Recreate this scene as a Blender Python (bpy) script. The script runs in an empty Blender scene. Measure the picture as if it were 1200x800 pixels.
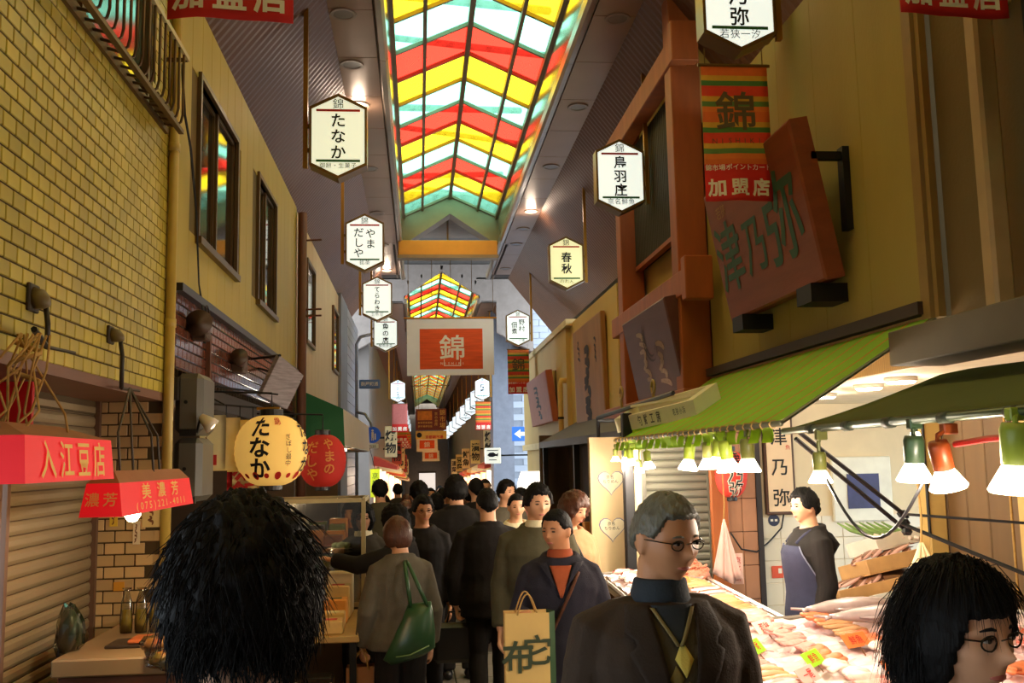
import bpy, math, random
from mathutils import Vector, Matrix, Euler, noise
random.seed(7)
S = bpy.context.scene
COL = S.collection
# ------------------------------------------------------------------ camera
cam = bpy.data.cameras.new('camera')
cam.sensor_width = 36.0
cam.lens = 1130.0 / 1200.0 * 36.0
cam.clip_end = 300
camo = bpy.data.objects.new('camera', cam)
COL.objects.link(camo)
camo.matrix_world = Matrix(((0.995251, 0.008074, -0.097002, 0.0),
                            (-0.095293, -0.122394, -0.987896, 0.0),
                            (-0.019849, 0.992449, -0.121044, 1.8),
                            (0, 0, 0, 1)))
S.camera = camo
# ------------------------------------------------------------------ world, exposure
W = bpy.data.worlds.new('sky')
S.world = W
W.use_nodes = True
bg = W.node_tree.nodes['Background']
bg.inputs[0].default_value = (0.80, 0.92, 1.0, 1)
bg.inputs[1].default_value = 5.2
S.view_settings.view_transform = 'Standard'
S.view_settings.look = 'None'
S.view_settings.gamma = 1.0
S.view_settings.use_curve_mapping = False
S.view_settings.exposure = 0.0
S.cycles.use_denoising = True
S.cycles.max_bounces = 6
S.cycles.diffuse_bounces = 4
S.cycles.glossy_bounces = 3
S.cycles.transmission_bounces = 4
S.cycles.transparent_max_bounces = 12
S.cycles.caustics_reflective = False
S.cycles.caustics_refractive = False
S.cycles.sample_clamp_indirect = 4.0


def portal(name, x0, x1, y0, y1, z):
    """sampling guide for the sky seen through a skylight (emits nothing itself)"""
    l = bpy.data.lights.new(name, 'AREA')
    l.shape = 'RECTANGLE'
    l.size = x1 - x0
    l.size_y = y1 - y0
    l.cycles.is_portal = True
    o = bpy.data.objects.new(name, l)
    o.location = ((x0 + x1) / 2, (y0 + y1) / 2, z)
    COL.objects.link(o)


portal('sky_portal', -0.35, 1.75, -6, 20.4, 7.6)
portal('sky_portal', -0.35, 1.75, 28.6, 84, 7.6)
portal('sky_portal', -6, 8, 24.6, 28.2, 7.6)


# ------------------------------------------------------------------ helpers
def lin(c):
    out = []
    for x in c[:3]:
        x = x / 255.0
        out.append(x / 12.92 if x <= .04045 else ((x + .055) / 1.055) ** 2.4)
    return tuple(out) + (1.0,)


MATS = {}


def M(name, col, rough=.6, var=.12, scale=6.0, bump=0.0, bscale=40.0, metal=0.0, emit=0.0, ecol=None,
      spec=.5, rnd=0.0, wave=None, stretch=None, trans=0.0):
    """procedural material: base colour with noise variation, optional bump, per-object random tone"""
    if name in MATS:
        return MATS[name]
    m = bpy.data.materials.new(name)
    m.use_nodes = True
    nt = m.node_tree
    N, L = nt.nodes, nt.links
    b = N['Principled BSDF']
    b.inputs['Roughness'].default_value = rough
    b.inputs['Metallic'].default_value = metal
    b.inputs['Specular IOR Level'].default_value = spec
    c = lin(col)
    b.inputs['Base Color'].default_value = c
    tc = N.new('ShaderNodeTexCoord')
    mp = N.new('ShaderNodeMapping')
    L.new(tc.outputs['Object'], mp.inputs['Vector'])
    if stretch:
        mp.inputs['Scale'].default_value = stretch
    src = None
    if var > 0 or bump > 0:
        nz = N.new('ShaderNodeTexNoise')
        nz.inputs['Scale'].default_value = scale
        nz.inputs['Detail'].default_value = 4
        L.new(mp.outputs[0], nz.inputs['Vector'])
    if var > 0:
        mx = N.new('ShaderNodeMix')
        mx.data_type = 'RGBA'
        L.new(nz.outputs['Fac'], mx.inputs['Factor'])
        mx.inputs['A'].default_value = tuple(max(0, x * (1 - var * 2)) for x in c[:3]) + (1,)
        mx.inputs['B'].default_value = tuple(min(1, x * (1 + var * 2)) for x in c[:3]) + (1,)
        src = mx.outputs['Result']
    if wave:   # (direction, scale, darkness): board joints or stripes as flat print
        wv = N.new('ShaderNodeTexWave')
        wv.bands_direction = wave[0]
        wv.inputs['Scale'].default_value = wave[1]
        L.new(mp.outputs[0], wv.inputs['Vector'])
        m2 = N.new('ShaderNodeMix')
        m2.data_type = 'RGBA'
        m2.blend_type = 'MULTIPLY'
        m2.inputs['Factor'].default_value = wave[2]
        if src:
            L.new(src, m2.inputs['A'])
        else:
            m2.inputs['A'].default_value = c
        L.new(wv.outputs['Color'], m2.inputs['B'])
        src = m2.outputs['Result']
    if rnd > 0:
        oi = N.new('ShaderNodeObjectInfo')
        ge = N.new('ShaderNodeNewGeometry')
        ad = N.new('ShaderNodeMath')
        ad.operation = 'ADD'
        L.new(oi.outputs['Random'], ad.inputs[0])
        L.new(ge.outputs['Random Per Island'], ad.inputs[1])
        fr = N.new('ShaderNodeMath')
        fr.operation = 'FRACT'
        L.new(ad.outputs[0], fr.inputs[0])
        mr = N.new('ShaderNodeMapRange')
        mr.inputs['To Min'].default_value = 1 - rnd
        mr.inputs['To Max'].default_value = 1 + rnd * .5
        L.new(fr.outputs[0], mr.inputs['Value'])
        m3 = N.new('ShaderNodeVectorMath')
        m3.operation = 'SCALE'
        if src:
            L.new(src, m3.inputs[0])
        else:
            m3.inputs[0].default_value = c[:3]
        L.new(mr.outputs[0], m3.inputs['Scale'])
        src = m3.outputs[0]
    if src:
        L.new(src, b.inputs['Base Color'])
    if bump > 0:
        n2 = N.new('ShaderNodeTexNoise')
        n2.inputs['Scale'].default_value = bscale
        n2.inputs['Detail'].default_value = 3
        L.new(mp.outputs[0], n2.inputs['Vector'])
        bp = N.new('ShaderNodeBump')
        bp.inputs['Strength'].default_value = bump
        bp.inputs['Distance'].default_value = .01
        L.new(n2.outputs['Fac'], bp.inputs['Height'])
        L.new(bp.outputs[0], b.inputs['Normal'])
    if emit > 0:
        e = lin(ecol or col)
        if src and not ecol:
            L.new(src, b.inputs['Emission Color'])
        else:
            b.inputs['Emission Color'].default_value = e
        b.inputs['Emission Strength'].default_value = emit
    if trans > 0:
        b.inputs['Transmission Weight'].default_value = trans
    MATS[name] = m
    return m


def glass_mat(name, col, alpha=.12, rough=.05):
    """thin clear sheet: mostly see-through with a real glossy reflection"""
    if name in MATS:
        return MATS[name]
    m = bpy.data.materials.new(name)
    m.use_nodes = True
    nt = m.node_tree
    N, L = nt.nodes, nt.links
    for n in list(N):
        if n.type == 'BSDF_PRINCIPLED':
            N.remove(n)
    out = [n for n in N if n.type == 'OUTPUT_MATERIAL'][0]
    t = N.new('ShaderNodeBsdfTransparent')
    t.inputs[0].default_value = lin(col)
    g = N.new('ShaderNodeBsdfGlossy')
    g.inputs['Roughness'].default_value = rough
    mx = N.new('ShaderNodeMixShader')
    fr = N.new('ShaderNodeFresnel')
    fr.inputs[0].default_value = 1.45
    ad = N.new('ShaderNodeMath')
    ad.operation = 'ADD'
    ad.use_clamp = True
    L.new(fr.outputs[0], ad.inputs[0])
    ad.inputs[1].default_value = alpha * .3
    L.new(ad.outputs[0], mx.inputs[0])
    L.new(t.outputs[0], mx.inputs[1])
    L.new(g.outputs[0], mx.inputs[2])
    L.new(mx.outputs[0], out.inputs[0])
    MATS[name] = m
    return m


def stained_mat(name, col):
    """coloured glass: tinted see-through mixed with a milky scatter of the same tint"""
    if name in MATS:
        return MATS[name]
    m = bpy.data.materials.new(name)
    m.use_nodes = True
    nt = m.node_tree
    N, L = nt.nodes, nt.links
    for n in list(N):
        if n.type == 'BSDF_PRINCIPLED':
            N.remove(n)
    out = [n for n in N if n.type == 'OUTPUT_MATERIAL'][0]
    t = N.new('ShaderNodeBsdfTransparent')
    t.inputs[0].default_value = col + (1,)
    s = N.new('ShaderNodeBsdfTranslucent')
    s.inputs[0].default_value = col + (1,)
    nz = N.new('ShaderNodeTexNoise')
    nz.inputs['Scale'].default_value = 3
    mr = N.new('ShaderNodeMapRange')
    mr.inputs['To Min'].default_value = .15
    mr.inputs['To Max'].default_value = .4
    mx = N.new('ShaderNodeMixShader')
    L.new(nz.outputs['Fac'], mr.inputs['Value'])
    L.new(mr.outputs[0], mx.inputs[0])
    L.new(t.outputs[0], mx.inputs[1])
    L.new(s.outputs[0], mx.inputs[2])
    L.new(mx.outputs[0], out.inputs[0])
    MATS[name] = m
    return m


def canvas_mat(name, col, tl=.45):
    """cloth that lets part of the light through"""
    if name in MATS:
        return MATS[name]
    m = M(name, col, .75, .06, 4)
    nt = m.node_tree
    N, L = nt.nodes, nt.links
    b = N['Principled BSDF']
    out = [n for n in N if n.type == 'OUTPUT_MATERIAL'][0]
    t = N.new('ShaderNodeBsdfTranslucent')
    t.inputs[0].default_value = lin(col)
    mx = N.new('ShaderNodeMixShader')
    mx.inputs[0].default_value = tl
    L.new(b.outputs[0], mx.inputs[1])
    L.new(t.outputs[0], mx.inputs[2])
    L.new(mx.outputs[0], out.inputs[0])
    return m


ORG = {}   # world origin of each object built here


def setp(o, label=None, cat=None, group=None, kind=None):
    if label:
        o['label'] = label
    if cat:
        o['category'] = cat
    if group:
        o['group'] = group
    if kind:
        o['kind'] = kind
    return o


def thing(name, loc, label, cat, group=None, rz=0.0):
    o = bpy.data.objects.new(name, None)
    o.empty_display_size = .1
    COL.objects.link(o)
    o.location = loc
    o.rotation_euler = (0, 0, rz)
    ORG[o] = Vector(loc)
    return setp(o, label, cat, group)


class MB:
    """collects shapes for ONE mesh object"""

    def __init__(s):
        s.v, s.f, s.mi, s.m = [], [], [], 0

    def add(s, vs, fs):
        n = len(s.v)
        s.v += [tuple(p) for p in vs]
        s.f += [tuple(i + n for i in f) for f in fs]
        s.mi += [s.m] * len(fs)
        return s

    def box(s, x0, x1, y0, y1, z0, z1):
        return s.add([(x0, y0, z0), (x1, y0, z0), (x1, y1, z0), (x0, y1, z0), (x0, y0, z1), (x1, y0, z1), (x1, y1, z1), (x0, y1, z1)],
                     [(3, 2, 1, 0), (4, 5, 6, 7), (0, 1, 5, 4), (1, 2, 6, 5), (2, 3, 7, 6), (3, 0, 4, 7)])

    def obox(s, c, size, mat):
        vs = []
        for sx, sy, sz in ((-1, -1, -1), (1, -1, -1), (1, 1, -1), (-1, 1, -1), (-1, -1, 1), (1, -1, 1), (1, 1, 1), (-1, 1, 1)):
            vs.append(Vector(c) + mat @ Vector((sx * size[0] / 2, sy * size[1] / 2, sz * size[2] / 2)))
        return s.add(vs, [(3, 2, 1, 0), (4, 5, 6, 7), (0, 1, 5, 4), (1, 2, 6, 5), (2, 3, 7, 6), (3, 0, 4, 7)])

    def bevbox(s, x0, x1, y0, y1, z0, z1, b=.01):
        """box with chamfered edges"""
        vs, fs = [], []
        X, Y, Z = (x0, x1), (y0, y1), (z0, z1)
        idx = {}
        for i in (0, 1):
            for j in (0, 1):
                for k in (0, 1):
                    sx, sy, sz = (b if i == 0 else -b), (b if j == 0 else -b), (b if k == 0 else -b)
                    idx[i, j, k, 0] = len(vs)
                    vs.append((X[i], Y[j] + sy, Z[k] + sz))
                    idx[i, j, k, 1] = len(vs)
                    vs.append((X[i] + sx, Y[j], Z[k] + sz))
                    idx[i, j, k, 2] = len(vs)
                    vs.append((X[i] + sx, Y[j] + sy, Z[k]))
                    fs.append((idx[i, j, k, 0], idx[i, j, k, 1], idx[i, j, k, 2]))
        for i in (0, 1):
            fs.append([idx[i, j, k, 0] for j, k in ((0, 0), (1, 0), (1, 1), (0, 1))])
            fs.append([idx[j, i, k, 1] for j, k in ((0, 0), (1, 0), (1, 1), (0, 1))])
            fs.append([idx[j, k, i, 2] for j, k in ((0, 0), (1, 0), (1, 1), (0, 1))])
            for j in (0, 1):
                fs.append((idx[i, j, 0, 0], idx[i, j, 1, 0], idx[i, j, 1, 1], idx[i, j, 0, 1]))
                fs.append((idx[i, 0, j, 0], idx[i, 1, j, 0], idx[i, 1, j, 2], idx[i, 0, j, 2]))
                fs.append((idx[0, i, j, 1], idx[1, i, j, 1], idx[1, i, j, 2], idx[0, i, j, 2]))
        return s.add(vs, fs)

    def tube(s, pts, r, n=8, cap=True):
        pts = [Vector(p) for p in pts]
        k = len(pts)
        rs = r if isinstance(r, (list, tuple)) else [r] * k
        vs, fs = [], []
        up = None
        for i, p in enumerate(pts):
            t = (pts[min(i + 1, k - 1)] - pts[max(i - 1, 0)])
            if t.length < 1e-9:
                t = Vector((0, 0, 1))
            t.normalize()
            if up is None:
                up = t.orthogonal().normalized()
            else:
                up = (up - t * up.dot(t))
                up = up.normalized() if up.length > 1e-6 else t.orthogonal().normalized()
            w = t.cross(up)
            for a in range(n):
                an = 2 * math.pi * a / n
                vs.append(p + (up * math.cos(an) + w * math.sin(an)) * rs[i])
        for i in range(k - 1):
            for a in range(n):
                b = (a + 1) % n
                fs.append((i * n + a, i * n + b, (i + 1) * n + b, (i + 1) * n + a))
        if cap:
            fs.append(tuple(range(n))[::-1])
            fs.append(tuple((k - 1) * n + a for a in range(n)))
        return s.add(vs, fs)

    def loft(s, secs, n=12, cap=True):
        """secs: (centre, u-axis*ru, v-axis*rv) elliptical sections"""
        vs, fs = [], []
        for c, u, v in secs:
            for a in range(n):
                an = 2 * math.pi * a / n
                vs.append(Vector(c) + Vector(u) * math.cos(an) + Vector(v) * math.sin(an))
        for i in range(len(secs) - 1):
            for a in range(n):
                b = (a + 1) % n
                fs.append((i * n + a, i * n + b, (i + 1) * n + b, (i + 1) * n + a))
        if cap:
            fs.append(tuple(range(n))[::-1])
            fs.append(tuple((len(secs) - 1) * n + a for a in range(n)))
        return s.add(vs, fs)

    def lathe(s, prof, c=(0, 0, 0), n=16, mat=None):
        vs, fs = [], []
        c = Vector(c)
        for r, z in prof:
            for a in range(n):
                an = 2 * math.pi * a / n
                p = Vector((r * math.cos(an), r * math.sin(an), z))
                vs.append(c + (mat @ p if mat else p))
        for i in range(len(prof) - 1):
            for a in range(n):
                b = (a + 1) % n
                fs.append((i * n + a, i * n + b, (i + 1) * n + b, (i + 1) * n + a))
        fs.append(tuple(range(n))[::-1])
        fs.append(tuple((len(prof) - 1) * n + a for a in range(n)))
        return s.add(vs, fs)

    def prism(s, poly, o, U, V, D):
        """extrude 2-D polygon (u,v) from o along D"""
        o, U, V, D = Vector(o), Vector(U), Vector(V), Vector(D)
        n = len(poly)
        vs = [o + U * u + V * v for u, v in poly] + [o + U * u + V * v + D for u, v in poly]
        fs = [tuple(range(n))[::-1], tuple(range(n, 2 * n))]
        for i in range(n):
            j = (i + 1) % n
            fs.append((i, j, j + n, i + n))
        return s.add(vs, fs)

    def grid(s, nu, nv, fn):
        vs = [fn(i / (nu - 1), j / (nv - 1)) for j in range(nv) for i in range(nu)]
        fs = [(j * nu + i, j * nu + i + 1, (j + 1) * nu + i + 1, (j + 1) * nu + i) for j in range(nv - 1) for i in range(nu - 1)]
        return s.add(vs, fs)

    def sheet(s, nu, nv, fn, th):
        """grid with thickness: fn(u,v) -> point ; th = offset vector"""
        th = Vector(th)
        s.grid(nu, nv, fn)
        n0 = len(s.v)
        s.grid(nu, nv, lambda u, v: Vector(fn(u, v)) + th)
        n = nu * nv
        b0 = n0 - n
        rim = [i for i in range(nu)] + [j * nu + nu - 1 for j in range(1, nv)] + [(nv - 1) * nu + i for i in range(nu - 2, -1, -1)] + [j * nu for j in range(nv - 2, 0, -1)]
        for q in range(len(rim)):
            a, b = rim[q], rim[(q + 1) % len(rim)]
            s.f.append((b0 + a, b0 + b, n0 + b, n0 + a))
            s.mi.append(s.m)
        return s

    def mesh(s, name, mats, origin=(0, 0, 0), smooth=False):
        me = bpy.data.meshes.new(name)
        ox, oy, oz = origin
        me.from_pydata([(x - ox, y - oy, z - oz) for x, y, z in s.v], [], s.f)
        for m in (mats if isinstance(mats, (list, tuple)) else [mats]):
            me.materials.append(m)
        me.polygons.foreach_set('material_index', s.mi)
        if smooth:
            me.polygons.foreach_set('use_smooth', [True] * len(s.f))
        me.update()
        return me

    def build(s, name, mats, parent=None, smooth=False, local=False, loc=None):
        """link as one mesh object; vertices are world coordinates unless local"""
        if parent is not None:
            org = Vector((0, 0, 0)) if local else ORG[parent]
        elif loc is not None:
            org = Vector(loc)
        else:
            xs, ys, zs = zip(*s.v)
            org = Vector(((min(xs) + max(xs)) / 2, (min(ys) + max(ys)) / 2, min(zs)))
        o = bpy.data.objects.new(name, s.mesh(name, mats, org, smooth))
        COL.objects.link(o)
        if parent is not None:
            o.parent = parent
            ORG[o] = ORG[parent]
        else:
            o.location = org
            ORG[o] = org
        if smooth == 'auto':
            o.data.set_sharp_from_angle(angle=math.radians(40))
        return o


def struct(name, mb, mats, label=None, smooth=False):
    o = mb.build(name, mats, None, smooth)
    o['kind'] = 'structure'
    if label:
        o['label'] = label
    return o


def piece(name, me, parent, loc, rot=None, scale=None):
    """one of many alike pieces that share a mesh"""
    o = bpy.data.objects.new(name, me)
    COL.objects.link(o)
    o.parent = parent
    o.location = Vector(loc) - ORG[parent]
    if rot:
        o.rotation_euler = rot
    if scale:
        o.scale = scale
    ORG[o] = Vector(loc)
    return o


def copy_tree(o, parent=None):
    c = o.copy()
    COL.objects.link(c)
    c.parent = parent
    for ch in o.children:
        copy_tree(ch, c)
    return c


def RX(a): return Matrix.Rotation(a, 3, 'X')
def RY(a): return Matrix.Rotation(a, 3, 'Y')
def RZ(a): return Matrix.Rotation(a, 3, 'Z')


# ---- lettering: glyph outlines of Blender's own built-in font, as flat faces
_tc = bpy.data.curves.new('glyph', 'FONT')
_tc.resolution_u = 2
_to = bpy.data.objects.new('glyph', _tc)
GL = {}


def glyph(ch, bold):
    k = (ch, bold)
    if k not in GL:
        _tc.body = ch
        _tc.offset = bold
        me = bpy.data.meshes.new_from_object(_to)
        GL[k] = ([(v.co.x, v.co.y) for v in me.vertices], [tuple(p.vertices) for p in me.polygons])
        bpy.data.meshes.remove(me)
    return GL[k]


COL.objects.link(_to)


def letters(mb, text, o, U, V, size, bold=.0, gap=1.0, vertical=False, squash=1.0):
    """centre the text at o; U right, V up (unit vectors)"""
    o, U, V = Vector(o), Vector(U), Vector(V)
    n = len(text)
    for i, ch in enumerate(text):
        if ch == ' ':
            continue
        vs, fs = glyph(ch, bold)
        if not vs:
            continue
        wide = ord(ch) > 0x2000
        if wide:
            cx, cy = .5, .38
        else:
            xs = [p[0] for p in vs]
            cx, cy = (min(xs) + max(xs)) / 2, .36
        if vertical:
            off = V * ((n - 1) / 2 - i) * size * gap
        else:
            off = U * (i - (n - 1) / 2) * size * gap
        mb.add([o + off + U * ((x - cx) * size * squash) + V * ((y - cy) * size) for x, y in vs], fs)
    return mb


INK = lambda n, c, **k: M('ink_' + n, c, rough=.7, var=0, **k)
# ================================================================== STRUCTURE
XL, XR = -1.5, 2.75          # facade planes of the market street
XC = .72                     # centre line of the arcade roof


def floor_z(y):
    return 0.0 if y < 6 else -.03 * (y - 6)


m_floor = M('joint_grey', (70, 66, 62), .8)
mb = MB()
mb.add([(-8, -8, -.03), (9, -8, -.03), (9, 6, -.03), (-8, 6, -.03), (9, 100, -.03 - .03 * 94), (-8, 100, -.03 - .03 * 94)], [(0, 1, 2, 3), (3, 2, 4, 5)])
mb.add([(-8, -8, -.3), (9, -8, -.3), (9, 100, -3.3), (-8, 100, -3.3)], [(3, 2, 1, 0)])
floor = struct('floor', mb, m_floor, 'grey stone paved market street floor')
m_pave = M('paving', (128, 122, 112), .45, .1, 5, bump=.15, rnd=.15)
pv = MB().bevbox(-.295, .295, -.295, .295, -.03, .0, .004).mesh('paving_stone', m_pave)
for j in range(3, 30):
    for i in range(7):
        y = j * .6
        x = -1.2 + i * .6
        piece('paving_stone', pv, floor, (x, y, floor_z(y)), (-.03 if y > 6 else 0, 0, 0))
mb = MB()
for j in range(30, 80):
    for i in range(7):
        y = j * .6
        x = -1.2 + i * .6
        mb.box(x - .295, x + .295, y - .295, y + .295, floor_z(y) - .03, floor_z(y))
for j in range(-8, 3):
    for i in range(7):
        mb.box(-1.495 + i * .6, -.905 + i * .6, j * .6 - .295, j * .6 + .295, -.03, 0)
o = mb.build('paving_stone', m_pave, floor)
o['kind'] = 'stuff'

# ---------------------------------------------------------------- left wall 1: yellow glazed brick
m_mortar = M('mortar', (74, 58, 30), .9)
m_brick = M('yellow_brick', (188, 168, 66), .35, .14, 3, rnd=.22)
mb = MB()
mb.box(-2.1, XL - .008, -4, 6.07, 2.23, 3.82)           # upper wall with window above
mb.box(-2.1, XL - .008, -4, 2.2, 3.82, 4.95)
mb.box(-2.1, XL - .008, 5.45, 6.07, 3.82, 4.95)
mb.box(-2.1, XL - .008, 2.2, 5.45, 4.85, 4.95)
mb.box(-2.1, -1.87, 5.88, 6.07, 0, 2.23)
mb.box(-2.1, -1.508, 5.88, 6.07, 0, 2.23)
mb.box(-2.1, -1.87, -4, 6.07, 2.1, 2.23)
wall_left = struct('wall_left', mb, m_mortar, 'wall of yellow glazed bricks above the roller shutters')
bm = MB().bevbox(-.008, 0, -.054, .054, -.03, .03, .003).mesh('brick', m_brick)
spots = []
r = 0
z = 2.26
while z < 4.93:
    off = .058 if r % 2 else 0
    for c in range(80):
        y = -3.0 + c * .116 + off
        if y > 6.02 or (z > 3.80 and 2.16 < y < 5.5):
            continue
        spots.append((y, z))
    z += .068
    r += 1
seen = [q for q in spots if 3.4 + (q[1] - 2.2) * .0 < q[0] and q[1] < 3.9]
seen.sort(key=lambda q: q[0] ** 2 + (q[1] - 1.8) ** 2)
near = set(seen[:290])
rest = MB()
for y, z in spots:
    if (y, z) in near:
        piece('brick', bm, wall_left, (XL, y, z))
    else:
        rest.box(XL - .008, XL, y - .054, y + .054, z - .03, z + .03)
o = rest.build('brick', m_brick, wall_left)
o['kind'] = 'stuff'
# soffit under the overhanging brick wall
mb = MB().box(-1.9, -1.498, -4, 6.05, 2.18, 2.228)
struct('trim_1', mb, M('brown_lintel', (112, 72, 48), .5), 'brown lintel under the yellow brick wall')
# pier: brick reveal that faces the viewer
mb = MB().box(-1.87, -1.508, 5.87, 6.06, 0, 2.2)
pier = struct('wall_pier', mb, m_mortar, 'brick pier beside the roller shutter')
m_brick2 = M('pale_brick', (205, 172, 120), .35, .12, 3, rnd=.2)
b2 = MB().bevbox(-.054, .054, -.008, 0, -.03, .03, .003).mesh('brick', m_brick2)
b3 = MB().bevbox(-.025, .025, -.008, 0, -.03, .03, .003).mesh('brick', m_brick2)
for r in range(32):
    z = .04 + r * .068
    for c in range(4):
        x = -1.812 + c * .116 + (.058 if r % 2 else 0)
        if x < -1.53:
            piece('brick', b2, pier, (x, 5.87, z))
    if r % 2:
        piece('brick', b3, pier, (-1.84, 5.87, z))
    else:
        piece('brick', b3, pier, (-1.52, 5.87, z), scale=(.7, 1, 1))


# ---------------------------------------------------------------- roller shutters (left)
def shutter(name, p0, along, length, z0, z1, out, mats, label, pitch=.067):
    """slats run along 'along' (unit), bulge towards 'out'"""
    root = thing(name, (p0[0], p0[1], z0), label, 'shutter')
    a, n = Vector(along), Vector(out)
    k = int((z1 - z0) / pitch)
    prof = [(0, 0), (.006, .006), (.012, .02), (.012, .045), (.006, .06), (0, .064)]
    mb = MB()
    vs, fs = [], []
    for t in (0, length):
        for q, h in prof:
            vs.append(a * t + n * q + Vector((0, 0, h)))
    m = len(prof)
    for i in range(m - 1):
        fs.append((i, i + 1, m + i + 1, m + i))
    mb.add(vs, fs)
    me = mb.mesh('slat', mats[0])
    for i in range(k):
        piece('slat', me, root, (p0[0], p0[1], z0 + i * pitch))
    g = MB()
    P0 = Vector((p0[0], p0[1], 0))
    for t in (-.03, length + .0):
        q = P0 + a * t
        e = q + a * .035
        g.prism([(0, 0), (1, 0), (1, 1), (0, 1)], Vector((q.x, q.y, z0)), a * .035, n * .035, Vector((0, 0, z1 - z0)))
        g.build('guide_rail', mats[1], root)
        g = MB()
    b = MB().prism([(0, 0), (1, 0), (1, 1), (0, 1)], Vector((p0[0], p0[1], z0)) - n * .02, a * length, n * .008, Vector((0, 0, z1 - z0)))
    b.build('backing', mats[1], root)
    return root


m_shut = M('shutter_grey', (150, 132, 100), .45, .1, 2, metal=.3)
m_rail = M('rail_brown', (104, 76, 58), .5)
shutter('roller_shutter', (-1.88, 4.62), (0, 1, 0), 1.2, .02, 2.18, (1, 0, 0), (m_shut, m_rail), 'beige metal roller shutter pulled down beside the brick pier')
m_shut2 = M('shutter_dark', (84, 66, 54), .5, .1, 2)
shutter('roller_shutter', (-1.88, 3.0), (0, 1, 0), 1.5, .02, 2.18, (1, 0, 0), (m_shut2, m_rail), 'dark brown roller shutter at the left edge of the view')

# downpipe at the brick corner
m_ypipe = M('yellow_pipe', (186, 158, 72), .4)
t = thing('drain_pipe', (-1.47, 5.86, 0), 'yellow painted drain pipe at the brick wall corner', 'pipe')
MB().tube([(-1.47, 5.86, 0), (-1.47, 5.86, 4.9)], .03, 10).build('pipe', m_ypipe, t, True)
for z in (.6, 2.62, 3.7):
    MB().tube([(-1.47, 5.86, z), (-1.47, 5.86, z + .05)], .036, 10).build('bracket', m_ypipe, t, True)
    ORG[t] = ORG[t]

# ---------------------------------------------------------------- left wall 2: yellow siding with windows, dark tile band
m_sid = M('yellow_siding', (180, 158, 62), .55, .1, 2, stretch=(1, 1, .3))
m_tile_j = M('band_joint', (52, 40, 36), .8)
W1 = (6.6, 7.95, 3.34, 4.46)
W2 = (9.05, 10.15, 3.32, 4.5)
mb = MB()
mb.box(-1.9, XL, 6.07, W1[0], 2.92, 4.98)
mb.box(-1.9, XL, W1[1], W2[0], 2.92, 4.98)
mb.box(-1.9, XL, W2[1], 11.95, 2.92, 4.98)
for w in (W1, W2):
    mb.box(-1.9, XL, w[0], w[1], 2.92, w[2])
    mb.box(-1.9, XL, w[0], w[1], w[3], 4.98)
wl2 = struct('wall_left_siding', mb, M('siding_gap', (104, 86, 40), .8), 'yellow siding wall with two windows, left')
# siding boards as pieces
y = 6.08
brd = {}
while y < 11.9:
    y1 = min(y + .30, 11.94)
    segs = [(2.93, 4.97)]
    for w in (W1, W2):
        if y1 > w[0] + .02 and y < w[1] - .02:
            segs = [(2.93, w[2]), (w[3], 4.97)]
    for z0, z1 in segs:
        MB().bevbox(XL - .004, XL + .006, y + .003, y1 - .003, z0, z1, .002).build('siding_panel', m_sid, wl2)
    y = y1
m_wfr = M('window_frame_bronze', (96, 74, 44), .4, metal=.4)
m_wgl = M('window_glass_dark', (40, 34, 26), .06, 0, spec=1.0)
for k, w in enumerate((W1, W2)):
    root = bpy.data.objects.new('window_%d' % (k + 1), None)
    COL.objects.link(root)
    root.location = (XL, w[0], w[2])
    ORG[root] = Vector(root.location)
    root['kind'] = 'structure'
    root['label'] = ('near' if k == 0 else 'far') + ' bronze framed window in the yellow siding'
    mid = (w[0] + w[1]) / 2
    MB().box(XL - .09, XL - .05, w[0], w[1], w[2], w[3]).build('pane_backing', M('room_dark', (24, 20, 16), .9), root)
    for (a, b, d) in ((w[0], mid, 0), (mid, w[1], .02)):
        MB().box(XL - .045 + d, XL - .04 + d, a + .03, b - .03, w[2] + .03, w[3] - .03).build('pane', m_wgl, root)
        f = MB()
        f.box(XL - .05 + d, XL - .025 + d, a, a + .035, w[2], w[3]).box(XL - .05 + d, XL - .025 + d, b - .035, b, w[2], w[3])
        f.box(XL - .05 + d, XL - .025 + d, a + .035, b - .035, w[2], w[2] + .035).box(XL - .05 + d, XL - .025 + d, a + .035, b - .035, w[3] - .035, w[3])
        f.build('sash', m_wfr, root)
    f = MB()
    f.box(XL - .06, XL + .03, w[0] - .04, w[0], w[2] - .04, w[3] + .04).box(XL - .06, XL + .03, w[1], w[1] + .04, w[2] - .04, w[3] + .04)
    f.box(XL - .06, XL + .03, w[0], w[1], w[3], w[3] + .04)
    f.build('frame', m_wfr, root)
    MB().box(XL - .06, XL + .05, w[0] - .05, w[1] + .05, w[2] - .05, w[2]).build('sill', m_wfr, root)
# dark glazed tile band
mb = MB().box(-1.9, XL - .008, 6.07, 11.95, 2.34, 2.9)
band = struct('wall_tile_band', mb, m_tile_j, 'band of dark glazed tiles coloured with red reflections above the shop opening')
m_dt = M('tile_red_reflection', (104, 60, 46), .16, .15, 4, spec=.8, rnd=.35)  # red reflected from the skylight is mixed into the dark tile colour
me = MB().bevbox(-.008, 0, -.054, .054, -.03, .03, .004).mesh('tile', m_dt)
rest = MB()
n = 0
for r in range(8):
    z = 2.375 + r * .068
    for c in range(51):
        y = 6.13 + c * .116 + (.058 if r % 2 else 0)
        if y > 11.9:
            continue
        if y < 10.3:
            piece('tile', me, band, (XL, y, z))
            n += 1
        else:
            rest.box(XL - .008, XL, y - .054, y + .054, z - .03, z + .03)
rest.build('tile', m_dt, band)['kind'] = 'stuff'
struct('trim_2', MB().box(XL - .02, XL + .05, 6.07, 11.95, 2.88, 2.93), M('dark_flashing', (40, 34, 32), .4), 'dark flashing strip over the tile band')
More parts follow.
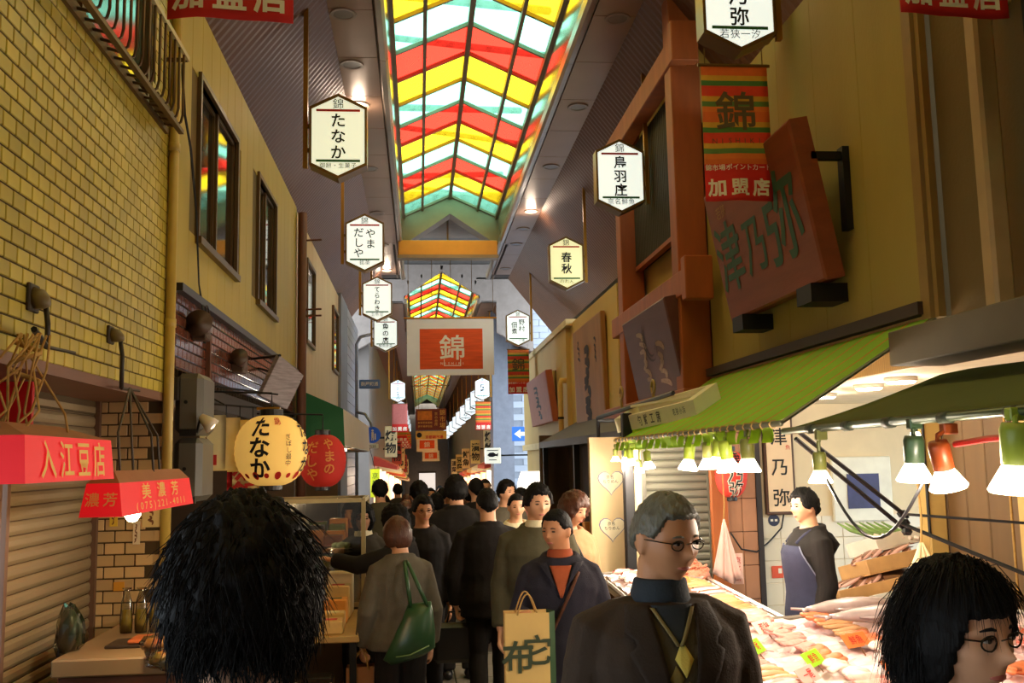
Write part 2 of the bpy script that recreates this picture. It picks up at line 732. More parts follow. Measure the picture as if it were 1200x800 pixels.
struct('trim_3', MB().box(XL - .1, XL + .03, 6.07, 11.95, 2.2, 2.34), M('dark_beam', (44, 34, 28), .6), 'dark shop beam below the tile band')
# shop interior behind the lanterns (left)
mb = MB()
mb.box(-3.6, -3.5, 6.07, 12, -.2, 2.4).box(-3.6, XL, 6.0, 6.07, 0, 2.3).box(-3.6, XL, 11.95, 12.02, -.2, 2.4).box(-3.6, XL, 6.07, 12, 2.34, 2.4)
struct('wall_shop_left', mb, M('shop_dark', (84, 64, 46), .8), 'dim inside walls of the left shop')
# brown pipe between the second and third buildings
t = thing('rusty_pipe', (-1.42, 11.95, 0), 'rust brown vertical pipe between yellow siding and beige wall', 'pipe')
MB().tube([(-1.42, 11.95, -.1), (-1.42, 11.95, 4.9)], .055, 10).build('pipe', M('rust', (96, 56, 36), .6, .2), t, True)
for z in (3.6, 3.68, 4.55):
    MB().tube([(-1.42, 11.95, z), (-1.18, 11.9, z)], .012, 6).build('bracket', M('rust', (96, 56, 36)), t)

# ---------------------------------------------------------------- left wall 3: beige, then concrete column and crossing
m_beige = M('beige_siding', (206, 180, 132), .6, .06, 2)
mb = MB().box(-1.9, XL - .006, 12.02, 18.3, 2.25, 4.95)
wl3 = struct('wall_left_beige', mb, M('beige_gap', (132, 112, 80), .8), 'pale beige siding wall further down the left side')
y = 12.03
while y < 18.2:
    MB().bevbox(XL - .01, XL, y + .004, y + .446, 2.27, 4.94, .002).build('siding_panel', m_beige, wl3)
    y += .45
for a, b in ((13.0, 13.9), (17.0, 18.0)):
    t = bpy.data.objects.new('window_%d' % (3 if a < 14 else 4), None)
    COL.objects.link(t)
    t.location = (XL, a, 3.4)
    ORG[t] = Vector(t.location)
    t['kind'] = 'structure'
    t['label'] = ('first' if a < 14 else 'second') + ' narrow window in the beige wall'
    MB().box(XL, XL + .012, a, b, 3.45, 4.5).build('pane', m_wgl, t)
    f = MB().box(XL, XL + .04, a - .05, a, 3.4, 4.55).box(XL, XL + .04, b, b + .05, 3.4, 4.55).box(XL, XL + .04, a, b, 3.4, 3.45).box(XL, XL + .04, a, b, 4.5, 4.55)
    f.build('frame', m_wfr, t)
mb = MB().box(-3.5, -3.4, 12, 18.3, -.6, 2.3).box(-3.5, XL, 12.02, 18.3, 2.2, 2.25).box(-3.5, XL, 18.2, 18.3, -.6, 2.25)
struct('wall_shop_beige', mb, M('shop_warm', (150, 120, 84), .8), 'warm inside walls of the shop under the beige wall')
m_conc = M('concrete_daylight_blue', (128, 130, 138), .7, .08, 3)  # grey concrete tinted with the blue daylight of the crossing
struct('wall_left_column', MB().box(-1.9, XL + .05, 18.3, 20.0, -.6, 5.0), m_conc, 'grey concrete column on the left by the crossing')
mb = MB().box(-2.2, XL - .02, 20.0, 24.6, -.6, 5.0)
wlg = struct('wall_left_grey', mb, M('grey_joint', (96, 96, 104), .7), 'grey tiled wall on the left by the crossing')
m_gt = M('grey_tile', (142, 144, 156), .4, .06, 3, rnd=.1)  # grey tile with a little of the blue daylight in it
me = MB().bevbox(-.02, 0, -.19, .19, -.095, .095, .004).mesh('tile', m_gt)
for r in range(28):
    for c in range(10):
        y = 20.3 + c * .4 + (.2 if r % 2 else 0)
        if y < 24.4:
            piece('tile', me, wlg, (XL, y, -.4 + r * .2))
# ---------------------------------------------------------------- far buildings beyond the crossing
m_far = M('far_wall', (112, 104, 100), .7, .12, 1.5)
mb = MB().box(-2.4, -1.45, 28.6, 100, -3.3, 6.6)
struct('wall_far_left', mb, m_far, 'dim upper walls of the far arcade on the left')
mb = MB().box(2.95, 4.0, 31, 100, -3.3, 6.6)
struct('wall_far_right', mb, m_far, 'dim upper walls of the far arcade on the right')
struct('wall_far_column', MB().box(2.3, 2.95, 30, 31.2, -1, 6.6), M('column_daylight_blue', (122, 126, 140), .6), 'grey corner column coloured with blue daylight beyond the crossing')  # blue side street daylight painted into the grey
mb = MB().box(2.95, 9, 30.3, 30.6, -1, 8)
wfb = struct('wall_far_pale', mb, M('pale_joint', (140, 146, 158), .7), 'pale tiled building coloured with blue daylight across the side street')
m_pt = M('pale_tile', (176, 184, 200), .4, .05, 3, rnd=.08)  # tile colour includes the bluish daylight on this wall
me = MB().bevbox(-.29, .29, -.02, 0, -.095, .095, .004).mesh('tile', m_pt)
for r in range(36):
    for c in range(7):
        piece('tile', me, wfb, (3.25 + c * .6 + (.3 if r % 2 else 0), 30.3, -.5 + r * .2))
struct('wall_end', MB().box(-2.4, 4, 99, 99.5, -4, 8), M('end_wall', (150, 130, 112), .8), 'far end of the market street')
struct('wall_back_blocker', MB().box(-6, 8, -6.2, -6, -1, 8), M('light_blocker', (70, 60, 50), .8), 'added wall behind the viewer that shuts out daylight')  # unseen wall added to stop sky light flooding in from behind

# ---------------------------------------------------------------- right wall: stucco above the fish shop
m_stuc = M('ochre_stucco', (166, 144, 66), .75, .12, 1.6, stretch=(1, 1, .35), bump=.2, bscale=60)
mb = MB().box(XR + .01, XR + .3, 4.92, 9.05, 2.52, 5.0)
wr = struct('wall_right', mb, M('stucco_gap', (104, 84, 42), .8), 'ochre stucco wall above the fish stall awning')
yy = [4.93, 5.55, 6.2, 6.85, 7.5, 8.15, 8.75]
for a, b in zip(yy, yy[1:]):
    MB().bevbox(XR - .004, XR + .012, a + .002, b - .002, 2.52, 5.0, .002).build('stucco_panel', m_stuc, wr)
struct('trim_4', MB().box(XR - .04, XR + .02, 4.83, 4.92, 2.5, 5.0).box(XR - .02, XR + .02, 4.78, 4.82, 2.5, 5), M('stucco_trim', (150, 118, 58), .6), 'vertical corner moulding of the stucco wall')
struct('wall_right_near', MB().box(XR + .06, XR + .3, -4, 4.8, 2.3, 5.6), M('olive_stucco', (112, 90, 48), .8, .12, 1.5, bump=.2), 'darker olive wall at the right edge')  # plain colour, darker than the stucco next to it
t = thing('drain_pipe', (2.66, 4.13, 2.3), 'beige square drain pipe on the darker olive wall at the right edge', 'pipe')
MB().bevbox(2.61, 2.71, 4.08, 4.18, 2.35, 5.6, .015).build('pipe', M('pipe_beige', (178, 146, 92), .5), t)
MB().box(2.7, 2.82, 4.09, 4.17, 3.9, 3.95).build('bracket', M('pipe_beige', (178, 146, 92)), t)
struct('wall_right_dark', MB().box(2.76, 2.84, -4, 3.95, 2.4, 5.6), M('dark_green_plain', (34, 36, 26), .8), 'dark wall beyond the drain pipe')  # plain dark green slab along the wall
# fish shop interior
m_wt = M('white_tile', (228, 216, 190), .25, .04, 3, rnd=.05)
mb = MB().box(2.0, 2.76, 8.82, 9.0, -.2, 1.96).box(2.76, 6.2, 8.82, 9.0, -.2, 2.6)
wsb = struct('wall_shop_back', mb, M('plaster_cream', (226, 206, 168), .8, .05), 'cream plaster back wall of the fish shop with white tiles below')
me = MB().bevbox(-.098, .098, -.012, 0, -.098, .098, .003).mesh('tile', m_wt)
for r in range(6):
    for c in range(9):
        piece('tile', me, wsb, (3.23 + c * .2, 8.82, .12 + r * .2))
struct("wall_shop_right", MB().box(3.9, 4.1, -2, 7.15, -.2, 2.5), M('shop_brown', (120, 88, 50), .7), 'brown inside wall of the fish shop')
struct('ceiling_shop', MB().box(2.76, 6.2, -2, 8.82, 2.26, 2.32), M('shop_ceiling', (232, 220, 190), .8), 'white ceiling of the fish shop')
# box gutter in front of the second awning
m_box = M('gutter_box', (92, 78, 50), .6, .1)
t = thing('box_gutter', (2.5, 1, 2.2), 'dull brown sheet metal box gutter above the dark awning', 'gutter')
for a, b in ((-2, 2.4), (2.405, 3.6), (3.605, 4.80)):
    MB().bevbox(2.45, 2.75, a, b, 2.24, 2.42, .006).build('gutter_section', m_box, t)

# ---------------------------------------------------------------- lattice house (right)
m_wood = M('red_brown_wood', (166, 88, 38), .5, .18, 3, stretch=(3, 3, .6))
struct('wall_right_lattice', MB().box(XR + .02, XR + .3, 9.0, 13.0, 2.3, 6.3), M('ochre_plaster', (176, 144, 66), .8, .1, 1.5), 'ochre plaster wall behind the timber lattice')
t = thing('timber_frame', (2.6, 10, 2.3), 'red brown timber posts and beams framing the dark lattice window', 'timber frame')
MB().bevbox(2.46, 2.75, 8.78, 9.02, 2.2, 6.4, .01).build('post', m_wood, t)
MB().bevbox(2.46, 2.74, 11.3, 11.55, 2.2, 5.75, .01).build('post', m_wood, t)
MB().bevbox(2.44, 2.62, 8.6, 12.0, 5.56, 5.82, .01).build('beam', m_wood, t)
MB().bevbox(2.44, 2.62, 8.4, 11.9, 3.28, 3.52, .01).build('beam', m_wood, t)
MB().bevbox(2.40, 2.66, 8.36, 8.5, 3.2, 3.6, .01).build('beam_end', m_wood, t)
MB().bevbox(2.40, 2.66, 8.5, 8.62, 5.5, 5.9, .01).build('beam_end', m_wood, t)
MB().bevbox(2.44, 2.62, 8.7, 12.6, 2.2, 2.42, .01).build('beam', m_wood, t)
t = thing('lattice_window', (2.7, 10, 4.1), 'dark vertical slat lattice window between the timber posts', 'lattice')
MB().box(2.69, 2.76, 9.02, 11.3, 4.05, 5.56).build('backing', M('lattice_void', (26, 24, 18), .9), t)
me = MB().bevbox(-.02, .02, -.014, .014, 0, 1.5, .003).mesh('slat', M('lattice_slat', (66, 60, 40), .6, .15))
y = 9.06
while y < 11.3:
    piece('slat', me, t, (2.66, y, 4.06))
    y += .062
MB().box(2.63, 2.70, 9.02, 11.3, 4.02, 4.07).build('rail', m_wood, t)
# yellow houses beyond
m_ycream = M('yellow_cream', (214, 180, 96), .7, .06, 1.5)
m_yel2 = M('yellow_cream2', (206, 174, 104), .7, .06, 1.5)
struct('wall_right_cream', MB().box(XR, XR + .5, 13.0, 17.2, 2.2, 4.2), m_ycream, 'yellow cream wall carrying a tall wooden sign')
struct('wall_right_far', MB().box(XR - .08, XR + .5, 17.2, 24.4, 2.1, 4.15).box(XR - .02, XR + .3, 18, 24.4, -.6, 2.1), m_yel2, 'pale yellow house wall ending at the crossing')
struct('trim_5', MB().box(XR - .12, XR + .4, 16.9, 24.5, 4.15, 4.27), M('cream_trim', (224, 200, 140), .6), 'cream parapet cap of the far yellow house')
struct('trim_6', MB().box(XR - .14, XR + .2, 17.2, 24.4, 2.0, 2.14), M('cream_trim', (224, 200, 140), .6), 'cream ledge below the far yellow house wall')
t = bpy.data.objects.new('window_5', None)
COL.objects.link(t)
t.location = (XR - .1, 19, 3)
ORG[t] = Vector(t.location)
t['kind'] = 'structure'
t['label'] = 'slatted window in the far yellow house'
MB().box(XR - .1, XR - .06, 18.5, 22, 2.55, 3.5).build('pane', M('shade_dark', (96, 78, 52), .6), t)
me = MB().box(-.02, .02, -.04, .04, 0, .95).mesh('slat', m_yel2)
for k in range(11):
    piece('slat', me, t, (XR - .12, 18.6 + k * .33, 2.55))

# ---------------------------------------------------------------- arcade roof
m_sof = M('soffit_panel', (158, 124, 102), .35, .06, 2, metal=.2)
m_sofj = M('soffit_joint', (70, 60, 54), .7)
m_frame = M('roof_frame', (136, 116, 92), .45, .08, metal=.2)
m_gut = M('gutter_metal', (150, 136, 122), .3, .08, metal=.5)
m_corr = M('corrugated_brown', (112, 74, 50), .5, .1, 2, metal=.2)
ZS = 6.45


def arcade(tag, y0, y1, g0, g1, first):
    """one length of arcade roof; glass from g0 to g1"""
    sides = []
    for sgn, lab in ((-1, 'left'), (1, 'right')):
        xa, xb = XC + sgn * 1.16, XC + sgn * 1.62       # gutter edge, soffit edge
        a, b = min(xa, xb), max(xa, xb)
        root = struct('ceiling_soffit_' + lab + tag, MB().box(a, b, y0, y1, ZS + .012, ZS + .04), m_sofj, 'panelled soffit with downlights on the ' + lab + (' of the near roof' if first else ' of the far roof'))
        k = int((y1 - y0) / 1.2)
        if first:
            me = MB().bevbox(-(b - a) / 2, (b - a) / 2, -.595, .595, 0, .014, .003).mesh('soffit_panel', m_sof)
            for i in range(k):
                piece('soffit_panel', me, root, ((a + b) / 2, y0 + .6 + i * 1.2, ZS))
        else:
            mb = MB()
            for i in range(k):
                mb.box(a, b, y0 + i * 1.2 + .005, y0 + i * 1.2 + 1.195, ZS, ZS + .014)
            mb.build('soffit_panel', m_sof, root)
        # sloping corrugated apron: rounded ribs
        x2 = XC + sgn * 2.80
        mb = MB()
        nv = int((y1 - y0) / .06)
        d = Vector((x2 - xb, 0, 4.95 - ZS))
        nn = Vector((-sgn * 1.5, 0, -1.15)).normalized()

        def fn(u, v):
            yv = y0 + (y1 - y0) * v
            return Vector((xb, yv, ZS)) + d * u + nn * (.008 * (round(v * (nv - 1)) % 2))
        mb.grid(2, nv, fn)
        struct('ceiling_apron_' + lab + tag, mb, m_corr, 'brown corrugated apron sloping down on the ' + lab + (' of the near roof' if first else ' of the far roof'))
        # gutter: long rounded section with joints
        gt = thing('gutter', (xa, y0, ZS), 'rounded metal gutter along the skylight, ' + lab + ' side of the ' + ('near' if first else 'far') + ' roof', 'gutter')
        y = y0
        while y < y1 - .1:
            L = min(2.4, y1 - y)
            mb = MB()
            pr = [(0, .12), (0, .02), (.03, -.03), (.09, -.04), (.12, 0), (.12, .12)]
            mb.prism([(-sgn * p, q) for p, q in pr], (xa, y + .006, ZS), (1, 0, 0), (0, 0, 1), (0, L - .012, 0))
            mb.build('gutter_length', m_gut, gt)
            y += L
        # upstand beside the glass: glossy metal that mirrors the coloured panes
        mb = MB()
        x1g, x2g = XC + sgn * 1.10, XC + sgn * 1.0
        mb.add([(x1g, y0, ZS + .1), (x1g, g1 + .1, ZS + .1), (x2g, g1 + .1, 7.1), (x2g, y0, 7.1)], [(0, 1, 2, 3)])
        mb.add([(x1g + sgn * .02, y0, ZS + .1), (x1g + sgn * .02, g1 + .1, ZS + .1), (x2g + sgn * .02, g1 + .1, 7.1), (x2g + sgn * .02, y0, 7.1)], [(0, 1, 2, 3)])
        struct('trim_upstand_' + lab + tag, mb, M('upstand_gloss', (190, 186, 176), .12, .03, metal=.85), 'shiny upstand below the glass on the ' + lab + (' of the near roof' if first else ' of the far roof'))
    # skylight
    ze, zr, hw = 7.1, 7.55, 1.0
    sk = thing('skylight', (XC, g0, ze), ('near' if first else 'far') + ' gabled skylight of red, yellow and green glass panes', 'skylight')
    cols = [M2['yellow'], M2['teal'], M2['red']]
    row = .93
    n = int((g1 - g0) / row)
    inner = .6
    for sgn in (-1, 1):
        def pt(u, y):
            return Vector((XC + sgn * hw * u, y, zr + (ze - zr) * u))
        sl = Vector((sgn * hw, 0, ze - zr)).normalized()
        for i in range(n):
            ya = g1 - (i + 1) * row
            yb = g1 - i * row
            for (u0, u1) in ((.0, inner), (inner, 1.0)):
                mb = MB()
                e = .012
                mb.add([pt(u0, ya + e), pt(u1, ya + e), pt(u1, yb - e), pt(u0, yb - e)], [(0, 1, 2, 3)])
                k = (1 - i) % 3
                pm = mb.build('pane', cols[k], sk)
    # glazing bars
    def bar(p, q, w, h, name):
        p, q = Vector(p), Vector(q)
        d = (q - p)
        L = d.length
        d.normalize()
        s = d.cross(Vector((0, 0, 1))).normalized()
        u = s.cross(d)
        MB().prism([(-w / 2, -h), (w / 2, -h), (w / 2, .01), (-w / 2, .01)], p, s, u, d * L).build(name, m_frame, sk)
    bar((XC, y0, zr), (XC, g1 + .05, zr), .07, .1, 'ridge_bar')
    for sgn in (-1, 1):
        for u in (inner, 1.0):
            bar((XC + sgn * hw * u, y0, zr + (ze - zr) * u), (XC + sgn * hw * u, g1 + .05, zr + (ze - zr) * u), .05, .09, 'long_bar')
        for i in range(n + 1):
            y = g1 - i * row
            bar((XC, y, zr), (XC + sgn * hw, y, ze), .04, .045, 'cross_bar')
    # gable closing piece at the far end
    mb = MB().prism([(-1.1, ze - .65 - ZS), (-1.1, ze - .02 - ZS), (0, zr - .02 - ZS), (1.1, ze - .02 - ZS), (1.1, ze - .65 - ZS), (1.0, ze - .65 - ZS), (0, zr - .42 - ZS), (-1.0, ze - .65 - ZS)], (XC, g1 + .03, ZS), (1, 0, 0), (0, 0, 1), (0, .5, 0))
    mb.build('gable', m_frame, sk)
    # crosswise roof steel above the glass, seen through it
    rb = M('roof_steel', (60, 40, 30), .6)
    for i in range(0, int(g1 - g0), 4):
        y = g0 + 1.2 + i
        MB().tube([(XC - 1.2, y, 7.7), (XC + 1.2, y + 1.4, 8.2)], .06, 6).build('roof_brace', rb, sk)
        MB().tube([(XC + 1.2, y + 1.8, 7.7), (XC - 1.2, y + 2.6, 8.3)], .05, 6).build('roof_brace', rb, sk)
    # dark attic behind the gable
    mb = MB().box(XC - 1.2, XC + 1.2, g1 + .04, y1 + .2, 7.56, 7.62).box(XC - 1.25, XC - 1.2, g1 + .04, y1, ZS, 7.6).box(XC + 1.2, XC + 1.25, g1 + .04, y1, ZS, 7.6)
    struct('ceiling_attic' + tag, mb, M('attic', (120, 106, 96), .7), 'grey ceiling past the end of the ' + ('near' if first else 'far') + ' skylight')


M2 = {'yellow': stained_mat('glass_yellow', (1.0, .62, .015)), 'teal': stained_mat('glass_teal', (.28, .74, .48)), 'red': stained_mat('glass_red', (.90, .035, .018))}
arcade('', -6, 24.5, -5.5, 20.5, True)
arcade('_far', 28.3, 98, 28.6, 84, False)
# roof covers outside the glass so that daylight only enters by the skylights
struct('roof', MB().box(-2.3, -.35, -6, 24.5, 7.15, 7.2).box(1.75, 3.9, -6, 24.5, 7.15, 7.2).box(-2.3, -.35, 28.3, 98, 7.15, 7.2).box(1.75, 3.9, 28.3, 98, 7.15, 7.2)
       .box(-2.4, -2.3, -6, 24.5, 4.9, 7.2).box(3.9, 4, -6, 24.5, 4.9, 7.2).box(-.35, 1.75, 84.6, 98, 7.8, 7.9).box(-2.4, 4, 24.3, 28.5, 7.62, 7.7).box(-2.4, -.5, 24.3, 24.5, 6.5, 7.7).box(1.95, 4, 24.3, 24.5, 6.5, 7.7), M('roof_sheet', (90, 86, 84), .7), 'roof decks beside the skylights')
# yellow tie beam, purple beam of the second roof
m_obeam = M('ochre_beam', (208, 142, 52), .5, .06)
t = thing('tie_beam', (XC - .08, 20.2, 6.1), 'ochre painted tie beam under the end of the near skylight', 'beam')
MB().bevbox(-.40, 1.70, 20.1, 20.3, 6.12, 6.44, .01).build('beam', m_obeam, t)
MB().box(-.42, 1.72, 20.05, 20.35, 6.05, 6.12).build('flange', m_frame, t)
MB().box(.66, .70, 21.2, 21.26, 6.4, 7.5).build('king_post', m_frame, t)
t = thing('tie_beam', (XC, 34, 6.2), 'mauve tie beam crossing below the far skylight', 'beam')
MB().bevbox(-.45, 1.75, 34, 34.2, 6.35, 6.85, .01).build('beam', M('mauve_beam', (150, 112, 104), .5), t)
# front fascia of the second roof
mb = MB().prism([(-1.62, 0), (-1.62, -.9), (-2.7, -1.5), (-2.7, 1.15), (2.7, 1.15), (2.7, -1.5), (1.62, -.9), (1.62, 0), (1.12, 0), (1.12, .2), (0, .95), (-1.12, .2), (-1.12, 0)], (XC, 28.3, ZS), (1, 0, 0), (0, 0, 1), (0, .2, 0))
struct('trim_fascia', mb, M('fascia_grey', (150, 138, 132), .6), 'grey gable fascia of the far arcade roof')
# ================================================================== SIGNS, BANNERS, LANTERNS
black = INK('black', (20, 18, 20))
red_i = INK('red', (196, 40, 34))
green_i = INK('green', (44, 110, 60))
white_i = INK('white', (236, 226, 206))
m_gold = M('gold_tube', (176, 128, 48), .3, .1, metal=.6)
m_brz = M('bronze_frame', (120, 92, 44), .35, .1, metal=.5)
HEXPOLY = [(-.275, -.29), (0, -.425), (.275, -.29), (.275, .29), (0, .425), (-.275, .29)]


def hex_sign(x, y, zc, side, top, main, small, label, emit=1.0, col=(238, 246, 236), cols2=None, s=1.0, detail=True, pole=True):
    """lit hexagonal shop sign; side = -1 pole on its left, +1 on its right"""
    t = thing('shop_sign', (x, y, zc - .43 * s), label, 'sign', 'lit hexagonal shop signs')
    d = .09 * s
    fr = [(u * s, v * s) for u, v in HEXPOLY]
    inn = [(u * s * .92, v * s * .93) for u, v in HEXPOLY]
    # rim made of six bars
    n = 6
    mb = MB()
    vs, fs = [], []
    for yy in (y - d, y + d):
        for P in (fr, inn):
            vs += [(x + u, yy, zc + v) for u, v in P]
    for i in range(n):
        j = (i + 1) % n
        fs += [(i, j, n + j, n + i), (2 * n + j, 2 * n + i, 3 * n + i, 3 * n + j), (j, i, 2 * n + i, 2 * n + j), (n + i, n + j, 3 * n + j, 3 * n + i)]
    mb.add(vs, fs)
    mb.build('housing', m_brz, t)
    fm = M('sign_face_%d_%d' % (col[0], int(emit * 100)), col, .5, 0, emit=emit)
    mb = MB().prism(inn, (x, y - d + .012, zc), (1, 0, 0), (0, 0, 1), (0, 2 * d - .024, 0))
    mb.build('panel', fm, t)
    yf = y - d + .008
    if detail:
        MB().box(x - .21 * s, x + .21 * s, yf - .002, yf + .002, zc + .245 * s, zc + .268 * s).build('red_stripe', red_i, t)
        MB().box(x - .21 * s, x + .21 * s, yf - .002, yf + .002, zc - .258 * s, zc - .235 * s).build('green_stripe', green_i, t)
        mb = MB()
        letters(mb, top, (x, yf, zc + .325 * s), (1, 0, 0), (0, 0, 1), .11 * s, .0)
        if cols2:
            letters(mb, main, (x + .085 * s, yf, zc + .06 * s), (1, 0, 0), (0, 0, 1), .15 * s, .01, 1.0, True)
            mb.build('lettering', black, t)
            mb = MB()
            letters(mb, cols2, (x - .085 * s, yf, zc - .0 * s), (1, 0, 0), (0, 0, 1), .15 * s, .01, 1.0, True)
        else:
            k = len(main)
            sz = min(.17, .45 / k)
            letters(mb, main, (x, yf, zc), (1, 0, 0), (0, 0, 1), sz * s, .02, 1.06, True)
        k = max(2, len(small))
        letters(mb, small, (x, yf, zc - .292 * s), (1, 0, 0), (0, 0, 1), min(.075, .34 / k) * s, .0, 1.05)
        mb.build('lettering', black, t)
    if pole:
        px = x + side * .32 * s
        zt = ZS if y < 24.5 else ZS
        MB().box(px - .022, px + .022, y - .022, y + .022, zc - .30 * s, zt).build('hanger_pole', m_gold, t)
        MB().box(min(px, x + side * .27 * s), max(px, x + side * .27 * s), y - .015, y + .015, zc + .1, zc + .14).build('bracket', m_brz, t)
        MB().box(min(px, x + side * .27 * s), max(px, x + side * .27 * s), y - .015, y + .015, zc - .14, zc - .1).build('bracket', m_brz, t)
        MB().lathe([(.06, 0), (.06, .02), (.03, .03)], (px, y, ZS - .032), 10).build('ceiling_cup', m_brz, t)
    return t


XSL, XSR = -.752, 2.30
hex_sign(XSL, 9.2, 4.93, -1, '錦', 'たなか', '御餅・生菓子', 'cream lit hexagonal sign with three hiragana, nearest on the left', .8, (232, 236, 206))
hex_sign(XSL, 13.8, 4.93, -1, '錦', 'やま', '銘茶', 'lit hexagonal sign with two columns of hiragana, second on the left', .85, cols2='だしや')
hex_sign(XSL, 18.0, 4.82, -1, '錦', 'てらわき', '五色豆', 'lit hexagonal sign with thin vertical writing, third on the left', .85)
hex_sign(XSL + .02, 22.0, 4.70, -1, '錦', '魚の店', '鮮魚食品', 'lit hexagonal sign partly behind another, fourth on the left', .85)
hex_sign(XSR + .06, 6.6, 5.14, 1, '錦', '津乃弥', '若狭一汐', 'large lit hexagonal sign at the top edge, nearest on the right', .9)
hex_sign(XSR - .03, 10.4, 4.92, 1, '錦', '鳥羽庄', '京名鮮魚', 'white lit hexagonal sign beside the lattice window, second on the right', .9)
hex_sign(XSR + .03, 14.8, 4.84, 1, '錦', '春秋', 'のれん', 'yellowish lit hexagonal sign with two big characters, third on the right', .7, (232, 228, 170))
hex_sign(XSR, 22.0, 4.80, 1, '錦', '野村', 'つくだ煮', 'lit hexagonal sign with two columns of characters near the crossing on the right', .85, cols2='佃煮')
# far arcade signs, both sides
hex_sign(-.63, 30.0, 3.96, -1, '錦', 'こころ', '京都', 'bluish lit hexagonal sign above the pink banner, first beyond the crossing on the left', 1.0, (222, 238, 250), s=.85)
hex_sign(1.98, 30.0, 3.99, 1, '錦', '薩摩', '京都', 'bluish lit hexagonal sign with two characters, first beyond the crossing on the right', 1.0, (222, 238, 250), s=.85)
R_far = [(35, 'second'), (39, 'third'), (44, 'fourth'), (49, 'fifth'), (54, 'sixth'), (60, 'seventh'), (67, 'eighth'), (75, 'ninth')]
for y, nm in R_far:
    hex_sign(2.12, y, 3.98 - .004 * (y - 35), 1, '錦', '一心', '京', 'small glowing hexagonal sign in the far right row, ' + nm + ' beyond the crossing', 1.1, (222, 238, 250), detail=(y < 45), s=.95)
for y, nm in R_far[1:6]:
    hex_sign(-.70, y, 3.85, -1, '錦', '一', '京', 'small glowing hexagonal sign in the far left row, ' + nm + ' beyond the crossing', 1.1, (222, 238, 250), detail=False, s=.85)


# ---------------------------------------------------------------- cloth banners
def wavy(x0, z0, w, h, y, amp, ph):
    def fn(x, z):
        u = (x - x0) / w
        v = (z0 - z) / h
        return y + amp * v * math.sin(u * 5 + ph + v * 2.0) + amp * .4 * math.sin(u * 11 + ph * 2) * v
    return fn


def banner(x0, z0, w, h, y, label, name='point_card_banner', pink=False, ph=0.0, full=True, s=1.0, grp='market point card banners'):
    """striped cloth banner with a red foot and white lettering; x0,z0 = top left corner"""
    t = thing(name, (x0 + w / 2, y, z0 - h), label, 'banner', grp)
    fy = wavy(x0, z0, w, h, y, .018, ph)
    nr = 26
    stripes = [(214, 104, 40), (206, 160, 50), (70, 120, 52), (214, 60, 34), (206, 160, 50), (90, 128, 60), (220, 118, 44)]
    mats = [M('cloth_%d' % i, c, .8, .08, 20) for i, c in enumerate(stripes)] + [M('cloth_red', (206, 34, 26), .75, .06)]
    if pink:
        mats = [M('cloth_pink', (196, 110, 104), .8, .12, 30)] * 7 + [mats[-1]]
    nu = 9
    split = .70
    mb = MB().grid(nu, nr + 1, lambda u, v: (x0 + w * u, fy(x0 + w * u, z0 - h * v), z0 - h * v))
    mb.mi = [7 if (q // (nu - 1)) / nr >= split else ((q // (nu - 1)) * 7 // 9) % 7 for q in range(len(mb.f))]
    o = mb.build('cloth', mats, t, True)
    sd = o.modifiers.new('thickness', 'SOLIDIFY')
    sd.thickness = .003
    def flat(fn2, nm, mat):
        l = MB()
        fn2(l)
        l.v = [(a, fy(a, c) - .006, c) for a, b, c in l.v]
        if l.v:
            l.build(nm, mat, t)
    cx = x0 + w / 2
    if full:
        flat(lambda l: letters(l, '錦', (cx, 0, z0 - h * .34), (1, 0, 0), (0, 0, 1), w * .62, .015), 'emblem', INK('olive', (88, 74, 40)))
        flat(lambda l: letters(l, 'NISHIKI', (cx, 0, z0 - h * .56), (1, 0, 0), (0, 0, 1), w * .11, .0), 'romaji', INK('olive', (88, 74, 40)))
        flat(lambda l: letters(l, '錦市場ポイントカード', (cx, 0, z0 - h * .755), (1, 0, 0), (0, 0, 1), w * .098, .012), 'small_lettering', white_i)
    flat(lambda l: letters(l, '加盟店', (cx, 0, z0 - h * .90), (1, 0, 0), (0, 0, 1), w * .27, .03, 1.2), 'lettering', white_i)
    MB().tube([(x0 - .02, y, z0), (x0 + w + .02, y, z0)], .012, 8).build('rod', m_brz, t)
    for xx in (x0 + .03, x0 + w - .03):
        MB().tube([(xx, y, z0), (xx, y, z0 + .12)], .004, 5).build('cord', m_brz, t)
    return t


banner(1.95, 4.466, .467, .96, 6.2, 'striped cloth banner with red foot hanging in front of the big wooden sign')
banner(-1.02, 4.66, .51, 1.03, 3.9, 'red foot of a hanging cloth banner at the top left edge', ph=1.0)
banner(2.03, 4.66, .50, 1.03, 3.70, 'red foot of a hanging cloth banner at the top right edge', ph=2.2)
banner(2.05, 4.31, .495, 1.03, 22.0, 'small striped banner with red foot hanging by the crossing on the right', ph=.5)
banner(-.82, 3.57, .48, .86, 30.0, 'pink cloth banner under the first far sign on the left', pink=True, full=False, ph=.3)
banner(1.76, 3.60, .48, .88, 30.0, 'faded striped banner with red foot under the first far sign on the right', full=False, ph=1.3)
for k, y in enumerate((39, 44, 49, 54, 60)):
    banner(-.94, 3.44 - .004 * k, .48, .86, y, 'small red banner in the far left row, %s beyond the pink banner' % ['first', 'second', 'third', 'fourth', 'fifth', 'sixth'][k], full=False, ph=k, pink=False)

# big centre flag
t = thing('market_flag', (.685, 20.3, 3.58), 'white cloth flag with orange panel and white emblem under the tie beam', 'flag')
fy = wavy(-.235, 4.77, 1.84, 1.20, 20.3, .03, .7)


def warp(l, off):
    l.v = [(a, fy(a, c) - off, c) for a, b, c in l.v]
    return l


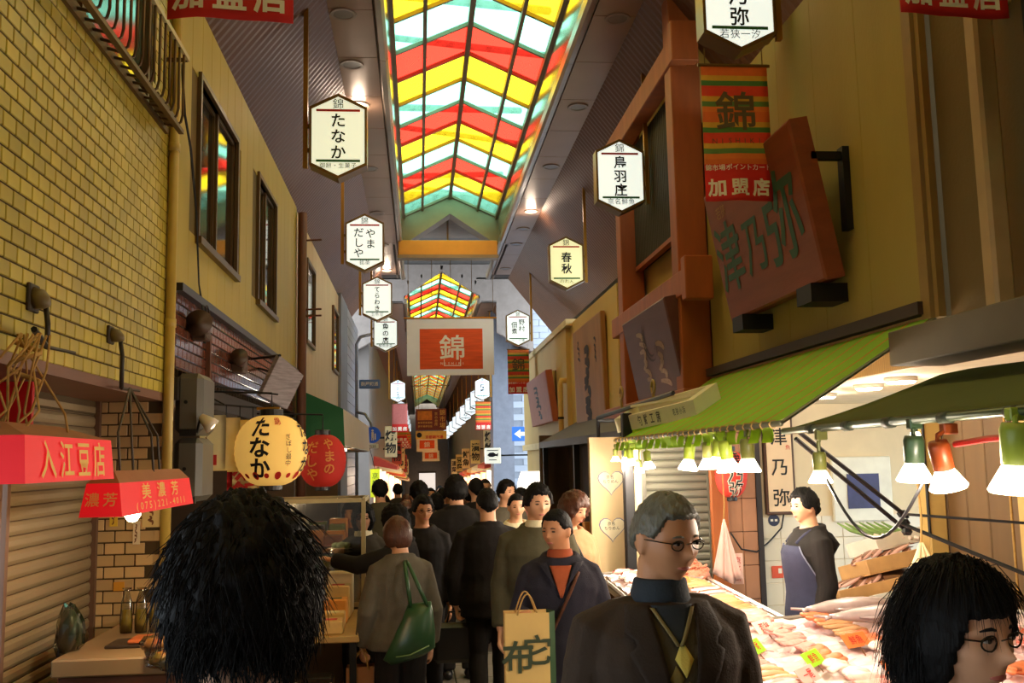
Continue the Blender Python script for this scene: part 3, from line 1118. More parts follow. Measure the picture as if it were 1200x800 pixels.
mb = MB().grid(21, 13, lambda u, v: (-.235 + 1.84 * u, fy(-.235 + 1.84 * u, 4.79 - 1.21 * v), 4.79 - 1.21 * v))
mb.build('cloth', canvas_mat('flag_canvas', (248, 238, 222), .4), t, True)
g = MB().grid(21, 13, lambda u, v: (.035 + 1.33 * u, 0, 4.57 - .86 * v))
m_or = M('flag_orange', (228, 84, 30), .8, .2, 8, stretch=(.3, 1, 3))
warp(g, .006).build('orange_panel', m_or, t, True)
warp(letters(MB(), '錦', (.72, 0, 4.17), (1, 0, 0), (0, 0, 1), .56, .012), .013).build('emblem', white_i, t)
warp(letters(MB(), 'NISHIKI', (.72, 0, 3.83), (1, 0, 0), (0, 0, 1), .075, .0), .013).build('romaji', white_i, t)
sq = MB()
for x0, x1, z0, z1 in ((.54, .90, 3.775, 3.79), (.54, .555, 3.79, 3.92), (.885, .90, 3.79, 3.92)):
    sq.box(x0, x1, -.001, .001, z0, z1)
warp(sq, .012).build('emblem_box', white_i, t)
MB().tube([(-.3, 20.3, 4.8), (1.67, 20.3, 4.8)], .02, 8).build('rod', m_gold, t)
for xx in (-.2, .3, .7, 1.15, 1.6):
    MB().tube([(xx, 20.3, 4.8), (xx, 20.3, 6.08)], .006, 5).build('cord', m_brz, t)

# far boards hanging across the far arcade
t = thing('hanging_board', (.48, 38, 2.98), 'brown hanging signboard with gold picture and writing beyond the crossing', 'sign')
MB().bevbox(-.12, 1.085, 37.97, 38.03, 2.99, 3.82, .01).build('board', M('board_brown', (116, 44, 26), .6, .05), t)
MB().box(-.04, .52, 37.955, 37.965, 3.38, 3.74).build('picture', M('board_gold', (204, 122, 40), .6, .35, 6), t)
for tx_, xx, zz, sz_, vt_ in (('錦市場', .93, 3.42, .24, True), ('京の台所', .68, 3.42, .13, True), ('鮮魚野菜漬物', .25, 3.28, .09, False), ('錦市場商店街', .25, 3.14, .09, False)):
    letters(MB(), tx_, (xx, 37.955, zz), (1, 0, 0), (0, 0, 1), sz_, .005, 1.05, vt_).build('lettering', INK('goldtext', (222, 168, 84)), t)
for xx in (0, 1):
    MB().tube([(xx, 38, 3.82), (xx, 38, 6.42)], .01, 5).build('cord', m_brz, t)
t = thing('hanging_board', (.48, 37.9, 2.65), 'narrow yellow hanging strip with red writing under the brown board', 'sign')
MB().bevbox(-.12, 1.085, 37.88, 37.92, 2.64, 2.95, .008).build('board', M('board_yellow', (226, 180, 88), .6), t)
mb = MB()
letters(mb, '京都錦市場', (.6, 37.87, 2.72), (1, 0, 0), (0, 0, 1), .14, .02)
mb.build('lettering', red_i, t)
MB().lathe([(.1, 0), (.1, .01)], (0.02, 37.87, 2.8), 14, RX(math.pi / 2)).build('round_mark', black, t)
for xx in (0, 1):
    MB().tube([(xx, 37.93, 2.9), (xx, 37.98, 3.1)], .01, 5).build('cord', m_brz, t)
for yb_ in (38, 48, 60):
    tb_ = thing('hanger_bar', (.72, yb_, 6.38), 'thin steel hanger bar across the far arcade above the %s' % {38: 'brown board', 48: 'orange flag', 60: 'last flag'}[yb_], 'bar')
    MB().bevbox(-.46, 1.90, yb_ - .03, yb_ + .03, 6.40, 6.46, .005).build('bar', m_brz, tb_)
for k, (y, x0, x1, z0, z1, lb) in enumerate(((48, -.12, .92, 2.25, 2.93, 'orange and white flag hanging beyond the brown board'), (60, .21, 1.26, 1.78, 2.42, 'small white and orange flag furthest down the arcade'))):
    t = thing('market_flag', ((x0 + x1) / 2, y, z0), lb, 'flag')
    MB().bevbox(x0, x1, y - .01, y + .01, z0, z1, .003).build('cloth', M('flag_white', (232, 214, 186)), t)
    MB().box(x0 + .15, x1 - .15, y - .02, y - .012, z0 + .15, z1 - .12).build('orange_panel', m_or, t)
    letters(MB(), '錦', ((x0 + x1) / 2, y - .025, (z0 + z1) / 2), (1, 0, 0), (0, 0, 1), .3).build('emblem', white_i, t)
    MB().tube([(x0, y, z1), (x0, y, 6.42)], .01, 5).build('cord', m_brz, t)
    MB().tube([(x1, y, z1), (x1, y, 6.42)], .01, 5).build('cord', m_brz, t)


# ---------------------------------------------------------------- carved wooden signboards
def board(name, yL, yR, xT, xB, zT, zB, th, mat, label):
    """board along the street (left end yL, right end yR), face tilted; returns (thing, point function)"""
    t = thing(name, ((xT + xB) / 2, (yL + yR) / 2, zB), label, 'sign')
    dx, dz = xT - xB, zT - zB
    n = Vector((-dz, 0, dx)).normalized()          # faces the street (-x)

    def pt(u, v, off=0.0):
        """u 0..1 from left to right, v 0..1 from bottom to top"""
        return Vector((xB + dx * v, yL + (yR - yL) * u, zB + dz * v)) + n * off
    c = [pt(0, 0), pt(1, 0), pt(1, 1), pt(0, 1)]
    b = [p - n * th for p in c]
    # bevelled face
    e = .012
    f = [pt(.01, .015, e), pt(.99, .015, e), pt(.99, .985, e), pt(.01, .985, e)]
    mb = MB().add(c + b + f, [(4, 7, 6, 5), (0, 4, 5, 1), (1, 5, 6, 2), (2, 6, 7, 3), (3, 7, 4, 0), (8, 9, 10, 11), (0, 1, 9, 8), (1, 2, 10, 9), (2, 3, 11, 10), (3, 0, 8, 11)])
    mb.build('board', mat, t)
    return t, pt, n


m_bw = M('board_redwood', (134, 66, 36), .55, .22, 2, stretch=(2, .5, 5), bump=.2, bscale=25)
t, pt, n = board('wooden_signboard', 7.60, 5.74, 2.37, 2.56, 3.92, 2.88, .12, m_bw, 'big tilted red brown wooden signboard with three green carved characters')
U = (pt(1, 0) - pt(0, 0)).normalized()
V = (pt(0, 1) - pt(0, 0)).normalized()
for ch, u, v, sz in (('津', .17, .46, .58), ('乃', .47, .44, .46), ('弥', .77, .50, .66)):
    letters(MB(), ch, pt(u, v, .016), U, V, sz, .012).build('lettering', M('carved_green', (40, 84, 58), .6, .15), t)
mb = MB()
letters(mb, '若狭', pt(.18, .80, .016), U, V, .11)
mb.build('small_lettering', M('carved_tan', (168, 120, 60), .6), t)
iron = M('black_iron', (22, 22, 24), .5, metal=.3)
for yy in (7.3, 5.98):
    MB().box(2.50, 2.745, yy - .12, yy + .12, 2.76, 2.88).build('support_block', iron, t)
MB().box(2.50, 2.745, 5.74, 5.79, 3.66, 3.71).build('hanger', iron, t)
MB().box(2.70, 2.745, 5.72, 5.80, 3.2, 3.74).build('hanger', iron, t)


def scribble(mb, pt, u0, v0, w, h, seed, n=5, th=.03):
    """brush-like strokes of a worn, unreadable hand"""
    rr = random.Random(seed)
    for k in range(n):
        v = v0 + h * (1 - (k + .5) / n)
        a = Vector((u0 - w / 2 + rr.random() * w * .4, v + h / n * .3))
        b = Vector((u0 + w / 2 - rr.random() * w * .3, v + h / n * (rr.random() - .2) * .8))
        c = Vector((u0 + (rr.random() - .5) * w, v - h / n * .55))
        P = []
        for i in range(9):
            q = i / 8
            P.append(a * (1 - q) ** 2 + b * 2 * q * (1 - q) + c * q * q)
        L, R = [], []
        for i, p in enumerate(P):
            d = (P[min(i + 1, 8)] - P[max(i - 1, 0)])
            d = d.normalized() if d.length > 1e-6 else Vector((1, 0))
            ww = th * (.35 + .65 * math.sin(math.pi * (.12 + .8 * i / 8)))
            nn = Vector((-d.y, d.x)) * ww
            L.append(p + nn)
            R.append(p - nn)
        vs = [pt(p.x, p.y, .016) for p in L] + [pt(p.x, p.y, .016) for p in R]
        mb.add(vs, [(i, i + 1, 9 + i + 1, 9 + i) for i in range(8)])


m_bp = M('board_purple', (96, 56, 50), .5, .15, 3, stretch=(2, .5, 4))
t, pt, n = board('wooden_signboard', 10.75, 8.85, 2.33, 2.50, 3.30, 2.40, .12, m_bp, 'purplish brown tilted signboard with worn pale writing between the timber posts')
mb = MB()
scribble(mb, pt, .38, .15, .2, .65, 3, 6)
scribble(mb, pt, .72, .10, .2, .5, 5, 5)
mb.build('worn_lettering', M('worn_pale', (168, 140, 122), .7, .3, 30), t)
mb = MB()
for r in (.24, .31):
    P = []
    for i in range(13):
        an = math.pi * (.75 + 1.1 * i / 12)
        P.append((.55 + .45 * r * math.cos(an), .66 + r * .8 * math.sin(an)))
    vs = [pt(u, v, .016) for u, v in P] + [pt(u + .02, v + .02, .016) for u, v in P]
    mb.add(vs, [(i, i + 1, 14 + i, 13 + i) for i in range(12)])
mb.build('carved_curve', M('carved_dark', (58, 32, 30), .6), t)
# tall board on the cream wall
m_bt = M('board_tan', (162, 112, 56), .6, .18, 2, stretch=(2, 2, .5))
t, pt, n = board('wooden_signboard', 16.3, 13.75, 2.66, 2.70, 3.93, 2.18, .06, m_bt, 'tall tan wooden board with dark brush script on the cream wall')
for a_ in ((.52, .05, .30, .72, 11, 8, .045), (.22, .68, .10, .2, 12, 4, .014), (.80, .6, .08, .22, 13, 4, .014)):
    mb = MB()
    scribble(mb, pt, *a_)
    mb.build('brush_lettering', M('brush_ink', (48, 36, 26), .7), t)
t, pt, n = board('wooden_signboard', 21.5, 18.2, 2.42, 2.54, 3.48, 2.50, .12, M('board_salmon', (172, 92, 58), .6, .1), 'small salmon tilted board jutting from the far yellow house')
mb = MB()
scribble(mb, pt, .5, .2, .3, .6, 21, 6, .03)
mb.build('brush_lettering', M('brush_ink', (48, 36, 26)), t)
MB().box(2.5, 2.70, 19.6, 19.8, 2.6, 2.7).build('bracket', iron, t)
# grey weathered plaque on the left
t = thing('weathered_plaque', (-1.25, 8.6, 2.32), 'grey weathered wooden plaque tilted over the cream lantern', 'plaque')
mb = MB()
c0 = Vector((-1.32, 8.25, 2.37))
a = Vector((.19, .25, -.10))
b = Vector((.145, .1, .35))
nn = a.cross(b).normalized()
vs = [c0, c0 + a, c0 + a * 1.02 + b * .85, c0 + b]
mb.add(vs + [v - nn * .05 for v in vs], [(0, 1, 2, 3), (7, 6, 5, 4), (0, 4, 5, 1), (1, 5, 6, 2), (2, 6, 7, 3), (3, 7, 4, 0)])
mb.build('plank', M('weathered_grey', (142, 132, 136), .7, .35, 9, stretch=(1, .6, 6)), t)
MB().tube([(-1.5, 8.9, 2.75), tuple(c0 + b)], .012, 6).build('stay', iron, t)
MB().tube([(-1.5, 9.3, 2.7), tuple(c0 + a + b * .7)], .012, 6).build('stay', iron, t)


# ---------------------------------------------------------------- paper lanterns
def lantern(name, c, r, ry, mat, capm, label, ribs=16):
    t = thing(name, (c[0], c[1], c[2] - ry), label, 'lantern')
    prof = []
    for i in range(ribs * 2 + 1):
        a = -math.pi / 2 * .86 + math.pi * .86 * i / (ribs * 2)
        rr = r * math.cos(a) ** .75 * (1.0 if i % 2 == 0 else 1.022)
        prof.append((rr, ry * math.sin(a) / math.sin(math.pi / 2 * .86)))
    MB().lathe(prof, c, 32).build('paper_body', mat, t, True)
    cr = prof[0][0]
    MB().lathe([(cr * 1.05, 0), (cr * 1.05, .05), (cr * .95, .055)], (c[0], c[1], c[2] + ry - .01), 20).build('top_cap', capm, t)
    MB().lathe([(cr * .95, 0), (cr * 1.02, .005), (cr * 1.02, .045)], (c[0], c[1], c[2] - ry - .035), 20).build('bottom_cap', capm, t)

    def wrap(l):
        """flat (x,z) lettering wrapped on the lantern front"""
        out = []
        for x, y, z in l.v:
            dz = (z - c[2])
            sa = max(-.995, min(.995, dz / ry * math.sin(math.pi / 2 * .86)))
            rr = r * math.cos(math.asin(sa)) ** .75 * 1.022 + .005
            an = (x - c[0]) / r
            out.append((c[0] + rr * math.sin(an), c[1] - rr * math.cos(an), z))
        l.v = out
        return l
    return t, wrap


m_cap = M('lantern_black', (24, 20, 20), .4)
m_paper = M('paper_cream', (236, 196, 112), .8, .05, 6, emit=.42, ecol=(255, 196, 96))
c = (-1.04, 7.0, 1.895)
t, wrap = lantern('paper_lantern', c, .25, .245, m_paper, m_cap, 'round cream paper lantern with black hiragana at the left shop')
wrap(letters(MB(), 'たなか', (c[0] - .045, 0, c[2] + .02), (1, 0, 0), (0, 0, 1), .15, .03, .94, True)).build('lettering', black, t)
wrap(letters(MB(), 'ぎぼし最中', (c[0] + .155, 0, c[2] - .0), (1, 0, 0), (0, 0, 1), .045, .0, 1.0, True)).build('small_lettering', black, t)
wrap(letters(MB(), 'たなか', (c[0] + .33, 0, c[2] + .02), (1, 0, 0), (0, 0, 1), .12, .022, 1.0, True)).build('lettering', black, t)
wrap(letters(MB(), '錦', (c[0] + .09, 0, c[2] + .20), (1, 0, 0), (0, 0, 1), .06, .01)).build('red_mark', red_i, t)
fl = MB()
for k in range(9):
    an = -1.5 + k * .375
    for q in range(1):
        vs = []
        for i in range(10):
            aa = 2 * math.pi * i / 10
            vs.append((c[0] + (an + (.11 if k % 2 else .085) * math.cos(aa)) * .25, 0, c[2] - .175 + (.028 if k % 2 else .018) * math.sin(aa)))
        fl.add(vs, [tuple(range(10))])
wrap(fl).build('red_border', INK('lantern_red', (204, 38, 26)), t)
MB().tube([(-1.04, 7.0, 2.18), (-1.04, 7.0, 2.3), (-1.5, 7.0, 2.32)], .008, 6).build('hook', iron, t)
MB().box(-1.14, -.98, 6.97, 7.03, 2.18, 2.20).build('crossbar', m_gold, t)
m_rpaper = M('paper_red', (168, 34, 24), .8, .08, 6, emit=.10, ecol=(220, 40, 20))
c = (-.876, 9.0, 1.82)
t, wrap = lantern('paper_lantern', c, .21, .235, m_rpaper, m_cap, 'round red paper lantern with tan hiragana behind the cream one')
wrap(letters(MB(), 'だしや', (c[0] - .08, 0, c[2] + .0), (1, 0, 0), (0, 0, 1), .12, .02, 1.0, True)).build('lettering', INK('tan', (206, 130, 58)), t)
wrap(letters(MB(), 'やまの', (c[0] + .08, 0, c[2] + .04), (1, 0, 0), (0, 0, 1), .11, .02, 1.0, True)).build('lettering', INK('tan', (206, 130, 58)), t)
MB().tube([(-.876, 9.0, 2.08), (-.876, 9.0, 2.24), (-1.5, 9.0, 2.26)], .008, 6).build('hook', iron, t)
# red lantern of the fish shop
c = (2.75, 8.40, 1.63)
t, wrap = lantern('paper_lantern', c, .14, .20, M('paper_red2', (196, 52, 40), .8, .06, emit=.22, ecol=(230, 60, 40)), m_cap, 'small red lantern with white outlined characters under the green awning')
wrap(letters(MB(), '津乃弥', (c[0], 0, c[2]), (1, 0, 0), (0, 0, 1), .15, .045, .88, True)).build('letter_outline', white_i, t)
l = wrap(letters(MB(), '津乃弥', (c[0], 0, c[2]), (1, 0, 0), (0, 0, 1), .15, .005, .88, True))
l.v = [(a, b - .004, d) for a, b, d in l.v]
l.build('lettering', black, t)
MB().tube([(2.75, 8.4, 1.86), (2.75, 8.4, 2.45)], .006, 6).build('hook', iron, t)
# ================================================================== LAMPS AND FITTINGS
def point(name, loc, watts, col=(1, .85, .65), rad=.04, parent=None):
    l = bpy.data.lights.new(name, 'POINT')
    l.energy = watts
    l.color = col
    l.shadow_soft_size = rad
    o = bpy.data.objects.new(name, l)
    COL.objects.link(o)
    if parent is not None:
        o.parent = parent
        o.location = Vector(loc) - ORG[parent]
    else:
        o.location = loc
    return o


m_glow = M('lamp_glow', (255, 236, 200), .5, 0, emit=12, ecol=(255, 236, 205))
m_glow_s = M('lamp_glow_soft', (255, 226, 190), .5, 0, emit=3, ecol=(255, 220, 180))
m_ring = M('downlight_ring', (150, 128, 112), .4)
m_lens = M('downlight_lens', (120, 104, 94), .3)
dl = [(-.75, y, y in (12.3, 23.4)) for y in (4.4, 7.0, 9.7, 11.0, 12.3, 15.1, 17.9, 20.6, 23.4)] + [(2.15, y, y == 17.7) for y in (4.4, 7.0, 9.65, 12.25, 14.9, 17.7, 19.1, 20.5, 23.2)]
for k, (x, y, lit) in enumerate(dl):
    sd = 'left' if x < 0 else 'right'
    yrs = sorted(q[1] for q in dl if q[0] == x)
    nm = ['first', 'second', 'third', 'fourth', 'fifth', 'sixth', 'seventh', 'eighth', 'ninth'][yrs.index(y)]
    t = thing('downlight', (x, y, ZS - .012), '%s round recessed downlight, %s along the %s soffit' % ('glowing' if lit else 'unlit', nm, sd), 'downlight', 'downlights in the soffits')
    mb = MB()
    vs, fs = [], []
    for r, z in ((.10, ZS - .001), (.14, ZS - .001), (.135, ZS - .014), (.105, ZS - .012)):
        vs += [(x + r * math.cos(a * math.pi / 10), y + r * math.sin(a * math.pi / 10), z) for a in range(20)]
    for i in range(4):
        j = (i + 1) % 4
        fs += [(i * 20 + a, i * 20 + (a + 1) % 20, j * 20 + (a + 1) % 20, j * 20 + a) for a in range(20)]
    mb.add(vs, fs).build('ring', m_ring, t)
    MB().lathe([(.105, 0), (.105, .006)], (x, y, ZS - .008), 20).build('lens', m_glow_s if lit else m_lens, t)
    if lit:
        point('light', (x, y, ZS - .1), 14, (1, .8, .6), .08, t)

# ---------------------------------------------------------------- window guard, top left
m_gd = M('guard_steel', (92, 70, 40), .45, .12, metal=.4)
root = bpy.data.objects.new('window_6', None)
COL.objects.link(root)
root.location = (XL, 3.8, 3.82)
ORG[root] = Vector(root.location)
root['kind'] = 'structure'
root['label'] = 'window behind the steel guard at the top left'
MB().box(-1.6, -1.56, 2.2, 5.45, 3.82, 4.85).build('backing', M('room_dark', (24, 20, 16)), root)
for a in range(3):
    MB().box(-1.555, -1.55, 2.25 + a * 1.07, 3.3 + a * 1.07, 3.86, 4.8).build('pane', M('guard_glass', (70, 84, 70), .1, 0, spec=1.0), root)
f = MB().box(-1.56, -1.5, 2.2, 5.45, 3.82, 3.86)
f.build('sill', m_wfr, root)
for a in range(4):
    MB().box(-1.56, -1.51, 2.2 + a * 1.07, 2.25 + a * 1.07, 3.86, 4.85).build('mullion', m_wfr, root)
t = thing('window_guard', (-1.44, 4, 3.78), 'steel bar window guard on the yellow brick wall', 'window guard')
me = MB().tube([(-1.50 + 1.44, 0, .02), (-1.42 + 1.44, 0, .0), (-1.385 + 1.44, 0, .025), (-1.375 + 1.44, 0, .07), (-1.375 + 1.44, 0, .46)], .008, 6).mesh('bar', m_gd, smooth=True)
y = 2.3
while y < 5.75:
    piece('bar', me, t, (-1.44, y, 3.79))
    y += .105
MB().box(-1.42, -1.39, 2.25, 5.76, 3.775, 3.80).build('lower_rail', m_gd, t)
MB().box(-1.50, -1.48, 2.25, 5.76, 3.775, 3.81).build('wall_rail', m_gd, t)
MB().box(-1.385, -1.365, 2.25, 5.76, 4.23, 4.26).build('top_rail', M('guard_top', (186, 172, 130), .4), t)
MB().box(-1.50, -1.375, 5.735, 5.755, 4.225, 4.245).build('end_stay', m_gd, t)
MB().box(-1.47, -1.42, 5.3, 5.7, 3.80, 3.86).build('flat_strap', m_gd, t)

# ---------------------------------------------------------------- wall lamps with drop rods (left)
m_olive = M('olive_plastic', (108, 92, 56), .5)
for k, (y, z, zr) in enumerate(((3.87, 2.46, 2.27), (4.83, 2.44, 2.18))):
    t = thing('wall_socket', (XL, y, z - .05), ('larger' if k == 0 else 'smaller') + ' weatherproof wall socket with a drop rod, ' + ('nearest' if k == 0 else 'second') + ' on the brick wall', 'socket')
    s = 1.0 if k == 0 else .8
    MB().bevbox(XL, XL + .015, y - .05 * s, y + .05 * s, z - .055 * s, z + .055 * s, .004).build('back_plate', M('plate_dark', (52, 42, 30), .5), t)
    MB().loft([((XL + .015, y, z), (0, .042 * s, 0), (0, 0, .045 * s)), ((XL + .05, y, z - .005), (0, .036 * s, 0), (0, 0, .038 * s)), ((XL + .07, y, z - .015), (0, .02 * s, 0), (0, 0, .02 * s))], 10).build('cover', m_olive, t, True)
    MB().tube([(XL + .05, y + .02, z - .03), (XL + .06, y + .02, z - .1), (XL + .06, y + .02, zr)], .011, 8).build('rod', M('rod_dark', (46, 38, 28), .5), t, True)
    MB().tube([(XL + .06, y + .02, zr), (XL + .06, y + .32, zr + .01)], .008, 6).build('arm', M('rod_dark', (46, 38, 28)), t)

# ---------------------------------------------------------------- red box lampshades with lettering (left)
m_redsh = M('red_shade', (222, 16, 30), .6, .06, 6, emit=.28, ecol=(255, 16, 30))
m_card = M('brown_card', (150, 96, 58), .8, .1)
m_yl = INK('yellowtext', (238, 190, 96))


def red_shade(x0, x1, y0, y1, zt, zb, flare, txt, sub, label, tsz):
    t = thing('lamp_shade_sign', ((x0 + x1) / 2, (y0 + y1) / 2, zb), label, 'shop lamp')
    e = flare
    T = [Vector((x0 + e, y0 + e, zt)), Vector((x1 - e, y0 + e, zt)), Vector((x1 - e, y1 - e, zt)), Vector((x0 + e, y1 - e, zt))]
    B = [Vector((x0, y0, zb)), Vector((x1, y0, zb)), Vector((x1, y1, zb)), Vector((x0, y1, zb))]
    th = .004
    for i in range(4):
        j = (i + 1) % 4
        n = (B[j] - B[i]).cross(T[i] - B[i]).normalized() * th
        q = [B[i], B[j], T[j], T[i]]
        MB().add(q + [p - n for p in q], [(0, 1, 2, 3), (7, 6, 5, 4), (0, 4, 5, 1), (2, 6, 7, 3), (1, 5, 6, 2), (3, 7, 4, 0)]).build('shade_panel', m_redsh, t)
    q_ = min(.2, (x1 - x0) * .35)
    A_ = [Vector((x0 + q_, y0 + q_ * 1.3, zt + .05)), Vector((x1 - q_, y0 + q_ * 1.3, zt + .05)), Vector((x1 - q_, y1 - q_ * 1.3, zt + .05)), Vector((x0 + q_, y1 - q_ * 1.3, zt + .05))]
    MB().add(T + A_, [(0, 1, 5, 4), (1, 2, 6, 5), (2, 3, 7, 6), (3, 0, 4, 7), (4, 5, 6, 7), (3, 2, 1, 0)]).build('top_card', m_card, t)
    # street side lettering (panel 1->2)
    V = (T[1] - B[1] + T[2] - B[2]).normalized()
    U = Vector((0, 1, 0))
    n = U.cross(V).normalized()
    c = (B[1] + B[2] + T[1] + T[2]) / 4 + n * .006
    hh = (T[1] - B[1]).length
    mb = MB()
    letters(mb, txt, c + V * (hh * .18 if sub else 0), U, V, tsz, .012, 3.4 if sub else 1.25, squash=2.0 if sub else 1.0)
    if sub:
        mb.build('lettering', m_yl, t)
        mb = MB()
        letters(mb, sub, c - V * hh * .27, U, V, tsz * .62, .006, 1.5, squash=2.0)
    mb.build('lettering', m_yl, t)
    V = (T[0] - B[0] + T[1] - B[1]).normalized()
    c = (B[0] + B[1] + T[0] + T[1]) / 4 + Vector((0, -1, .3)).normalized() * .008
    letters(MB(), txt[-2:], c, (1, 0, 0), V, min(tsz * .8, (x1 - x0) * .36), .01, 1.2).build('side_lettering', m_yl, t)
    return t


t = red_shade(-1.62, -1.2, 3.11, 3.98, 1.905, 1.755, .012, '入江豆店', '', 'large red box lampshade with four yellow characters beside the shutter', .135)
# knotted ropes that hold it
rope = M('rope_tan', (176, 136, 74), .9, .2, 40)
rr = random.Random(4)
for k in range(11):
    a = Vector((-1.38 + rr.uniform(-.05, .05), 3.6 + rr.uniform(-.05, .05), 2.28))
    b = Vector((-1.42 + rr.uniform(-.16, .16), 3.55 + rr.uniform(-.3, .25), 1.905))
    m1 = a.lerp(b, .35) + Vector((rr.uniform(-.05, .05), rr.uniform(-.07, .07), 0))
    m2 = a.lerp(b, .75) + Vector((rr.uniform(-.05, .05), rr.uniform(-.08, .08), 0))
    MB().tube([a, m1, m2, b], .0045, 6).build('rope', rope, t, True)
MB().tube([(-1.40 + .05 * math.cos(i * .7), 3.58 + .06 * math.sin(i * .7), 2.1 + .012 * i) for i in range(14)], .009, 6).build('rope_coil', rope, t, True)
MB().tube([(-1.44, 3.89, 2.27), (-1.38, 3.6, 2.30)], .012, 6).build('hook_arm', iron, t)
point('light', (-1.4, 3.5, 1.80), 1.2, (1, .75, .5), .05, t)
MB().lathe([(.01, .06), (.03, .03), (.032, .0), (.02, -.025), (.005, -.033)], (-1.4, 3.5, 1.83), 10).build('bulb', m_glow_s, t, True)
t = red_shade(-1.37, -1.2, 4.10, 5.35, 1.735, 1.60, .02, '美濃芳', '(075)221-4011', 'smaller red box lampshade with three characters and a phone number', .074)
for k, (ya, xa) in enumerate(((4.4, -1.3), (4.9, -1.26), (4.6, -1.3), (4.75, -1.25))):
    MB().tube([(-1.4, 4.85, 2.18), (xa - .03, ya + .05, 1.95), (xa, ya, 1.735)], .006, 5).build('rope', M('wire_dark', (60, 48, 34), .6), t, True)
MB().lathe([(.006, .06), (.02, .045), (.036, .0), (.036, -.01), (.02, -.035), (.004, -.04)], (-1.25, 4.42, 1.60), 12).build('bulb', m_glow, t, True)
point('light', (-1.24, 4.42, 1.52), 16, (1, .74, .42), .05, t)
# red plastic edge at the very left
t = thing('red_sheet', (-1.75, 4.42, 1.75), 'red plastic sheet hanging at the left edge', 'sheet')
MB().bevbox(-1.86, -1.68, 4.40, 4.42, 1.86, 2.2, .004).build('sheet', M('red_plastic', (214, 26, 30), .4), t)
MB().tube([(-1.87, 4.41, 2.2), (-1.67, 4.41, 2.2)], .01, 6).build('rail', iron, t)

# ---------------------------------------------------------------- grey boxes, papers, flag (left shop front)
m_gb = M('grey_box', (94, 90, 80), .45, .08)
for k, (za, zb) in enumerate(((1.99, 2.37), (1.58, 1.97))):
    t = thing('loudspeaker_box', (-1.4, 6.2, za), ('upper' if k == 0 else 'lower') + ' of two grey rounded wall boxes beside the drain pipe', 'speaker')
    MB().bevbox(-1.50, -1.33, 6.12, 6.5, za, zb, .035).build('body', m_gb, t)
    MB().lathe([(.012, 0), (.012, .006)], (-1.43, 6.12, za + .2), 8, RX(math.pi / 2)).build('knob', iron, t)
    MB().box(-1.46, -1.36, 6.10, 6.125, za - .01, za + .03).build('bracket', iron, t)
t = thing('clip_spotlight', (-1.3, 6.1, 2.0), 'small white clip spotlight beside the upper grey box', 'lamp')
MB().lathe([(.02, .0), (.045, .07), (.05, .1)], (-1.33, 6.08, 2.1), 12, RY(2.3)).build('shade', M('white_metal', (220, 210, 190), .4), t, True)
MB().tube([(-1.36, 6.12, 2.0), (-1.335, 6.09, 2.09)], .008, 6).build('arm', iron, t)
MB().lathe([(.038, .07), (.03, .095), (.01, .105)], (-1.33, 6.08, 2.1), 12, RY(2.3)).build('bulb', m_glow_s, t, True)
m_pap = M('paper', (232, 214, 160), .8, .05)
for k in range(4):
    x = -1.50 + k * .065
    y = 6.78 + k * .16
    t = thing('price_paper', (x + .06, y, 1.75), '%s hanging cream paper price list beside the cream lantern' % ['first', 'second', 'third', 'fourth'][k], 'paper', 'hanging price papers')
    mb = MB().sheet(5, 7, lambda u, v: (x + .01 + .17 * u, y + .012 * math.sin(v * 3 + k) + .03 * u, 2.14 - .37 * v - .01 * k), (0, .002, 0))
    mb.build('sheet', m_pap, t, True)
    l = MB()
    scribble(l, lambda u, v, o: Vector((x + .01 + .17 * u, y - .016 + .03 * u, 1.77 + .37 * v)), .3, .35, .14, .5, k, 6, .018)
    l.build('brush_lettering', INK('brown', (120, 70, 36)), t)
    if k == 0:
        MB().box(x + .07, x + .13, y - .014, y - .01, 1.80, 1.87).build('red_stamp', red_i, t)
    MB().tube([(x + .09, y + .01, 2.14), (x + .09, y + .01, 2.22)], .004, 5).build('string', iron, t)
MB_rod = thing('hanging_rod', (-1.35, 6.9, 2.2), 'thin rod with the hanging papers', 'rod')
MB().tube([(-1.5, 6.66, 2.22), (-1.2, 7.35, 2.22)], .008, 6).build('rod', iron, MB_rod)
MB().tube([(-1.5, 6.95, 2.30), (-1.36, 6.95, 2.22)], .006, 6).build('stay', iron, MB_rod)
t = thing('shop_flag', (-1.29, 7.45, 1.4), 'red flag with cream panel and red characters behind the lantern', 'flag')
mb = MB().sheet(7, 9, lambda u, v: (-1.43 + .28 * u, 7.45 + .015 * math.sin(u * 6), 2.0 - .62 * v), (0, .003, 0))
mb.build('cloth', M('flag_red', (186, 22, 26), .8), t, True)
mb = MB().sheet(7, 9, lambda u, v: (-1.39 + .20 * u, 7.435 + .015 * math.sin((.14 + u * .72) * 6), 1.94 - .56 * v), (0, .002, 0))
mb.build('cream_panel', M('flag_cream', (236, 208, 140), .8), t, True)
letters(MB(), '赤飯', (-1.29, 7.412, 1.68), (1, 0, 0), (0, 0, 1), .2, .03, 1.0, True).build('lettering', red_i, t)
MB().tube([(-1.5, 7.45, 2.02), (-1.12, 7.45, 2.02)], .01, 6).build('rod', iron, t)
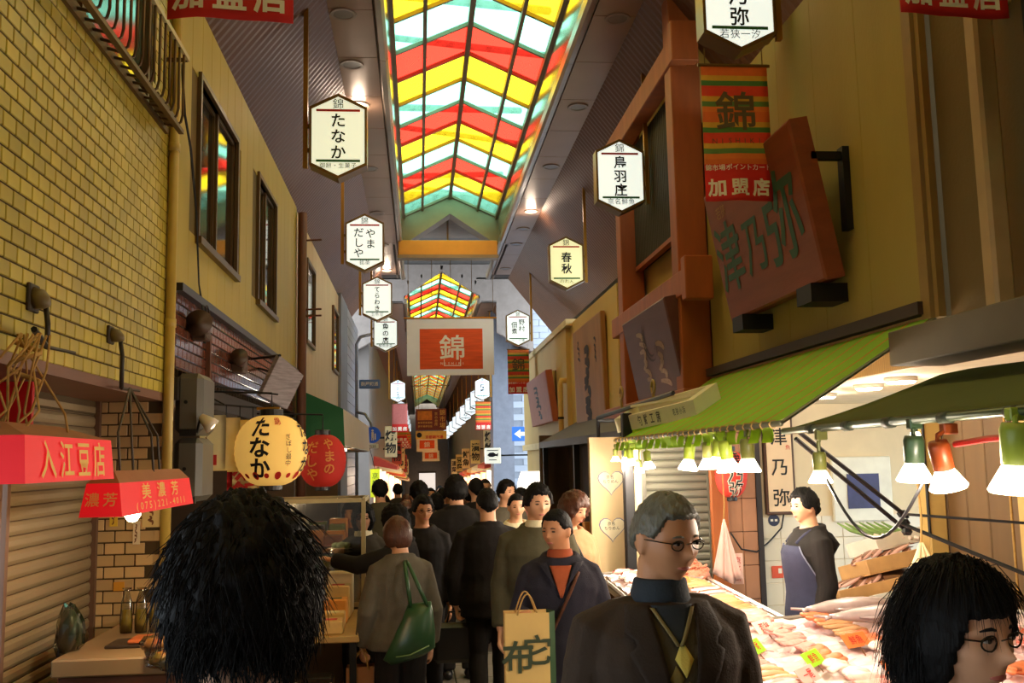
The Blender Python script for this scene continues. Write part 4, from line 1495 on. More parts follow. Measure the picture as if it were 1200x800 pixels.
# cables on the siding
t = thing('wall_cable', (-1.45, 6.4, 2.7), 'pair of black cables hanging down the yellow siding', 'cable')
for d in (0, .03):
    P = [(-1.46, 5.95 + d, 4.3), (-1.45, 6.0 + d, 4.0), (-1.45, 6.18 + d, 3.83), (-1.45, 6.38 + d * .6, 3.45), (-1.45, 6.50, 3.0), (-1.46, 6.66 + d, 2.86), (-1.44, 6.7 + d * 2, 2.7), (-1.44, 6.63 + d, 2.62)]
    MB().tube(P, .006, 6).build('cable', iron, t, True)
MB().tube([(-1.44, 6.72 + .05 * math.cos(a * .6), 2.84 + .05 * math.sin(a * .6)) for a in range(12)], .005, 5).build('coil', iron, t, True)
t = thing('horn_speaker', (-1.42, 6.55, 2.6), 'dark rusty horn loudspeaker fixed on the tile band', 'speaker')
MB().lathe([(.03, -.08), (.035, 0), (.05, .06), (.085, .12), (.09, .125)], (-1.42, 6.5, 2.70), 16, RX(1.4)).build('horn', M('horn_brown', (74, 54, 38), .5, .2), t, True)
MB().bevbox(-1.5, -1.40, 6.52, 6.66, 2.63, 2.77, .01).build('driver', M('horn_brown', (74, 54, 38)), t)
t = thing('horn_speaker', (-1.42, 7.8, 2.5), 'second dark device fixed on the tile band near the plaque', 'speaker')
MB().lathe([(.03, -.08), (.04, 0), (.06, .06), (.07, .1)], (-1.42, 7.9, 2.62), 16, RX(1.2)).build('horn', M('horn_brown', (74, 54, 38)), t, True)
MB().bevbox(-1.5, -1.40, 7.9, 8.1, 2.54, 2.7, .01).build('driver', M('horn_brown', (74, 54, 38)), t)
t = thing('iron_bracket', (-1.45, 7.0, 2.3), 'rusty iron bracket and rod on the tile band', 'bracket')
MB().box(-1.5, -1.47, 6.98, 7.02, 2.34, 2.72).build('upright', M('rust', (96, 56, 36)), t)
MB().tube([(-1.48, 7.0, 2.36), (-1.1, 7.7, 2.34)], .008, 6).build('rod', iron, t)

# ---------------------------------------------------------------- green side awning with white front (left, beige house)
m_gra = M('awning_green', (16, 92, 50), .6, .06)
m_wha = M('awning_white', (232, 220, 204), .6, .04)
t = thing('shop_awning', (-1.2, 15, 1.95), 'awning with a dark green end and white front under the beige wall', 'awning')
prof = [(-1.5, 2.72), (-.93, 2.46), (-.91, 2.0), (-1.5, 2.0)]
MB().prism(prof, (0, 12.1, 0), (1, 0, 0), (0, 0, 1), (0, .012, 0)).build('end_panel', m_gra, t)
MB().prism([(-1.5, 2.72), (-.93, 2.46), (-.93, 2.445), (-1.5, 2.705)], (0, 12.112, 0), (1, 0, 0), (0, 0, 1), (0, 6.1, 0)).build('top_sheet', m_gra, t)
MB().prism([(-.93, 2.46), (-.905, 2.0), (-.92, 2.0), (-.945, 2.45)], (0, 12.112, 0), (1, 0, 0), (0, 0, 1), (0, 6.1, 0)).build('front_sheet', m_wha, t)
MB().box(-1.5, -.93, 12.12, 18.2, 1.985, 1.998).build('underside', M('under_tan', (170, 132, 92), .7), t)
MB().box(-1.10, -.98, 12.2, 13.4, 1.95, 1.985).build('tube_lamp', M('fluoro', (255, 246, 224), .5, 0, emit=4, ecol=(255, 240, 214)), t)
point('light', (-1.1, 13.5, 1.75), 20, (1, .86, .66), .1, t)

# ================================================================== RIGHT: fish shop front
# ---- light green striped awning
m_ag = canvas_mat('awning_lime', (160, 204, 72))
m_ao = canvas_mat('awning_orange', (216, 150, 70))
t = thing('striped_awning', (2.3, 7, 1.95), 'lime green striped awning with thin orange lines over the fish stall', 'awning')
ya, yb = 4.86, 9.0
F, B = Vector((1.85, 0, 1.965)), Vector((2.74, 0, 2.52))
k = 17
w = (yb - ya) / k
n = Vector((.55, 0, -.89)).normalized()
for i in range(k):
    def strip(y0, y1, mat, nm, lift):
        vs = []
        for y in (y0, y1):
            for q in (0, .33, .66, 1):
                sag = -.02 * math.sin(math.pi * q)
                vs.append(Vector((F.x + (B.x - F.x) * q, y, F.z + (B.z - F.z) * q + sag + lift)))
        fs = [(a, a + 1, a + 5, a + 4) for a in range(3)]
        m0 = MB().add(vs, fs)
        m0.add([v - Vector((0, 0, .004)) for v in vs], [f[::-1] for f in fs])
        m0.build(nm, mat, t, True)
    strip(ya + i * w, ya + i * w + w * .88, m_ag, 'canvas_strip', 0)
    strip(ya + i * w + w * .88, ya + (i + 1) * w, m_ao, 'orange_line', 0)
MB().tube([(1.85, ya - .05, 1.955), (1.85, yb + .05, 1.955)], .016, 8).build('front_bar', M('bar_grey', (110, 110, 90), .4, metal=.5), t, True)
for i in range(0, 30):
    y = ya + .05 + i * .14
    me_w = MB().tube([(1.85 + .021 * math.cos(a), y + .004 * a, 1.955 + .021 * math.sin(a)) for a in [q * 1.05 for q in range(7)]], .005, 5)
    me_w.build('lashing', M('lash_tan', (196, 160, 96), .8), t)
m_val = canvas_mat('valance_green', (176, 210, 56), .6)
for i in range(22):
    y = ya + .08 + i * .185
    mb = MB().sheet(6, 5, lambda u, v: (1.845 + .012 * math.sin(v * 3 + i), y + .16 * u, 1.945 - .085 * v), (.002, 0, 0))
    mb.build('valance_flap', m_val, t, True)
MB().tube([(1.85, yb + .02, 1.95), (2.74, yb + .02, 2.5)], .012, 6).build('end_bar', M('bar_grey', (110, 110, 90)), t)
MB().tube([(1.85, ya - .02, 1.95), (2.74, ya - .02, 2.5)], .012, 6).build('end_bar', M('bar_grey', (110, 110, 90)), t)
struct('trim_7', MB().box(2.68, 2.78, 4.9, 9.1, 2.53, 2.60), M('flash_brown', (60, 44, 34), .6), 'dark flashing above the striped awning')
struct('trim_8', MB().box(2.72, 2.755, 4.9, 8.76, 2.26, 2.52), M('panel_tan', (170, 124, 60), .6, wave=('Y', 14, .3)), 'tan boarding under the striped awning')
# ---- dark green awning
m_dg = canvas_mat('awning_dark', (96, 106, 44), .3)
t = thing('dark_awning', (2.3, 3, 1.9), 'dark olive green awning at the right above the lamps', 'awning')
mb = MB().sheet(7, 15, lambda u, v: (1.88 + .84 * u, 4.80 - 3.8 * v, 1.925 + .27 * u - .015 * math.sin(math.pi * u) + .006 * math.sin(v * 20)), (0, 0, -.004))
mb.build('canvas', m_dg, t, True)
MB().tube([(1.88, 4.85, 1.915), (1.88, 1.0, 1.925)], .018, 10).build('front_bar', M('bar_green', (70, 88, 56), .3, metal=.6), t, True)
for yy in (4.5, 4.1, 3.72, 3.3, 2.9):
    MB().tube([(1.88, yy - .03, 1.916), (1.88, yy + .03, 1.916)], .023, 10).build('bar_sleeve', M('sleeve_dark', (44, 52, 36), .6), t, True)
MB().tube([(2.0, 5.0, 1.93), (2.75, 5.3, 1.43)], .012, 6).build('support_arm', iron, t)
MB().tube([(2.02, 5.05, 1.88), (2.74, 5.32, 1.36)], .012, 6).build('support_arm', iron, t)
MB().tube([(2.70, 5.3, 1.45), (3.88, 4.6, 1.35)], .008, 6).build('tension_rod', iron, t)
MB().tube([(2.70, 5.3, 1.40), (3.2, 4.3, 1.05)], .012, 6).build('tension_rod', iron, t)
for a in range(3):
    MB().lathe([(.02, -.02), (.032, 0), (.02, .02)], (2.72 + .01 * a, 5.3, 1.45 - .05 * a), 8).build('joint_knob', iron, t)


# ---- lamps on the awning bars
def clip_lamp(x, y, z, tilt, scale, body, label, watts, rise=.13, az=0.0):
    """reflector bulb in a socket, clipped to the bar above; mouth centre near (x,y,z)"""
    t = thing('clip_lamp', (x, y, z), label, 'lamp', 'clip lamps over the fish stall')
    R = RZ(az) @ RX(tilt)
    s = scale

    def tr(l):
        l.v = [tuple(Vector((x, y, z)) + R @ Vector(p)) for p in l.v]
        return l
    tr(MB().lathe([(.052 * s, 0), (.056 * s, .006 * s), (.035 * s, .045 * s), (.026 * s, .06 * s)], n=16)).build('bulb', m_glow, t, True)
    tr(MB().lathe([(.026 * s, .058 * s), (.030 * s, .06 * s), (.032 * s, .13 * s), (.027 * s, .145 * s)], n=14)).build('socket', body, t, True)
    top = Vector((x, y, z)) + R @ Vector((0, 0, .14 * s))
    MB().tube([top, top + Vector((.0, 0, rise * .5)), (x + .02, y, z + .14 * s + rise)], .009, 6).build('stem', body, t)
    MB().bevbox(x - .012, x + .04, y - .018, y + .018, z + .13 * s + rise * .7, z + .15 * s + rise, .004).build('clip', body, t)
    p = Vector((x, y, z)) + R @ Vector((0, 0, -.035))
    point('light', p, watts, (1, .84, .66), .045, t)
    return t


m_sock_g = M('socket_green_lit', (140, 160, 50), .4)  # lime carries the green light falling on the lamp housings
m_sock_o = M('socket_olive', (112, 116, 52), .4)
m_sock_d = M('socket_dark', (36, 56, 34), .4)
m_sock_r = M('socket_rust', (150, 66, 24), .4, metal=.2)
nm = ['first', 'second', 'third', 'fourth', 'fifth', 'sixth', 'seventh', 'eighth', 'ninth', 'tenth']
for i, (x, y, z, s) in enumerate(((1.83, 8.95, 1.76, .8), (1.85, 8.6, 1.75, .8), (1.80, 8.15, 1.73, .95), (1.88, 8.2, 1.66, .8), (1.85, 7.72, 1.70, 1.0), (1.85, 6.58, 1.70, 1.25), (1.87, 6.16, 1.71, 1.2), (1.85, 5.92, 1.72, 1.2), (1.85, 5.68, 1.70, 1.3), (1.85, 5.34, 1.70, 1.3))):
    clip_lamp(x, y, z, .15 * math.sin(i * 2.1), s, m_sock_g if i % 3 else m_sock_o, 'glowing clip lamp under the striped awning, %s from the far end' % nm[i], 24, rise=max(.04, 1.90 - z - .14 * s), az=i)
clip_lamp(1.87, 4.40, 1.66, 0, 1.0, m_sock_o, 'hanging olive socket lamp where the two awnings meet', 26, rise=.10)
clip_lamp(1.87, 3.53, 1.685, .08, 1.2, m_sock_d, 'bright lamp in a dark green socket under the dark awning', 30, rise=.06)
t = clip_lamp(1.80, 3.17, 1.67, .25, 1.15, m_sock_r, 'spot lamp in a rust brown can on a red arm', 28, rise=.05, az=-1.2)
MB().tube([(1.82, 3.15, 1.82), (1.85, 3.0, 1.835), (1.88, 2.84, 1.84)], .011, 6).build('red_arm', M('arm_red', (176, 34, 28), .4), t)
clip_lamp(1.85, 2.87, 1.665, .1, 1.5, m_sock_g, 'large bright lamp at the right edge of the view', 28, rise=.04)
t = thing('ring_bulb', (1.90, 3.56, 1.86), 'small round bulb above the dark green socket', 'lamp')
MB().lathe([(.004, -.022), (.018, -.014), (.022, 0), (.016, .016), (.01, .02)], (1.90, 3.56, 1.855), 12).build('bulb', m_glow, t, True)
MB().lathe([(.012, 0), (.012, .05)], (1.90, 3.56, 1.87), 8).build('socket', m_sock_d, t)

# ---- foam box on the awning, dark rail behind it
m_foam = M('foam_cream', (240, 236, 204), .8, .04)
t = thing('foam_box', (2.0, 8.1, 2.0), 'long cream foam fish box with printed writing lying on the awning', 'box')
o0 = Vector((1.90, 9.15, 2.03))
ax = Vector((.20, -2.0, .06))
nx = Vector((.2, .02, .13))
upv = Vector((-.03, 0, .13))
vs = [o0, o0 + ax, o0 + ax + nx, o0 + nx]
T2 = [v + upv for v in vs]
e = .10
inT = [T2[0].lerp(T2[2], .08), T2[1].lerp(T2[3], .08), T2[2].lerp(T2[0], .08), T2[3].lerp(T2[1], .08)]
inB = [v - upv * .7 for v in inT]
MB().add(vs + T2 + inT + inB, [(3, 2, 1, 0), (0, 1, 5, 4), (1, 2, 6, 5), (2, 3, 7, 6), (3, 0, 4, 7), (4, 5, 9, 8), (5, 6, 10, 9), (6, 7, 11, 10), (7, 4, 8, 11), (8, 9, 13, 12), (9, 10, 14, 13), (10, 11, 15, 14), (11, 8, 12, 15), (12, 13, 14, 15)]).build('box_body', m_foam, t)
Uf = ax.normalized()
letters(MB(), '旬鮮工房', o0 + ax * .48 + upv * .5 + Vector((-.005, 0, 0)), Uf, upv.normalized(), .10, .015, 1.6).build('lettering', INK('foamtext', (70, 70, 60)), t)
letters(MB(), '若狭小浜', o0 + ax * .84 + upv * .55 + Vector((-.005, 0, 0)), Uf, upv.normalized(), .06, .0, 1.2).build('small_lettering', INK('foamtext', (70, 70, 60)), t)
MB().obox(o0 + ax * .5 + nx * .55 + upv * 1.05, (.05, 1.5, .02), Matrix(((1, -.1, 0), (.1, 1, 0), (0, 0, 1)))).build('lid_strip', m_foam, t)
t = thing('awning_rail', (1.9, 9.4, 1.9), 'dark blue steel rail with clamps behind the foam box', 'rail')
MB().tube([(1.86, 9.95, 2.21), (2.15, 8.0, 2.33)], .02, 6).build('rail', M('rail_blue', (56, 60, 74), .4), t)
MB().tube([(1.86, 9.95, 2.21), (1.86, 9.95, 1.90)], .02, 6).build('rail', M('rail_blue', (56, 60, 74)), t)
MB().tube([(1.86, 9.95, 2.18), (2.46, 9.9, 2.18)], .02, 6).build('rail', M('rail_blue', (56, 60, 74)), t)
for yy, xx in ((9.3, 1.98), (8.5, 2.1)):
    P = [(xx, yy + .06 * math.cos(a * .524), 2.42 + .06 * math.sin(a * .524)) for a in range(13)]
    MB().tube(P, .012, 6).build('ring_clamp', M('clamp_tan', (180, 150, 90), .4, metal=.4), t, True)
    MB().tube([(xx, yy, 2.36), (xx, yy, 2.27)], .014, 6).build('clamp_stem', M('clamp_tan', (180, 150, 90)), t)

# ---- shop front wall that faces the viewer: shutter, pillars, panel, signs
m_sh3 = M('shutter_steel', (128, 126, 112), .4, .08, metal=.4)
shutter('roller_shutter', (2.05, 8.74), (1, 0, 0), .58, -.05, 2.2, (0, -1, 0), (m_sh3, M('rail_steel', (90, 88, 78), .4)), 'steel roller shutter behind the row of clip lamps', .07)
struct('wall_pillar_wood', MB().bevbox(2.64, 2.80, 8.66, 8.80, -.1, 2.3, .01), m_wood, 'red brown wooden pillar of the fish shop')
mb = MB().box(2.80, 3.08, 8.72, 8.81, -.1, 2.4)
wp = struct('wall_pillar_tile', mb, M('pillar_joint', (90, 60, 44), .8), 'brown tiled pillar of the fish shop')
me = MB().bevbox(-.068, .068, -.012, 0, -.147, .147, .004).mesh('tile', M('pillar_tile', (170, 122, 92), .3, .1, rnd=.12))
for r in range(8):
    for c in range(2):
        piece('tile', me, wp, (2.87 + c * .14, 8.72, .05 + r * .3))
struct('trim_9', MB().box(3.08, 3.13, 8.70, 8.82, -.1, 2.4), M('dark_strip', (40, 30, 26), .6), 'dark strip beside the tiled pillar')
t = thing('hanging_sign', (3.34, 8.79, 1.25), 'cream vertical shop board with black brush characters on the back wall', 'sign')
MB().bevbox(3.19, 3.48, 8.76, 8.81, 1.24, 2.2, .008).build('frame', M('frame_brown', (84, 54, 34), .5), t)
MB().box(3.215, 3.455, 8.752, 8.76, 1.27, 2.17).build('panel', M('panel_peach', (236, 206, 166), .7, .04), t)
letters(MB(), '津乃弥', (3.335, 8.748, 1.68), (1, 0, 0), (0, 0, 1), .17, .012, 1.65, True).build('lettering', black, t)
letters(MB(), '魚', (3.42, 8.748, 1.86), (1, 0, 0), (0, 0, 1), .05, .0).build('red_seal', red_i, t)
t = thing('picture_frame', (4.12, 8.79, 1.24), 'white framed picture of blue flowers on the back wall', 'picture')
MB().bevbox(3.84, 4.42, 8.77, 8.81, 1.16, 1.76, .01).build('frame', M('frame_white', (238, 230, 210), .5), t)
MB().box(3.98, 4.29, 8.76, 8.77, 1.28, 1.60).build('print', M('print_blue', (40, 38, 84), .4, .6, 7), t)
m_stk = [('orange_sticker', 3.28, .72, .11, .11, (222, 86, 50)), ('blue_sticker', 3.52, .83, .10, .22, (92, 130, 178)), ('brass_plate', 3.50, 1.06, .09, .09, (150, 110, 50))]
for nm_, x, z, w_, h_, c_ in m_stk:
    t = thing(nm_, (x, 8.80, z - h_ / 2), {'orange_sticker': 'orange square sticker on the white tiles', 'blue_sticker': 'blue arched sticker on the white tiles', 'brass_plate': 'small brass plate on the white tiles'}[nm_], 'sticker')
    if nm_ == 'blue_sticker':
        pl = [(-.05, -.11), (.05, -.11), (.05, .06)] + [(.05 * math.cos(a * .4), .06 + .05 * math.sin(a * .4)) for a in range(1, 8)] + [(-.05, .06)]
        MB().prism(pl, (x, 8.803, z), (1, 0, 0), (0, 0, 1), (0, .004, 0)).build('print', M(nm_, c_, .5), t)
        MB().box(x - .04, x + .04, 8.799, 8.802, z - .09, z - .06).build('white_band', white_i, t)
    else:
        MB().bevbox(x - w_ / 2, x + w_ / 2, 8.798, 8.807, z - h_ / 2, z + h_ / 2, .003).build('print', M(nm_, c_, .5), t)
        MB().box(x + w_ * .05, x + w_ * .35, 8.794, 8.797, z - h_ * .1, z + h_ * .3).build('mark', white_i, t)
t = thing('oval_plate', (3.27, 8.80, 1.19), 'dark oval plate with white marks on the white tiles', 'plate')
MB().lathe([(.055, 0), (.055, .006)], (3.27, 8.808, 1.19), 16, RX(math.pi / 2)).build('plate', M('oval_dark', (44, 46, 70), .4), t)
for q in (-.02, .02):
    MB().box(3.27 + q - .012, 3.27 + q + .012, 8.798, 8.801, 1.18, 1.20).build('mark', white_i, t)
t = thing('wall_wire', (3.3, 8.76, .9), 'thin black wire looping across the tiled back wall', 'wire')
MB().tube([(3.22, 8.78, 1.30), (3.30, 8.78, 1.34), (3.36, 8.78, 1.25), (3.33, 8.78, 1.12), (3.2, 8.76, 1.0), (3.05, 8.68, .92), (2.9, 8.66, .95), (2.8, 8.64, 1.1)], .008, 6).build('wire', iron, t, True)
t = thing('lamp_cable', (3.2, 5.2, 1.3), 'black cable sagging between the two hanging lamps', 'cable')
P = []
for i in range(15):
    q = i / 14
    P.append((1.88 + .05 * q, 4.38 - .82 * q, 1.70 - .26 * math.sin(math.pi * q)))
MB().tube(P, .007, 6).build('cable', iron, t, True)
# brown planks of the inside wall
pw = bpy.data.objects['wall_shop_right']
for i in range(22):
    y0 = 1.4 + i * .26
    MB().bevbox(3.87, 3.90, y0, y0 + .25, 0, 2.48, .006).build('plank', M('plank_brown', (112, 82, 46), .6, .15, 2, stretch=(1, 3, .4), rnd=.25), pw)
t = thing('wall_post', (3.8, 6.9, 0), 'yellowish square post in front of the brown planks', 'post')
MB().bevbox(3.72, 3.86, 6.85, 7.0, 0, 2.48, .01).build('post', M('post_tan', (196, 160, 90), .6, .1), t)
MB().tube([(3.71, 6.84, 1.2), (3.71, 6.84, 2.4)], .012, 5).build('chain', iron, t)
t = thing('wall_post', (3.8, 5.5, 0), 'pale square post right of the rust brown spot lamp', 'post')
MB().bevbox(3.70, 3.86, 5.55, 5.75, 0, 2.48, .01).build('post', M('post_tan', (196, 160, 90)), t)
MB().tube([(3.69, 5.8, .9), (3.69, 5.8, 2.4)], .008, 5).build('cord', rope, t)
for k, (x, y) in enumerate(((3.15, 7.26), (3.07, 6.33), (3.0, 5.75))):
    t = thing('ceiling_lamp', (x, y, 2.23), '%s flat round lamp on the fish shop ceiling' % ['furthest', 'middle', 'nearest'][k], 'lamp', 'fish shop ceiling lamps')
    MB().lathe([(.09, 0), (.10, .01), (.10, .03)], (x, y, 2.23), 18).build('rim', M('white_metal', (220, 210, 190)), t, True)
    MB().lathe([(.075, -.008), (.088, .002)], (x, y, 2.228), 18).build('lens', m_glow, t, True)
    point('light', (x, y, 2.17), 9, (1, .88, .7), .08, t)
# dark post, heart panel, canopy of the lattice house ground floor
struct('trim_10', MB().bevbox(1.86, 1.95, 8.72, 8.82, -.1, 2.2, .008), M('post_dark', (26, 26, 30), .5), 'dark steel post at the shop corner')
struct('wall_heart_panel', MB().box(1.95, 2.06, 8.76, 8.8, -.1, 1.96).box(1.70, 1.74, 9.6, 9.7, -.1, 2.0).box(1.74, 2.10, 9.62, 9.68, -.1, 2.0), M('cream_panel', (222, 196, 150), .7, .05), 'cream door panel of the shop with heart notices')
for k, z in enumerate((1.56, 1.10)):
    t = thing('heart_notice', (1.90, 9.6, z - .12), ('upper' if k == 0 else 'lower') + ' heart shaped paper notice on the cream panel', 'notice', 'heart notices')
    pl = []
    for i in range(24):
        a = 2 * math.pi * i / 24
        pl.append((.0078 * 16 * math.sin(a) ** 3, .0078 * (13 * math.cos(a) - 5 * math.cos(2 * a) - 2 * math.cos(3 * a) - math.cos(4 * a))))
    MB().prism([(u * 1.08, v * 1.08) for u, v in pl], (1.91, 9.612, z), (1, 0, 0), (0, 0, 1), (0, .004, 0)).build('outline', INK('heartblue', (120, 120, 150)), t)
    MB().prism(pl, (1.91, 9.606, z), (1, 0, 0), (0, 0, 1), (0, .004, 0)).build('paper', M('heart_paper', (236, 222, 190), .8), t)
    letters(MB(), '京名', (1.90, 9.603, z + .045), (1, 0, 0), (0, 0, 1), .04, .0).build('lettering', black, t)
    letters(MB(), 'ちりめん', (1.905, 9.603, z - .0), (1, 0, 0), (0, 0, 1), .04, .0).build('lettering', black, t)
m_slate = M('slate_canopy', (66, 66, 76), .5, .08)
t = thing('flat_canopy', (2.3, 13, 1.9), 'slate grey flat canopy over the far shop fronts', 'canopy')
MB().prism([(2.1, 1.98), (2.1, 2.08), (2.75, 2.42), (2.75, 1.98)], (0, 10.0, 0), (1, 0, 0), (0, 0, 1), (0, 6.8, 0)).build('roof_slab', m_slate, t)
for yy in (10.1, 13.2, 16.5):
    MB().bevbox(2.12, 2.2, yy, yy + .08, -.5, 1.98, .006).build('post', iron, t)
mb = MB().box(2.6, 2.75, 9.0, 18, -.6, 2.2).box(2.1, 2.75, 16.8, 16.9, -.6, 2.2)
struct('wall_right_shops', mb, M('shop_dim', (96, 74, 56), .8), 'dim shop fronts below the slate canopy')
t = thing('fall_pipe', (2.6, 17.3, -.4), 'cream painted fall pipe on the corner of the far yellow house', 'pipe')
MB().tube([(2.7, 17.3, 3.2), (2.58, 17.3, 3.2), (2.56, 17.3, 3.12), (2.56, 17.3, -.4)], .05, 10).build('pipe', M('pipe_cream', (222, 184, 104), .5), t, True)
for z in (2.5, 1.6):
    MB().tube([(2.56, 17.3, z), (2.56, 17.3, z + .04)], .058, 10).build('bracket', iron, t)
t = thing('shop_light_box', (2.4, 19.5, .4), 'glowing white oval light box at the far shop', 'light box')
MB().loft([((2.30, 19.5, .55), (.20, 0, 0), (0, .1, 0)), ((2.30, 19.5, .75), (.32, 0, 0), (0, .12, 0)), ((2.30, 19.5, 1.3), (.34, 0, 0), (0, .12, 0)), ((2.30, 19.5, 1.55), (.26, 0, 0), (0, .1, 0))], 16).build('panel', M('white_glow', (255, 248, 236), .5, 0, emit=1.6, ecol=(255, 246, 230)), t, True)
MB().box(2.26, 2.34, 19.46, 19.54, -.4, .56).build('stand', iron, t)
t = thing('wood_notice', (2.06, 10.4, .9), 'small orange brown notice board standing at the shop corner', 'sign')
MB().bevbox(1.66, 1.80, 9.9, 9.94, .55, 1.15, .006).build('board', M('notice_wood', (176, 112, 52), .6), t)
MB().box(1.71, 1.75, 9.92, 9.96, -.12, .56).build('leg', iron, t)

# ================================================================== CROSSING: street signs, far shops
m_pole = M('pole_grey', (150, 156, 168), .4, metal=.3)
t = thing('street_sign', (-1.3, 20.6, -.4), 'curved grey pole with a blue street name plate and a round blue pedestrian sign', 'street sign')
P = [(-1.3, 20.6, -.4), (-1.3, 20.6, 2.55)] + [(-1.3 + .18 * (1 - math.cos(a * .26)), 20.6, 2.55 + .3 * math.sin(a * .26)) for a in range(1, 7)] + [(-.94, 20.6, 2.80)]
P = [(-1.3, 20.6, -.4), (-1.3, 20.6, 4.3), (-1.22, 20.6, 4.45), (-1.0, 20.6, 4.5)]
MB().tube(P, .035, 8).build('pole', m_pole, t, True)
MB().tube([(-1.3, 20.55, 2.85), (-1.12, 20.5, 2.8), (-1.0, 20.45, 2.62), (-.98, 20.42, 2.5)], .03, 8).build('side_arm', m_pole, t, True)
MB().bevbox(-1.24, -.80, 20.42, 20.45, 3.33, 3.52, .02).build('name_plate', M('plate_blue', (90, 120, 176), .4), t)
letters(MB(), '麸屋町通', (-1.02, 20.415, 3.43), (1, 0, 0), (0, 0, 1), .09, .01).build('plate_lettering', white_i, t)
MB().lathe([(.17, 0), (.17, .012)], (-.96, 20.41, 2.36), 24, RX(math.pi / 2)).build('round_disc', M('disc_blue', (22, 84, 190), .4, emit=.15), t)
mb = MB().box(-.985, -.935, 20.392, 20.396, 2.30, 2.42).box(-.985, -.965, 20.392, 20.396, 2.24, 2.31).box(-.955, -.935, 20.392, 20.396, 2.24, 2.31)
mb.prism([(.025 * math.cos(a), .025 * math.sin(a)) for a in [q * .628 for q in range(10)]], (-.96, 20.392, 2.45), (1, 0, 0), (0, 0, 1), (0, .004, 0))
mb.prism([(.018 * math.cos(a), .018 * math.sin(a)) for a in [q * .628 for q in range(10)]], (-.905, 20.392, 2.37), (1, 0, 0), (0, 0, 1), (0, .004, 0)).box(-.92, -.89, 20.392, 20.396, 2.26, 2.35)
mb.build('pictogram', white_i, t)
MB().bevbox(-1.08, -.84, 20.40, 20.42, 2.08, 2.17, .004).build('hours_plate', M('plate_white', (226, 228, 226), .5), t)
letters(MB(), '7-20', (-.96, 20.395, 2.125), (1, 0, 0), (0, 0, 1), .06, .0, .6).build('hours_lettering', black, t)
t = thing('notice_strip', (-.62, 14.0, 1.3), 'yellow green vertical paper strip past the red lantern', 'notice')
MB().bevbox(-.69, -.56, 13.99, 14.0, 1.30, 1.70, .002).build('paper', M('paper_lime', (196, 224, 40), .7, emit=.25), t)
letters(MB(), '京都錦', (-.625, 13.985, 1.5), (1, 0, 0), (0, 0, 1), .09, .0, 1.2, True).build('lettering', green_i, t)
MB().tube([(-.625, 14.0, 1.70), (-.7, 14.0, 2.0)], .004, 5).build('string', iron, t)
t = thing('one_way_sign', (2.95, 27, -.6), 'blue one way sign with a white left arrow at the crossing', 'street sign')
MB().tube([(3.38, 27.05, -.6), (3.38, 27.05, 1.7), (3.3, 27.05, 2.0), (3.1, 27.05, 2.2), (2.95, 27.05, 2.7)], .05, 8).build('pole', M('pole_white', (214, 220, 230), .4), t, True)
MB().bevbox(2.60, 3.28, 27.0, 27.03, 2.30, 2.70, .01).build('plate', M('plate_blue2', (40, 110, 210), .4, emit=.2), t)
mb = MB().prism([(-.28, 0), (-.10, .13), (-.10, .055), (.27, .055), (.27, -.055), (-.10, -.055), (-.10, -.13)], (2.94, 26.99, 2.50), (1, 0, 0), (0, 0, 1), (0, .005, 0))
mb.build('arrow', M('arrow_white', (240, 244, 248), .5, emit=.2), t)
t = thing('lit_shop_sign', (1.84, 24.3, 1.7), 'white lit square sign with a dark fish picture on the right', 'sign')
MB().bevbox(1.64, 2.05, 24.28, 24.36, 1.70, 2.09, .02).build('housing', M('sign_face_238_85', (238, 246, 236), .5, 0, emit=.85), t)
pl = [(-.14, 0), (-.08, .06), (.02, .07), (.09, .02), (.14, .06), (.13, -.04), (.08, -.02), (.0, -.05), (-.09, -.04)]
MB().prism(pl, (1.84, 24.272, 1.91), (1, 0, 0), (0, 0, 1), (0, .005, 0)).build('fish_picture', INK('navy', (40, 50, 90)), t)
MB().box(1.70, 1.98, 24.27, 24.275, 2.02, 2.04).build('line', INK('navy', (40, 50, 90)), t)
MB().box(1.74, 1.94, 24.27, 24.275, 1.78, 1.80).build('line', INK('navy', (40, 50, 90)), t)
MB().tube([(2.05, 24.32, 1.9), (2.75, 24.32, 1.9)], .02, 6).build('bracket', iron, t)
